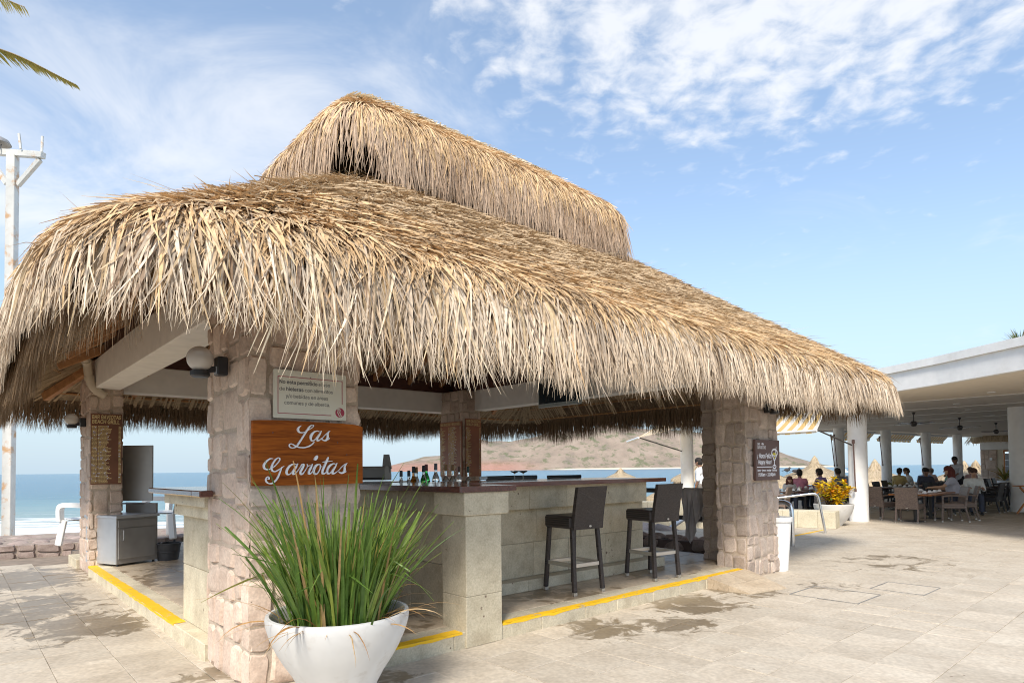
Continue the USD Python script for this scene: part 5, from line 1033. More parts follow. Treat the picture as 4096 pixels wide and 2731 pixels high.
# a grey towel slung over the top rail
def towel_surface(nu=44, nv=30):
    V = []
    for j in range(nv + 1):
        for i in range(nu + 1):
            a = i / nu; s = j / nv                      # a along the rail, s from the front hem over the rail to the back hem
            wfront = 0.80 - 0.42 * a if a < 0.6 else 0.55 - 0.30 * (a - 0.6); wfront = 0.40 + 0.42 * math.exp(-((a - 0.42) / 0.22) ** 2)
            y = 1.24 - 0.34 * a
            drop = lambda t: t
            if s < 0.6:
                t = 1 - s / 0.6; z = 1.098 - wfront * t; fold = 0.028 * math.sin(a * 34 + 1.2 * math.sin(t * 2)) * min(1, t * 3) + 0.012 * math.sin(a * 71 + t * 3) * t; x = 6.858 - 0.02 * min(1, t * 6) + fold; y = y + 0.05 * t * (0.5 - a) + 0.02 * math.sin(t * 5 + a * 9)
            else:
                t = (s - 0.6) / 0.4
                if t < 0.15: x = 6.858 + 0.085 * (t / 0.15); z = 1.098 + 0.012 * math.sin(t / 0.15 * PI)
                else: t2 = (t - 0.15) / 0.85; x = 6.945 + 0.02 * math.sin(a * 30) * t2; z = 1.096 - 0.5 * t2
            V.append([x, y, z])
    i = np.arange((nu + 1) * (nv + 1)).reshape(nv + 1, nu + 1); q = np.stack([i[:-1, :-1], i[:-1, 1:], i[1:, 1:], i[1:, :-1]], -1).reshape(-1, 4)
    return np.array(V), np.vstack([q[:, [0, 1, 2]], q[:, [0, 2, 3]]])
tw = thing('towel', 'grey towel slung over the railing between bar stool and pillar', 'towel', ORG, ANG)
obj('cloth', towel_surface(), 'cloth_grey', tw, smooth=True)
# boulders and slanting tubes of a stair rail beyond the wall
for i, (x, y, z, s_, sq) in enumerate(((2.55, 12.2, 0.02, 0.42, (1.3, 1, .9)), (3.05, 12.0, -0.02, 0.40, (1.1, 1, 1.0)), (3.55, 12.4, -0.05, 0.36, (1.2, 1, .8)), (2.1, 12.6, 0.0, 0.38, (1.2, 1, .9)), (3.95, 12.9, -0.05, 0.40, (1.2, 1, .75)))):
    lab = ('largest pinkish boulder beyond the low wall', 'rounded boulder under the slanting steel tube', 'low boulder right of the slanting tube', 'boulder half hidden by the end of the bar counter', 'flat boulder beside the pillar by the ramp')[i]
    b = obj('boulder', rock((x * 1.2, y * 1.2, 1.42 + (z - 1.42) * 1.2 - 0.05), s_ * 1.3, sq, 700 + i, 3, 0.34), 'boulder_stone', '/World', smooth=30); tag(b, lab, 'boulder')
for i, (a, b) in enumerate((((2.62, 12.3, -0.07), (3.95, 12.7, 0.72)), ((3.45, 12.3, -0.12), (4.6, 12.6, 0.32)))):
    a, b = (tuple((np.array(q_) - [0, 0, 1.42]) * 1.2 + [0, 0, 1.42]) for q_ in (a, b)); t = thing('stair_rail', ('slanting steel tube passing behind the towel', 'lower slanting steel tube next to the pillar')[i], 'handrail', a, 0); obj('tube', MB().tube(np.array([a, b]) - np.array(a), 0.055, 12), 'steel', t, smooth=40)
    obj('end_foot', MB().lathe([(0.0005, -0.6), (0.03, -0.6), (0.03, -0.01), (0.0005, 0.0)], 10), 'steel_dull', t)

# ---------------------------------------------------------------- big white planter with long grassy leaves
pot = thing('potted_grass', 'large white bowl planter full of long green strappy leaves', 'potted plant', [-1.03, 3.72, 0], 0)
PR = [(0.0005, 0.0), (0.225, 0.0), (0.205, 0.05), (0.205, 0.11), (0.222, 0.18), (0.262, 0.255), (0.312, 0.33), (0.352, 0.40), (0.385, 0.475), (0.404, 0.54), (0.409, 0.58), (0.405, 0.598), (0.385, 0.600), (0.372, 0.585), (0.366, 0.54), (0.35, 0.50)]
obj('pot', MB().lathe(PR, 64), 'planter_white', pot, smooth=40)
obj('soil', MB().lathe([(0.0005, 0.545), (0.2, 0.54), (0.36, 0.52)], 40), 'soil', pot, smooth=True)
rg = np.random.default_rng(77)
def strap(base, az, el0, L, w, bend, kink=None, nseg=8, rr=rg, tipw=0.05):
    """One strap leaf: starts at base, leans out by el0 from the vertical, arches over by bend."""
    p = np.array(base, float); V = []; out = np.array([math.cos(az), math.sin(az), 0]); sd = np.array([-math.sin(az), math.cos(az), 0]); tw = rr.normal(0, 0.5)
    for k in range(nseg + 1):
        t = k / nseg; e = el0 + bend * t ** 1.6 + (kink[1] if kink and t > kink[0] else 0)
        d = out * math.sin(e) + np.array([0, 0, 1]) * math.cos(e)
        if k: p = p + d * L / nseg + sd * rr.normal(0, 0.0015)
        a = tw * (0.4 + t); n = np.cross(d, sd); wv = sd * math.cos(a) + n * math.sin(a); hw = w / 2 * (0.75 + 0.25 * min(1, t * 4)) * (1 if t < 0.5 else 1 - (1 - tipw) * ((t - 0.5) / 0.5) ** 1.4)
        V += [p - wv * hw, p + n * (0.10 * w), p + wv * hw]
    F = []
    for k in range(nseg): F += [[3 * k, 3 * k + 3, 3 * k + 4], [3 * k, 3 * k + 4, 3 * k + 1], [3 * k + 1, 3 * k + 4, 3 * k + 5], [3 * k + 1, 3 * k + 5, 3 * k + 2]]
    return np.array(V), np.array(F)
_lv = []
for i in range(700):
    az = rg.uniform(0, 2 * PI); rad = 0.27 * math.sqrt(rg.uniform(0, 1)); base = [rad * math.cos(az + rg.normal(0, .4)), rad * math.sin(az + rg.normal(0, .4)), 0.52]
    lean = rg.uniform(0.02, 0.57) * (0.35 + 0.65 * rad / 0.27) + rg.normal(0, 0.06); L = rg.uniform(0.42, 0.78) * (1.0 - 0.30 * np.clip((lean - 0.5) / 0.4, 0, 1)); 
    if i % 11 == 0 and lean < 0.45: L *= 1.32
    if rg.random() < 0.10: L *= 0.55
    kink = (rg.uniform(0.55, 0.9), rg.uniform(0.7, 1.6)) if rg.random() < 0.07 else None
    _lv.append((strap(base, az, lean, L, rg.uniform(0.011, 0.022), rg.uniform(0.05, 0.55), kink, tipw=0.05 if rg.random() < 0.7 else 0.5), 'grass_leaf'))
for i in range(38):
    az = rg.uniform(0, 2 * PI); rad = rg.uniform(0.2, 0.33); base = [rad * math.cos(az), rad * math.sin(az), 0.53]
    _lv.append((strap(base, az, rg.uniform(0.7, 1.3), rg.uniform(0.2, 0.55), rg.uniform(0.005, 0.012), rg.uniform(0.4, 1.5), None), 'grass_dry'))
_lv.sort(key=lambda q: q[0][0][:, 1].mean())
_rs = {'grass_leaf': MB(), 'grass_dry': MB()}
for i, (vf, m_) in enumerate(_lv):
    if i < 300: obj('leaf', vf, m_, pot)
    else: _rs[m_].add(*vf)
obj('leaves', _rs['grass_leaf'], 'grass_leaf', pot, kind='stuff'); obj('dry_leaves', _rs['grass_dry'], 'grass_dry', pot, kind='stuff')

# ---------------------------------------------------------------- bin and handrail by the right pillar
bn = thing('trash_bin', 'tall white tapering bin behind the pillar by the ramp', 'bin', [3.64, 8.62, 0], 0.3)
obj('body', MB().lathe([(0.0005, 0), (0.105, 0), (0.11, 0.01), (0.16, 0.66), (0.16, 0.665), (0.0005, 0.665)], 32), 'plastic_white', bn, smooth=35)
obj('rim', MB().lathe([(0.155, 0.668), (0.178, 0.668), (0.181, 0.725), (0.176, 0.73), (0.150, 0.73), (0.148, 0.68)], 32), 'plastic_white', bn, smooth=35)
# ---------------------------------------------------------------- stone seat wall, stair rail and croton in a bowl
pw = thing('planter_wall', 'low cream stone block wall in front of the orange croton', 'low wall', [7.24, 14.11, 0], 0)
def wall_run(p0, p1, z0, z1, th, w, par, mat, seed):
    p0, p1 = np.array(p0, float), np.array(p1, float); L = np.linalg.norm(p1 - p0); d = (p1 - p0) / L; nrm = np.array([-d[1], d[0]]); r_ = np.random.default_rng(seed); a = 0
    while a < L - 1e-6:
        b = min(a + w * r_.uniform(0.85, 1.2), L); b = L if L - b < w * 0.4 else b
        c = p0 + d * (a + b) / 2 + nrm * th / 2; obj('block', MB().box((c[0], c[1], (z0 + z1) / 2), (b - a - 0.004, abs(th), z1 - z0), math.atan2(d[1], d[0]), bev=0.006), mat, par); a = b
wall_run((0, 0), (-1.55, 1.12), 0.0, 0.385, -0.55, 0.36, pw, 'cream_wall', 1)
wall_run((-1.57, 1.135), (-4.6, 1.9), -0.2, 0.56, -0.40, 0.6, pw, 'cream_wall', 2)
hr = thing('handrail', 'bent stainless steel handrail of the steps by the white bin', 'handrail', [6.595, 13.29, 0], 0)
P = smooth_line([(0.0, 0.0, 0.0), (-0.06, 0.0, 0.36), (-0.125, 0.0, 0.72), (-0.155, 0.0, 0.80), (-0.235, 0.02, 0.83), (-0.5, 0.1, 0.795), (-0.85, 0.2, 0.745), (-1.25, 0.3, 0.69)], 5)
obj('rail', MB().tube(P, 0.026, 12), 'steel_bright', hr, smooth=40)
hr2 = thing('handrail', 'thick curved steel handrail end directly behind the white bin', 'handrail', [4.97, 11.2, 0], 0)
P = smooth_line([(0.0, 0.0, 0.0), (0.0, 0.0, 0.45), (0.0, 0.02, 0.66), (-0.03, 0.05, 0.74), (-0.12, 0.12, 0.775), (-0.3, 0.25, 0.72), (-0.7, 0.55, 0.52), (-1.1, 0.85, 0.30)], 6)
obj('rail', MB().tube(P, 0.04, 14), 'steel_bright', hr2, smooth=40)
yl = MB(); yl.add([[5.3, 12.35, 0.0], [6.9, 13.92, 0.0], [6.86, 13.98, 0.0], [5.24, 12.42, 0.0], [5.3, 12.35, 0.0035], [6.9, 13.92, 0.0035], [6.86, 13.98, 0.0035], [5.24, 12.42, 0.0035]], [[0, 1, 5], [0, 5, 4], [1, 2, 6], [1, 6, 5], [2, 3, 7], [2, 7, 6], [3, 0, 4], [3, 4, 7], [4, 5, 6], [4, 6, 7]])
obj('step_paint', yl, 'yellow_paint', plaza)
cr = thing('potted_croton', 'white bowl with a yellow and orange croton bush by the white column', 'potted plant', [7.63, 14.95, 0], 0)
obj('bowl', MB().lathe([(0.0005, 0.0), (0.16, 0.0), (0.19, 0.04), (0.29, 0.16), (0.38, 0.29), (0.425, 0.42), (0.437, 0.505), (0.43, 0.515), (0.405, 0.512), (0.39, 0.45), (0.36, 0.42), (0.0005, 0.43)], 48), 'planter_white', cr, smooth=40)
obj('soil', MB().lathe([(0.0005, 0.46), (0.2, 0.455), (0.385, 0.44)], 30), 'soil', cr, smooth=True)
rc = np.random.default_rng(9); stems = []; leaves = []
for i in range(34):
    az = rc.uniform(0, 2 * PI); rad = 0.22 * math.sqrt(rc.uniform(0, 1)); top_ = np.array([rad * 1.9 * math.cos(az), rad * 1.7 * math.sin(az), rc.uniform(0.72, 1.20) - rad * 0.8]); base = np.array([rad * 0.6 * math.cos(az), rad * 0.6 * math.sin(az), 0.45])
    stems.append((base, top_))
    for w_ in range(rc.integers(12, 19)):
        f = rc.uniform(0.5, 1.0); p = base + (top_ - base) * f; a2 = rc.uniform(0, 2 * PI); e = rc.uniform(0.4, 1.5) * (1.25 - 0.5 * f)
        leaves.append((p, a2, e, rc.uniform(0.12, 0.21), rc.uniform(0.05, 0.08)))
for b, t2 in stems: obj('stem', MB().tube([b, (b + t2) / 2 + rc.normal(0, .01, 3), t2], [0.011, 0.009, 0.006], 6), 'croton_stem', cr, smooth=True)
def broad_leaf(p, az, el, L, w):
    out = np.array([math.cos(az), math.sin(az), 0]); sd = np.array([-math.sin(az), math.cos(az), 0]); V = []; q = np.array(p, float)
    for k, (t, ww) in enumerate(((0, .08), (.2, .6), (.45, 1.0), (.7, .85), (.88, .45), (1, .02))):
        e = el + 0.5 * t; d = out * math.sin(e) + np.array([0, 0, 1]) * math.cos(e)
        q = np.array(p) + d * L * t; n = np.cross(sd, d); V += [q - sd * w * ww / 2 + n * 0.006, q, q + sd * w * ww / 2 + n * 0.006]
    F = []
    for k in range(5): F += [[3 * k, 3 * k + 1, 3 * k + 4], [3 * k, 3 * k + 4, 3 * k + 3], [3 * k + 1, 3 * k + 2, 3 * k + 5], [3 * k + 1, 3 * k + 5, 3 * k + 4]]
    return np.array(V), np.array(F)
leaves.sort(key=lambda l: l[0][1]); rest_ = MB()
for i, l in enumerate(leaves):
    vf = broad_leaf(*l)
    if i < 300: obj('leaf', vf, 'croton', cr)
    else: rest_.add(*vf)
if rest_.v: obj('leaves', rest_, 'croton', cr, kind='stuff')

# ---------------------------------------------------------------- open restaurant pavilion on the right
FL = np.array([[9.05, 7.0], [8.88, 10.82], [8.69, 12.78], [8.50, 13.9], [8.15, 15.4], [7.55, 17.2], [6.75, 19.4], [5.75, 22.0], [5.3, 23.9], [14.1, 29.6], [26.0, 37.6], [40.0, 37.6], [40.0, 7.0]])
res = thing('restaurant_pavilion', 'open-sided white restaurant pavilion with a flat concrete roof on round columns', 'restaurant', (0, 0, 0), 0)
pol = sg.Polygon(FL)
obj('roof_slab', MB().prism(pol.buffer(-0.06), 3.20, 3.50), 'white_wall', res)
obj('fascia', MB().prism(pol.difference(pol.buffer(-0.14, join_style=2)), 3.05, 3.46), 'white_wall', res)
obj('coping', MB().prism(pol.buffer(0.05, join_style=2).difference(pol.buffer(-0.2, join_style=2)), 3.462, 3.62), 'white_wall', res)
inner = pol.buffer(-0.145, join_style=2)
def strip_u(u0, u1): return sg.Polygon([tuple(K(u0, -60)[:2]), tuple(K(u1, -60)[:2]), tuple(K(u1, 60)[:2]), tuple(K(u0, 60)[:2])])
cuts = [-40, 17.6, 20.4, 23.0, 25.6, 28.2, 60]
for i in range(len(cuts) - 1):
    g = inner.intersection(strip_u(cuts[i] + 0.05, cuts[i + 1] - 0.05))
    obj('ceiling_panel', MB().prism(g, 3.10, 3.195), 'ceiling_paint' if i == 0 else 'ceiling_grey', res)
for c in cuts[1:-1]: obj('ceiling_strip', MB().prism(inner.intersection(strip_u(c - 0.047, c + 0.047)), 3.085, 3.195), 'white_wall', res)
def column(p, r_=0.222, h=3.10):
    obj('column', MB().lathe([(0.0005, 0.0), (r_, 0.0), (r_, h), (0.0005, h)], 36, (p[0], p[1], 0)), 'white_wall', res, smooth=40)
for p in ((8.84, 16.05), (15.02, 18.62), (6.3, 22.6), (14.7, 28.2), (18.1, 30.35), (21.65, 32.8), (25.0, 35.2)): column(p)
for k, (x, y) in enumerate(((11.2, 14.6), (12.3, 17.3), (14.0, 19.2), (15.6, 17.6), (12.8, 15.2), (16.5, 21.5), (18.5, 24.0))): obj('downlight', MB().lathe([(0.0005, 3.082), (0.075, 3.082), (0.085, 3.098), (0.0005, 3.098)], 18, (x, y, 0)), 'white_wall', res)
# terrace floor under the pavilion beyond the single slabs
def ceiling_fan(label, p):
    t = thing('ceiling_fan', label, 'ceiling fan', (p[0], p[1], 2.74), 0.35)
    obj('rod', MB().tube([(0, 0, 0.34), (0, 0, 0.06)], 0.014, 8), 'dark_metal', t); obj('canopy', MB().lathe([(0.0005, 0.355), (0.06, 0.355), (0.03, 0.28), (0.0005, 0.28)], 16), 'dark_metal', t)
    obj('motor', MB().lathe([(0.0005, 0.08), (0.06, 0.07), (0.095, 0.03), (0.095, -0.04), (0.06, -0.09), (0.0005, -0.10)], 20), 'dark_metal', t, smooth=40)
    for k in range(4):
        b = MB().box((0.38, 0, 0.0), (0.52, 0.12, 0.012), bev=0.003).box((0.12, 0, 0.0), (0.12, 0.03, 0.016)); a = k * PI / 2; obj('blade', b.map(lambda v: np.concatenate([v[:, :2] @ rot2(a).T, v[:, 2:] + v[:, 1:2] * 0.12 * 0], 1)), 'dark_table', t)
    return t
f0 = ceiling_fan('dark ceiling fan of the restaurant next to the thatch edge', (12.83, 20.0))
copy_of(f0, 'middle one of the three dark ceiling fans', (16.08, 22.5, 2.74), 0.6); copy_of(f0, 'farthest dark ceiling fan, beside the right column', (19.7, 25.5, 2.74), 0.1)
# awnings: striped cloth sloping from the roof edge to a front bar
def awning(label, a0, a1, b0, b1, sag=0.06, valance=0.07, arms=True):
    a0, a1, b0, b1 = (np.array(q, float) for q in (a0, a1, b0, b1)); d = (a1 - a0); L = np.linalg.norm(d[:2]); ang = math.atan2(d[1], d[0]); t = thing('awning', label, 'awning', a0, ang)
    loc = lambda q: np.concatenate([rot2(-ang) @ (np.array(q) - a0)[:2], [(np.array(q) - a0)[2]]])
    A0, A1, B0, B1 = map(loc, (a0, a1, b0, b1)); nu, nv = 24, 8; V = []
    for j in range(nv + 1):
        for i in range(nu + 1):
            s, r_ = i / nu, j / nv; p = (A0 * (1 - s) + A1 * s) * (1 - r_) + (B0 * (1 - s) + B1 * s) * r_; p[2] -= sag * math.sin(r_ * PI) * (0.6 + 0.4 * math.sin(s * 9)); V.append(p)
    i = np.arange((nu + 1) * (nv + 1)).reshape(nv + 1, nu + 1); q = np.stack([i[:-1, :-1], i[:-1, 1:], i[1:, 1:], i[1:, :-1]], -1).reshape(-1, 4)
    obj('cloth', (np.array(V), np.vstack([q[:, [0, 1, 2]], q[:, [0, 2, 3]]])), 'awning', t, smooth=True)
    W = []
    for i_ in range(nu + 1):
        s = i_ / nu; p = B0 * (1 - s) + B1 * s; W += [p, p - [0, 0, valance * (0.75 + 0.25 * abs(math.sin(s * PI * 7)))]]
    obj('valance', (np.array(W), np.array([[2 * k, 2 * k + 2, 2 * k + 3] for k in range(nu)] + [[2 * k, 2 * k + 3, 2 * k + 1] for k in range(nu)])), 'awning', t)
    obj('front_bar', MB().tube([B0, B1], 0.03, 8), 'plastic_white', t); obj('roller', MB().tube([A0 + [0, 0, 0.02], A1 + [0, 0, 0.02]], 0.06, 10), 'plastic_white', t)
    return t, loc
aw, lc = awning('striped awning stretched out left of the nearest white column', (8.0, 15.9, 2.98), (6.95, 18.9, 2.98), (7.60, 15.62, 2.30), (5.75, 18.6, 2.30))
obj('arm', MB().tube([lc((7.66, 15.62, 2.29)), lc((8.62, 15.92, 1.94))], 0.02, 8), 'dark_metal', aw)
aw2, lc2 = awning('striped awning end seen through the bar over a white column', (6.3, 20.6, 2.98), (5.4, 23.2, 2.98), (4.12, 20.4, 2.40), (4.3, 23.4, 2.40))
obj('arm', MB().tube([lc2((4.2, 20.5, 2.39)), lc2((6.08, 22.5, 2.0))], 0.02, 8), 'dark_metal', aw2)
for k, (c0, c1) in enumerate((((14.7, 28.2), (18.1, 30.35)), ((18.1, 30.35), (21.65, 32.8)), ((21.65, 32.8), (25.0, 35.2)))):
    c0, c1 = np.array(c0), np.array(c1); d = (c1 - c0) / np.linalg.norm(c1 - c0); n2 = np.array([-d[1], d[0]]); lab = ('rolled brown striped awning in the first bay right of the near column', 'rolled brown striped awning in the middle sea-side bay', 'rolled brown striped awning in the farthest sea-side bay')[k]
    p0, p1 = c0 + d * 0.25 + n2 * 0.28, c1 - d * 0.45 + n2 * 0.28
    awning(lab, (*p0, 2.98), (*p1, 2.98), (*(p0 + n2 * 0.25), 2.72), (*(p1 + n2 * 0.25), 2.72), 0.03, 0.14)
def crank(label, top_, bot):
    t = thing('crank_rod', label, 'awning crank', bot, 0); v = np.array(top_, float) - bot; obj('rod', MB().tube([(0, 0, 0), v], 0.018, 6), 'sign_brown', t); obj('hook', MB().box((0, 0, -0.02), (0.05, 0.05, 0.09), bev=0.01), 'sign_brown', t); obj('eye', MB().box(v + [0, 0, 0.02], (0.06, 0.06, 0.10), bev=0.01), 'sign_brown', t)
crank('dark awning crank hanging on the nearest white column', (8.60, 15.80, 2.0), np.array([8.62, 15.79, 0.82]))
for k, (x, y, lab) in enumerate(((14.25, 28.0, 'pair of thin awning cranks left of the first sea-side column'), (17.65, 30.1, 'thin awning crank left of the second sea-side column'), (21.15, 32.5, 'thin awning crank left of the third sea-side column'))): crank(lab, (x, y, 2.75), np.array([x + 0.12, y, 1.45]))
crank('second thin awning crank left of the first sea-side column', (14.4, 28.02, 2.75), np.array([14.5, 28.02, 1.45]))

# ---------------------------------------------------------------- restaurant furniture
def armchair(name_label, loc, rz, m):
    t = thing('wicker_chair', name_label, 'chair', loc, rz)          # faces +y
    obj('seat', MB().box((0, 0.02, 0.395), (0.50, 0.50, 0.13), bev=0.02), m, t)
    V = []
    for k in range(5):
        s = k / 4; z = 0.335 + s * 0.53; y = -0.235 - 0.10 * s ** 1.4; w = 0.25 - 0.012 * math.sin(s * PI)
        for yy in (y + 0.022, y - 0.022):
            for x in (-w, w): V.append([x, yy, z])
    F = []
    for k in range(4):
        a = k * 4; b = a + 4; F += [[a, a + 1, b + 1, b], [a + 3, a + 2, b + 2, b + 3], [a + 2, a, b, b + 2], [a + 1, a + 3, b + 3, b + 1]]
    obj('backrest', MB().add(V, F + [[0, 2, 3, 1], [16, 17, 19, 18]]), m, t)
    for sx in (-1, 1):
        l = obj('leg', MB().beam((sx * 0.262, 0.25, 0.625), (sx * 0.262, 0.27, 0.03), 0.036, 0.036, up=(0, 1, 0), bev=0.004), m, t); obj('foot_cap', MB().box((sx * 0.262, 0.2705, 0.015), (0.036, 0.036, 0.029)), 'alu', l)
        l = obj('leg', MB().beam((sx * 0.235, -0.24, 0.34), (sx * 0.235, -0.31, 0.03), 0.036, 0.036, up=(0, 1, 0), bev=0.004), m, t); obj('foot_cap', MB().box((sx * 0.235, -0.312, 0.015), (0.036, 0.036, 0.029)), 'alu', l)
        obj('arm', MB().tube(smooth_line([(sx * 0.262, 0.27, 0.625), (sx * 0.265, 0.05, 0.65), (sx * 0.262, -0.17, 0.64), (sx * 0.25, -0.275, 0.63)], 3), 0.020, 6), m, t, smooth=True)
    obj('badge', MB().box((0.0, -0.262, 0.36), (0.05, 0.012, 0.022), bev=0.004), 'alu', t)
    return t
def table(label, loc, rz, L, W, m, h=0.715):
    t = thing('dining_table', label, 'table', loc, rz)
    obj('tabletop', MB().box((0, 0, h - 0.02), (L, W, 0.04), bev=0.008), m, t)
    for s in ((-0.3, 0.3) if L > 1.3 else (0,)):
        obj('pedestal', MB().tube([(s * L, 0, 0.012), (s * L, 0, h - 0.042)], 0.04, 10), 'dark_metal', t); obj('foot_plate', MB().lathe([(0.0005, 0.0), (0.25, 0.0), (0.25, 0.012), (0.05, 0.03), (0.0005, 0.03)], 20, (s * L, 0, 0)), 'dark_metal', t)
    return t
def cup_set(label, p, group, inverted=True):
    t = thing('cup_and_saucer', label, 'cup', p, rng.uniform(0, 6), group)
    obj('saucer', MB().lathe([(0.0005, 0.004), (0.04, 0.0), (0.075, 0.012), (0.078, 0.016), (0.04, 0.006), (0.0005, 0.008)], 20), 'ceramic', t, smooth=True)
    obj('cup', MB().lathe([(0.0005, 0.075), (0.022, 0.075), (0.028, 0.068), (0.048, 0.03), (0.052, 0.009), (0.046, 0.009), (0.0005, 0.06)], 20), 'ceramic', t, smooth=40); obj('handle', MB().tube(smooth_line([(0.046, 0, 0.03), (0.075, 0, 0.028), (0.072, 0, 0.05), (0.038, 0, 0.055)], 3), 0.006, 6), 'ceramic', t)
    return t
UA = ANG
brown = armchair('brown wicker armchair seen from behind at the near end of the wooden table', [9.86, 15.62, 0], UA - PI / 2 + 0.05, 'wicker_brown')
black = armchair('black wicker armchair alone in front of the right-hand dark table', [13.45, 18.45, 0], UA + 0.1, 'wicker_black')
def ch(src, lab, x, y, rz): copy_of(src, lab, (x, y, 0), rz)
ch(brown, 'brown wicker armchair on the left of the wooden table turned towards it', 9.72, 16.55, UA - PI / 2 - 0.35)
ch(brown, 'brown wicker armchair in side view at the right of the wooden table', 10.95, 15.72, UA + 0.55)
ch(brown, 'brown wicker armchair tucked behind the side-view chair at the wooden table', 11.55, 16.15, UA + 0.35)
ch(brown, 'brown wicker armchair behind the cream wall, left of the croton', 7.15, 17.0, UA + 0.2)
table('wooden table with white cups nearest the open plaza', [10.6, 16.25, 0], UA, 2.1, 0.95, 'table_wood', 0.70)
T = [('dark table in the row behind the wooden table, left part', 12.6, 20.3, 1.7), ('dark table behind the redheaded woman', 13.9, 19.2, 1.6), ('long dark table at the right beside the column', 16.6, 20.6, 2.4), ('dark table of the guests by the second sea-side column', 14.6, 22.6, 1.8), ('dark table of the far group under the middle bay', 17.1, 24.4, 1.8), ('dark table farther right with laid cups', 19.3, 23.9, 2.2), ('dark table at the beach edge behind the croton', 9.3, 19.5, 1.7), ('dark table with cups close behind the cream wall', 7.75, 17.9, 1.1)]
tabs = []
for k, (lab, x, y, L) in enumerate(T): tabs.append(table(lab, [x, y, 0], UA, L, 0.9, 'dark_table'))
desc = ['near the left end', 'near the right end', 'beyond it on the left', 'beyond it on the right']
names = ['the dark table behind the wooden one', 'the table behind the redheaded woman', 'the long table by the right column', 'the middle guests\u2019 table'.replace('\u2019', ''), 'the far group table', 'the laid table farther right', 'the beach-edge table behind the croton']
for k, (lab, x, y, L) in enumerate(T[:7]):
    for i, (a, b, rz) in enumerate(((-L * 0.27, -0.62, 0), (L * 0.27, -0.62, 0), (-L * 0.27, 0.62, PI), (L * 0.27, 0.62, PI))):
        p = np.array([x, y]) + rot2(UA) @ np.array([a, b]) + rng.normal(0, 0.03, 2)
        if (k, i) in ((1, 0), (1, 1)): pass
        ch(black, 'black wicker armchair, ' + names[k] + ', ' + desc[i], p[0], p[1], UA + rz + rng.normal(0, 0.12))
for x, y, rz, lab in ((16.0, 19.35, 0.2, 'black wicker armchair standing out in front of the long table by the right column'), (17.6, 20.2, -0.2, 'black wicker armchair next to the right column'), (12.2, 17.9, 0.3, 'black wicker armchair just behind the brown chairs'), (8.6, 17.3, 2.0, 'black wicker armchair between croton and near column')): ch(black, lab, x, y, UA + rz)
cup0 = None
def cups(where, group, tab, n, h, L, W=0.9, seed=0):
    global cup0
    r_ = np.random.default_rng(seed)
    for i in range(n):
        a, b = (-0.42 + 0.84 * (i + 0.5) / n) * L, (0.27 if i % 2 else -0.27) * W; p = np.array(tab) + rot2(UA) @ np.array([a, b]); lab = ('first', 'second', 'third', 'fourth', 'fifth', 'sixth', 'seventh', 'eighth', 'ninth')[i] + f' white cup from the left on {where}'
        if cup0 is None: cup0 = cup_set(lab, (*p, h), group)
        else: copy_of(cup0, lab, (*p, h + 0.0005), r_.uniform(0, 6), group)
cups('the wooden table nearest the plaza', 'white cups on the wooden table', (10.6, 16.25), 8, 0.7005, 2.0, 0.9, 1)
for k, (lab, x, y, L) in enumerate(T):
    cups((names + ['the dark table close behind the cream wall'])[k], 'white cups on ' + (names + ['the dark table close behind the cream wall'])[k], (x, y), int(4 + L * 1.6), 0.7155, L, 0.9, k + 2)
ps = thing('sugar_pot', 'shiny round copper-coloured pot on the wooden table', 'pot', [10.35, 16.2, 0.7005], 0); obj('body', MB().lathe([(0.0005, 0), (0.05, 0.0), (0.085, 0.04), (0.09, 0.085), (0.06, 0.13), (0.0005, 0.15)], 24), 'copper', ps, smooth=True); obj('knob', MB().ball((0, 0, 0.158), 0.014, 1), 'copper', ps)
sd_ = thing('folding_tray_stand', 'reddish wooden folding tray stand cut by the right edge of the picture', 'stand', [14.75, 17.75, 0], 0.2)
for s in (-1, 1):
    obj('leg', MB().beam((-0.42, s * 0.18, 0.0), (0.30, s * 0.18, 0.76), 0.035, 0.05, bev=0.006), 'orange_wood', sd_); obj('leg', MB().beam((0.42, s * 0.14, 0.0), (-0.34, s * 0.14, 0.76), 0.035, 0.05, bev=0.006), 'orange_wood', sd_)
obj('tray', MB().box((0, 0, 0.79), (0.85, 0.6, 0.03), bev=0.01), 'orange_wood', sd_)

# ---------------------------------------------------------------- people
def hull_bones(bones, res=0.03, smooth_it=6):
    parts = []
    for (a, ra), (b, rb) in bones:
        pts = []
        for c, r_ in ((a, ra), (b, rb)):
            t = trimesh.creation.icosphere(subdivisions=1).vertices * r_ + np.asarray(c, float); pts.append(t)
        parts.append(m3.Manifold.hull_points(np.vstack(pts).astype(np.float32)))
    u_ = m3.Manifold.batch_boolean(parts, m3.OpType.Add).refine_to_length(res); m_ = u_.to_mesh(); t = trimesh.Trimesh(m_.vert_properties[:, :3], m_.tri_verts, process=True)
    trimesh.smoothing.filter_taubin(t, iterations=smooth_it); return t
def mirror(s, x): return s * x
_skin = {}
def skin(tone):
    if tone not in _skin: n_ = 'skin_%d' % len(_skin); mat_plain(n_, tone, 0.5, vary=0.05); _skin[tone] = n_
    return _skin[tone]
def cloth(col, kind='cloth', vary=0.12):
    k = (kind, col)
    if k not in _skin: n_ = '%s_%d' % (kind, len(_skin)); mat_plain(n_, col, 0.85, vary=vary, nscale=9); _skin[k] = n_
    return _skin[k]
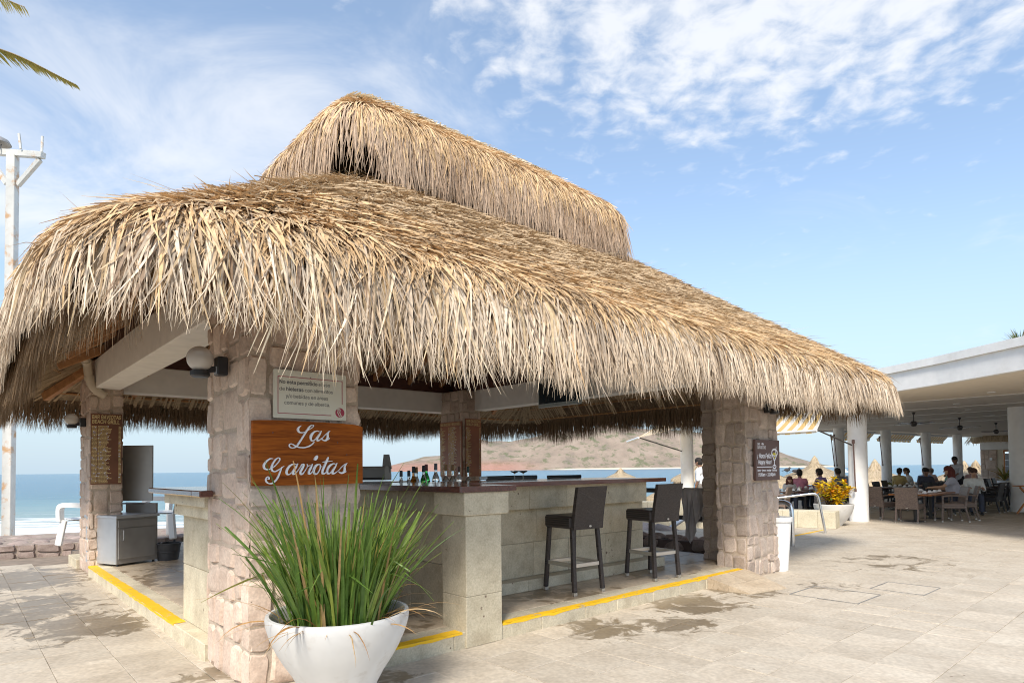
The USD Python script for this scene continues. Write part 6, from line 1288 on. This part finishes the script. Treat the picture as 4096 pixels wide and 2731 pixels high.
def person(label, loc, rz, pose='sit', tone=(0.36, 0.19, 0.12), shirt=(0.5, 0.5, 0.5), pants=(0.05, 0.06, 0.09), hair=(0.02, 0.015, 0.012), long_hair=False, scale=1.0, lean=0.12, head_turn=0.0, head_tilt=0.0, sleeves=0.5, arms='table', bun=False, bald=False, pattern=None):
    """Faces +y. Seated: hips on a 0.45 m seat; standing: feet on the floor."""
    t = thing('person', label, 'person', loc, rz); sk = skin(tone); s = scale
    hip = np.array([0, -0.02, 0.53]) if pose == 'sit' else np.array([0, 0, 0.95])
    up = np.array([0, math.sin(lean), math.cos(lean)]); ch_ = hip + up * 0.36; neck = hip + up * 0.51; head = neck + np.array([0, 0.035 + 0.1 * math.sin(lean), 0.155])
    B = lambda *q: [((np.array(a) * s, ra * s), (np.array(b) * s, rb * s)) for (a, ra), (b, rb) in q]
    sh = {k: ch_ + np.array([k * 0.165, 0, 0.075]) for k in (-1, 1)}
    if arms == 'table': el = {k: sh[k] + np.array([k * 0.05, 0.10, -0.25]) for k in sh}; wr = {k: el[k] + np.array([-k * 0.05, 0.22, 0.04]) for k in sh}
    elif arms == 'reach': el = {-1: sh[-1] + np.array([-0.06, 0.18, -0.18]), 1: sh[1] + np.array([0.04, 0.08, -0.26])}; wr = {-1: el[-1] + np.array([-0.02, 0.24, -0.02]), 1: el[1] + np.array([-0.05, 0.22, 0.02])}
    elif arms == 'serve': el = {k: sh[k] + np.array([k * 0.06, 0.16, -0.20]) for k in sh}; wr = {k: el[k] + np.array([-k * 0.04, 0.20, -0.10]) for k in sh}
    else: el = {k: sh[k] + np.array([k * 0.06, -0.02, -0.27]) for k in sh}; wr = {k: el[k] + np.array([-k * 0.01, 0.08, -0.23]) for k in sh}
    body = [((neck - up * 0.04, 0.055), (head - [0, 0.02, 0.05], 0.055)), ((head - [0, 0.012, -0.015], 0.088), (head + [0, 0.022, -0.055], 0.062)), ((head + [0, 0.035, -0.075], 0.045), (head + [0, 0.04, -0.085], 0.035)), ((head + [0, 0.088, -0.005], 0.012), (head + [0, 0.104, -0.03], 0.013))]
    for k in (-1, 1):
        body += [((head + [k * 0.083, -0.005, -0.01], 0.014), (head + [k * 0.083, -0.005, -0.03], 0.010))]
        body += [((sh[k], 0.05), (el[k], 0.040)), ((el[k], 0.039), (wr[k], 0.027))]
        d = (wr[k] - el[k]) / np.linalg.norm(wr[k] - el[k]); sdv = np.cross(d, [0, 0, 1.0]); sdv = sdv / max(np.linalg.norm(sdv), 1e-6) if np.linalg.norm(sdv) > 0.2 else np.array([0, 1.0, 0])
        palm = wr[k] + d * 0.08; body += [((wr[k], 0.025), (palm, 0.032))]
        for f, (o, ln) in enumerate(((-0.026, 0.055), (-0.009, 0.068), (0.009, 0.064), (0.026, 0.05))):
            q0 = palm + sdv * o; q1 = q0 + d * ln * 0.6 + [0, 0, -0.006]; q2 = q1 + d * ln * 0.4 + [0, 0, -0.018]; body += [((q0, 0.010), (q1, 0.009)), ((q1, 0.009), (q2, 0.008))]
        th = wr[k] + d * 0.035 - sdv * k * 0.022; body += [((th, 0.012), (th + d * 0.035 - sdv * k * 0.03, 0.010)), ((th + d * 0.035 - sdv * k * 0.03, 0.010), (th + d * 0.062 - sdv * k * 0.032, 0.009))]
    if pose == 'sit': kn = {k: hip + np.array([k * 0.11, 0.44, -0.01]) for k in (-1, 1)}; an = {k: kn[k] + np.array([0, 0.02, -0.42]) for k in kn}
    else: kn = {k: hip + np.array([k * 0.10, 0.03, -0.45]) for k in (-1, 1)}; an = {k: kn[k] + np.array([0, -0.04, -0.42]) for k in kn}
    for k in (-1, 1): body += [((an[k] + [0, 0, 0.05], 0.042), (an[k] + [0, 0.0, 0.0], 0.040)), ((an[k] - [0, 0.03, 0.03], 0.042), (an[k] + [0, 0.13, -0.035], 0.034))]
    tr = [((hip + up * 0.02, 0.162), (ch_ - up * 0.06, 0.160)), ((ch_ + [-0.1, 0, 0.02], 0.122), (ch_ + [0.1, 0, 0.02], 0.122)), ((sh[-1] - [-0.02, 0, 0.01], 0.078), (sh[1] - [0.02, 0, 0.01], 0.078)), ((neck - up * 0.06, 0.085), (neck - up * 0.02, 0.060))]
    R_ = rot2(head_turn)
    obj('body', hull_bones(B(*body, ((hip, 0.12), (ch_, 0.095)), ((ch_, 0.095), (neck - up * 0.05, 0.055)), ((sh[-1], 0.05), (sh[1], 0.05)), *[((hip + [k * 0.09, 0, 0], 0.085), (kn[k], 0.06)) for k in (-1, 1)], *[((kn[k], 0.058), (an[k], 0.040)) for k in (-1, 1)])), sk, t, smooth=True)
    top_ = tr + [((sh[k], 0.066), (sh[k] + (el[k] - sh[k]) * min(1, sleeves * 2), 0.056)) for k in (-1, 1)]
    if sleeves > 0.5: top_ += [((el[k], 0.054), (el[k] + (wr[k] - el[k]) * (sleeves * 2 - 1), 0.040)) for k in (-1, 1)]
    obj('shirt', hull_bones(B(*top_)), cloth(shirt, 'shirt', 0.12 if pattern is None else pattern), t, smooth=True)
    obj('trousers', hull_bones(B(((hip, 0.153), (hip + up * 0.06, 0.150)), *[((hip + [k * 0.085, 0, 0], 0.10), (kn[k], 0.072)) for k in (-1, 1)], *[((kn[k], 0.072), (an[k] + [0, 0, 0.05], 0.058)) for k in (-1, 1)])), cloth(pants, 'trousers'), t, smooth=True)
    obj('shoes', hull_bones(B(*[((an[k] - [0, 0.03, 0.028], 0.048), (an[k] + [0, 0.13, -0.035], 0.040)) for k in (-1, 1)]), 0.04, 2), 'black_plastic', t, smooth=True, kind=None)
    H_ = [((head + [0, -0.02, 0.035], 0.094), (head + [0, 0.015, 0.045], 0.090)), ((head + [0, -0.04, -0.01], 0.088), (head + [0, -0.035, -0.04], 0.072))] if not bald else [((head + [0, -0.035, -0.01], 0.090), (head + [0, -0.03, -0.03], 0.080))]
    if long_hair: H_ += [((head + [0, -0.05, -0.02], 0.100), (head + [0, -0.075, -0.22], 0.085))] + [((head + [k * 0.075, -0.03, 0.0], 0.045), (head + [k * 0.095, -0.035, -0.20], 0.045)) for k in (-1, 1)]
    if bun: H_ += [((head + [0, -0.10, 0.08], 0.05), (head + [0, -0.11, 0.09], 0.045))]
    obj('hair', hull_bones(B(*H_)), cloth(hair, 'hair', 0.3), t, smooth=True)
    e = MB()
    for k in (-1, 1): e.ball((head + [k * 0.032, 0.078, 0.006]) * s, 0.0105 * s, 1)
    obj('eyes', e, 'black_plastic', t); obj('mouth', MB().box((head + [0, 0.083, -0.062]) * s, (0.045 * s, 0.012 * s, 0.008 * s), bev=0.003), cloth((0.30, 0.09, 0.08), 'lip'), t)
    return t
DARK = (0.25, 0.13, 0.08)
person('waiter in a white shirt leaning over the tables', [16.2, 22.8, 0], PI / 2 + 0.5, 'stand', DARK, (0.55, 0.55, 0.58), (0.02, 0.02, 0.025), lean=0.35, sleeves=0.8, arms='serve')
person('woman with long red hair seen from behind, in a grey top', [11.95, 17.05, 0], UA + 0.25, 'sit', (0.48, 0.29, 0.18), (0.40, 0.40, 0.45), hair=(0.10, 0.022, 0.015), long_hair=True, sleeves=0.3, arms='reach', scale=1.05)
person('person in a white top turned this way beside the red-haired woman', [12.95, 17.65, 0], PI - 0.5, 'sit', (0.46, 0.26, 0.17), (0.66, 0.68, 0.66), hair=(0.06, 0.03, 0.02))
person('man in a dark navy shirt facing the bar', [13.75, 20.9, 0], PI - 0.35, 'sit', DARK, (0.06, 0.065, 0.09), hair=(0.02, 0.016, 0.014))
person('guest in a yellow shirt at the left of the sea-side guests', [14.15, 23.0, 0], -0.9, 'sit', DARK, (0.50, 0.38, 0.16))
person('guest in a white shirt next to the one in yellow', [14.75, 23.35, 0], 1.2, 'sit', (0.42, 0.24, 0.16), (0.66, 0.66, 0.64), hair=(0.09, 0.06, 0.04))
person('guest in a blue shirt partly behind the man in navy', [15.5, 23.6, 0], 2.6, 'sit', DARK, (0.18, 0.26, 0.48))
person('man with a thin beard in a pale patterned shirt at the far table', [16.7, 25.1, 0], -1.2, 'sit', (0.42, 0.25, 0.17), (0.55, 0.40, 0.36), hair=(0.16, 0.13, 0.11), bald=True, pattern=0.35)
person('guest in a green shirt at the far table', [16.65, 23.9, 0], 1.0, 'sit', DARK, (0.22, 0.38, 0.30), hair=(0.10, 0.09, 0.085))
person('guest in a grey shirt behind the one in green', [17.6, 25.0, 0], 2.4, 'sit', DARK, (0.28, 0.28, 0.30))
person('guest with short hair at the right of the far table', [18.0, 24.6, 0], 1.9, 'sit', (0.42, 0.25, 0.17), (0.48, 0.30, 0.28), hair=(0.12, 0.08, 0.06))
person('woman in pink with her hair up, behind the cream wall', [9.15, 20.0, 0], -0.4, 'sit', DARK, (0.55, 0.22, 0.30), bun=True)
person('woman in a purple patterned top seen from behind, left of the croton', [9.85, 20.0, 0], 0.5, 'sit', DARK, (0.24, 0.16, 0.34), hair=(0.03, 0.022, 0.02), pattern=0.5, scale=1.02)
person('girl with long reddish hair at the beach-side table', [8.55, 19.4, 0], PI - 0.2, 'sit', (0.46, 0.27, 0.18), (0.55, 0.55, 0.55), hair=(0.11, 0.035, 0.025), long_hair=True, scale=0.85)
person('guest half hidden behind the croton leaves', [11.25, 21.6, 0], 0.2, 'sit', DARK, (0.20, 0.20, 0.22), scale=1.02)
person('guest in blue half hidden by the nearest white column', [11.72, 21.7, 0], -0.8, 'sit', DARK, (0.25, 0.32, 0.45), scale=1.03)
person('person in a white shirt standing beyond the bar beside the white column', [5.35, 17.8, -0.05], 0.9, 'stand', DARK, (0.70, 0.70, 0.70), (0.20, 0.18, 0.16), sleeves=0.5, arms='down', lean=0.05)

# ---------------------------------------------------------------- beach umbrellas of palm thatch
def palapa(label, apex, height, r_, prof, seed):
    g = apex[2] - height; t = thing('beach_umbrella', label, 'beach umbrella', (apex[0], apex[1], g), 0); rr = np.random.default_rng(seed)
    obj('pole', MB().tube([(0, 0, -0.4), (0, 0, height - 0.2)], 0.07, 8), 'rafter_wood', t)
    P = np.array(prof) * [r_, r_]; P[:, 1] += height; obj('thatch', MB().lathe(P, 28), 'far_straw_core', t, smooth=True)
    n = 700; V = []; F = []
    s_ = rr.uniform(0.02, 1, n) ** 0.6; L_ = np.concatenate([[0], np.cumsum(np.linalg.norm(np.diff(P, axis=0), axis=1))]); Lt = L_[-1]
    for i in range(n):
        az = rr.uniform(0, 2 * PI); a = s_[i] * Lt; b = a + rr.uniform(0.25, 0.55); q = []
        for x in (a, b):
            rad = np.interp(x, L_, P[:, 0]) + 0.03; z = np.interp(x, L_, P[:, 1]) + 0.03 - max(0, x - Lt) * 0.9; q.append(np.array([rad * math.cos(az), rad * math.sin(az), z]))
        w = np.array([-math.sin(az), math.cos(az), 0]) * rr.uniform(0.02, 0.05); k = len(V); V += [q[0] - w, q[0] + w, q[1] - w * 0.4, q[1] + w * 0.4]; F += [[k, k + 2, k + 3], [k, k + 3, k + 1]]
    obj('fronds', (np.array(V), np.array(F)), 'far_straw', t, kind='stuff')
PF = [(0.0, 0.0), (0.07, -0.09), (0.13, -0.25), (0.20, -0.34), (0.40, -0.43), (0.75, -0.57), (1.0, -0.70), (1.02, -0.80)]
for lab, ax, Y, hgt, r_, sd2 in (('thatched beach umbrella whose peak rises left of the croton', (21.69, 2.18), 45, 4.7, 2.5, 1), ('thatched beach umbrella between the two near white columns', (26.0, 1.90), 45, 4.6, 2.5, 2), ('left one of two small thatch peaks beside the far stone hut', (32.4, 1.71), 45, 4.5, 2.0, 3), ('right one of two small thatch peaks beside the far stone hut', (33.6, 1.75), 45.5, 4.5, 2.0, 4),
        ('low thatched beach umbrella with birds on it behind the happy hour pillar', (18.3, 1.66), 45, 4.4, 2.2, 5), ('small thatch peak showing just above the bar top', (7.77, 1.47), 45, 4.2, 1.2, 6), ('wide thatched beach umbrella seen behind the bar end', (12.0, 0.95), 45, 3.8, 2.4, 7), ('pointed thatched beach umbrella beyond the person in white', (13.45, 2.0), 45, 4.6, 2.0, 8)):
    palapa(lab, (ax[0], Y, ax[1]), hgt, r_, PF, sd2)
for lab, p, h in (('left dark bird on the thatched beach umbrella', (19.35, 44.2, 1.03), 0.3), ('right dark bird on the thatched beach umbrella', (20.0, 44.3, 0.95), -0.4)):
    t = thing('bird', lab, 'bird', p, h); obj('body', MB().ball((0, 0, 0.13), 0.16, 2, (1.5, 0.7, 0.75)), 'bird', t, smooth=True); obj('head', MB().ball((0.22, 0, 0.27), 0.07, 2).beam((0.27, 0, 0.27), (0.36, 0, 0.25), 0.025, 0.025).tube([(0.15, 0, 0.2), (0.21, 0, 0.26)], [0.08, 0.055], 8), 'bird', t, smooth=True); obj('tail', MB().beam((-0.18, 0, 0.12), (-0.42, 0, 0.06), 0.10, 0.03), 'bird', t)
    for s in (-1, 1): obj('leg', MB().tube([(0.02, s * 0.05, 0.05), (0.02, s * 0.05, -0.12)], 0.012, 6), 'bird', t)
bt = thing('motor_boat', 'tiny white boat far out on the sea', 'boat', (212, 400, SEA_Z), 0.3)
obj('hull', MB().prism(sg.Polygon([(-3, -1), (2, -1), (3.6, 0), (2, 1), (-3, 1)]), 0.0, 0.9), 'plastic_white', bt); obj('cabin', MB().box((-0.5, 0, 1.5), (2.2, 1.5, 1.2), bev=0.2), 'plastic_white', bt)

# ---------------------------------------------------------------- stone hut with thatch at the far right
hut = thing('stone_hut', 'small stone building with a thatch edge and a louvred window beyond the restaurant', 'building', (28.4, 38.0, 0), math.radians(-37))
UsdGeom.Xformable(hut).AddScaleOp().Set(Gf.Vec3f(0.76, 1, 1))
hw_ = obj('wall', MB().ab((0.0, 0.0, -0.6), (1.05, 4.0, 2.28)).ab((3.05, 0.0, -0.6), (9.0, 4.0, 2.28)), 'mortar', hut)
stones_round(hw_, [(0.0, 2.0), (0.0, -0.002), (1.0, -0.002)], -0.5, 2.26, 0.5, 0.42, 'pillar_stone', 41, 0.012, 0.03)
obj('lintel', MB().ab((-0.05, -0.05, 2.285), (9.0, 4.0, 2.78), bev=0.01), 'white_wall', hut)
obj('wall_panel', MB().ab((1.052, 0.02, -0.6), (1.38, 0.3, 2.28)), 'cream_wall', hut)
fr = obj('window_frame', MB().ab((1.385, -0.04, -0.3), (1.50, 0.1, 2.24)).ab((2.92, -0.04, -0.3), (3.04, 0.1, 2.24)).ab((1.502, -0.04, 2.15), (2.918, 0.1, 2.24)), 'orange_wood', hut)
for k in range(6): obj('louvre', MB().box((2.21, 0.02, 0.0 + k * 0.37), (1.41, 0.03, 0.362), bev=0.004), 'far_window', hut)
obj('lamp_box', MB().box((0.62, -0.09, 1.72), (0.16, 0.12, 0.16), bev=0.01), 'white_wall', hut)
n = 1500; rh = np.random.default_rng(4); V = []; F = []
for i in range(n):
    x = rh.uniform(-0.75, 9.2); y = rh.uniform(-0.75, 0.4); z = 2.95 + 0.35 * (y + 0.75) + 0.12 * math.sin(x * 2.2); L = rh.uniform(0.3, 0.65); w = rh.uniform(0.015, 0.035); k = len(V); end = z - L * (0.75 if y < -0.3 else 0.3); oy = y - L * (0.25 if y < -0.3 else 0.7)
    dx = rh.normal(0, 0.06) - (0.25 if x < -0.45 else 0); V += [[x - w, y, z + 0.1], [x + w, y, z + 0.1], [x + dx - w * 0.4, oy, end + 0.1], [x + dx + w * 0.4, oy, end + 0.1]]; F += [[k, k + 2, k + 3], [k, k + 3, k + 1]]
rt = obj('thatch_edge', MB().prism(sg.Polygon([(-0.7, 2.72), (-0.62, 3.05), (0.6, 3.35), (4.6, 3.9), (4.6, 2.79), (-0.5, 2.785)]), -0.6, 9.2).map(lambda v: np.stack([v[:, 2], v[:, 0], v[:, 1]], -1)), 'far_straw_core', hut); obj('fronds', (np.array(V), np.array(F)), 'far_straw', rt, kind='stuff')
fp = thing('potted_palm', 'bushy green and reddish potted palm in front of the stone hut', 'potted plant', (28.9, 36.9, 0), 0)
obj('pot', MB().lathe([(0.0005, 0), (0.28, 0), (0.36, 0.45), (0.33, 0.45), (0.28, 0.40), (0.0005, 0.40)], 20), 'planter_white', fp, smooth=40)
for i in range(46): obj('leaf', strap((0, 0, 0.42), rg.uniform(0, 2 * PI), rg.uniform(0.1, 1.0), rg.uniform(0.6, 1.15), 0.07, rg.uniform(0.4, 1.3), None), 'fern', fp)
fe = thing('small_shrub', 'small reddish shrub between the second and third white columns', 'shrub', (16.4, 27.0, 0), 0)
obj('pot', MB().lathe([(0.0005, 0), (0.25, 0), (0.32, 0.5), (0.28, 0.5), (0.0005, 0.45)], 20), 'planter_white', fe, smooth=40)
for i in range(34): obj('leaf', strap((0, 0, 0.46), rg.uniform(0, 2 * PI), rg.uniform(0.1, 1.1), rg.uniform(0.35, 0.6), 0.05, rg.uniform(0.4, 1.2), None), 'fern', fe)

# ---------------------------------------------------------------- floodlight mast and palms
mast = thing('light_mast', 'rusty white square mast with a braced cross-arm at the left edge', 'light mast', (-12.83, 16.0, -1.0), 0)
obj('post', MB().box((0, 0, 5.35), (0.21, 0.21, 10.7), 0.15, bev=0.01), 'pole_white', mast)
obj('cross_arm', MB().beam((-1.35, 0.35, 10.98), (0.98, -0.25, 10.52), 0.14, 0.15, bev=0.006), 'pole_white', mast)
for s, (a, b) in enumerate((((0.14, 0, 9.88), (0.86, -0.2, 10.44)), ((-0.14, 0, 9.92), (-0.80, 0.2, 10.70)))): obj('brace', MB().beam(a, b, 0.09, 0.13, bev=0.005), 'pole_white', mast)
for x, z, dx in ((0.36, 10.72, -0.05), (0.90, 10.64, 0.01)): obj('bracket', MB().beam((x, -0.2, z), (x + dx, -0.2, z + 0.40), 0.035, 0.05), 'pole_white', mast)
fl = obj('floodlight', MB().lathe([(0.0005, 0.17), (0.10, 0.165), (0.22, 0.10), (0.27, 0.0), (0.24, 0.0), (0.0005, 0.12)], 24, (-0.45, 0.1, 11.02)), 'steel_dull', mast, smooth=True)
obj('cable', MB().tube(smooth_line([(-0.30, 0.0, 10.95), (-0.33, -0.05, 10.70), (-0.40, 0, 10.62), (-0.36, 0.02, 10.80)], 5), 0.014, 6), 'dark_metal', mast)
def frond(parent, P, L0, w, rr, droop, mat, n_leaf=90, spread=0.8):
    """One palm frond: a tapering midrib along P with two rows of leaflets that hang."""
    P = smooth_line(P, 12); b = MB().tube(P, np.linspace(0.03, 0.006, len(P)), 6); st = obj('frond', b, mat, parent); lf = MB()
    for i in range(n_leaf):
        t = (i + 0.5) / n_leaf; x = t * (len(P) - 1); k = min(int(x), len(P) - 2); p = P[k] + (P[k + 1] - P[k]) * (x - k); d = P[k + 1] - P[k]; d /= np.linalg.norm(d); sd = np.cross(d, [0, 0, 1.0]); sd /= np.linalg.norm(sd)
        for s in (-1, 1):
            L = L0 * (0.35 + 0.65 * math.sin(PI * min(1, 0.15 + t * 0.85))) * rr.uniform(0.75, 1.1); dirn = d * 0.75 + sd * s * spread * (1 - 0.5 * t) + np.array([0, 0, -droop]) * rr.uniform(0.5, 1.3); dirn /= np.linalg.norm(dirn); q1 = p + dirn * L * 0.5; d2 = dirn + np.array([0, 0, -0.5 * droop]); d2 /= np.linalg.norm(d2); q2 = q1 + d2 * L * 0.5; wv = np.cross(dirn, [0, 0, 1.0]); wv = wv / max(np.linalg.norm(wv), 1e-6) * w / 2; nz = np.cross(wv, dirn); nz /= np.linalg.norm(nz); wv = wv * 0.7 + nz * w * 0.35
            lf.add([p - wv * 0.7, p + wv * 0.7, q1 - wv, q1 + wv, q2 - wv * 0.08, q2 + wv * 0.08], [[0, 2, 3], [0, 3, 1], [2, 4, 5], [2, 5, 3]])
    obj('leaflets', lf, mat, st, kind='stuff')
rp = np.random.default_rng(3)
pm = thing('coconut_palm', 'coconut palm whose frond tips reach in at the upper left corner', 'palm tree', (-13.9, 13.6, -1.0), 0)
obj('trunk', MB().tube(smooth_line([(0.5, 0.6, 0), (0.35, 0.4, 4), (0.1, 0.1, 8), (0, 0, 11.6)], 8), np.linspace(0.2, 0.13, 25), 12), 'rafter_wood', pm, smooth=True)
c0 = (0, 0, 11.6)
frond(pm, [c0, (1.3, 0.15, 12.15), (2.6, 0.3, 11.95), (4.05, 0.45, 11.27)], 0.55, 0.045, rp, 0.45, 'palm_leaf', 90, 0.35)
frond(pm, [c0, (0.9, -0.1, 12.7), (2.0, -0.2, 13.1), (3.45, -0.3, 12.52)], 0.75, 0.04, rp, 0.9, 'palm_leaf', 80, 0.5)
for az in np.linspace(1.9, 4.6, 8): 
    L = rp.uniform(3.2, 4.0); frond(pm, [c0, (L * 0.35 * math.cos(az), L * 0.35 * math.sin(az), 12.5), (L * 0.7 * math.cos(az), L * 0.7 * math.sin(az), 12.3), (L * math.cos(az), L * math.sin(az), 11.2)], 0.6, 0.045, rp, 0.7, 'palm_green', 50)
pr_ = thing('fan_palm', 'palm crown showing above the white restaurant roof at the right edge', 'palm tree', (37.6, 46.0, 0), 0)
obj('trunk', MB().tube([(0, 0, 0), (0.1, 0, 5), (0, 0, 9.6)], [0.28, 0.24, 0.2], 10), 'rafter_wood', pr_, smooth=True)
for i in range(40):
    az = rp.uniform(0, 2 * PI); e = rp.uniform(0.2, 2.0); 
    for j in range(9): obj('leaf', strap((0, 0, 9.6), az + rp.normal(0, .16), e + rp.normal(0, .1), rp.uniform(1.3, 1.9), 0.07, rp.uniform(0.1, 0.6), None, 5, rp), 'palm_green' if e < 1.3 else 'palm_leaf', pr_)
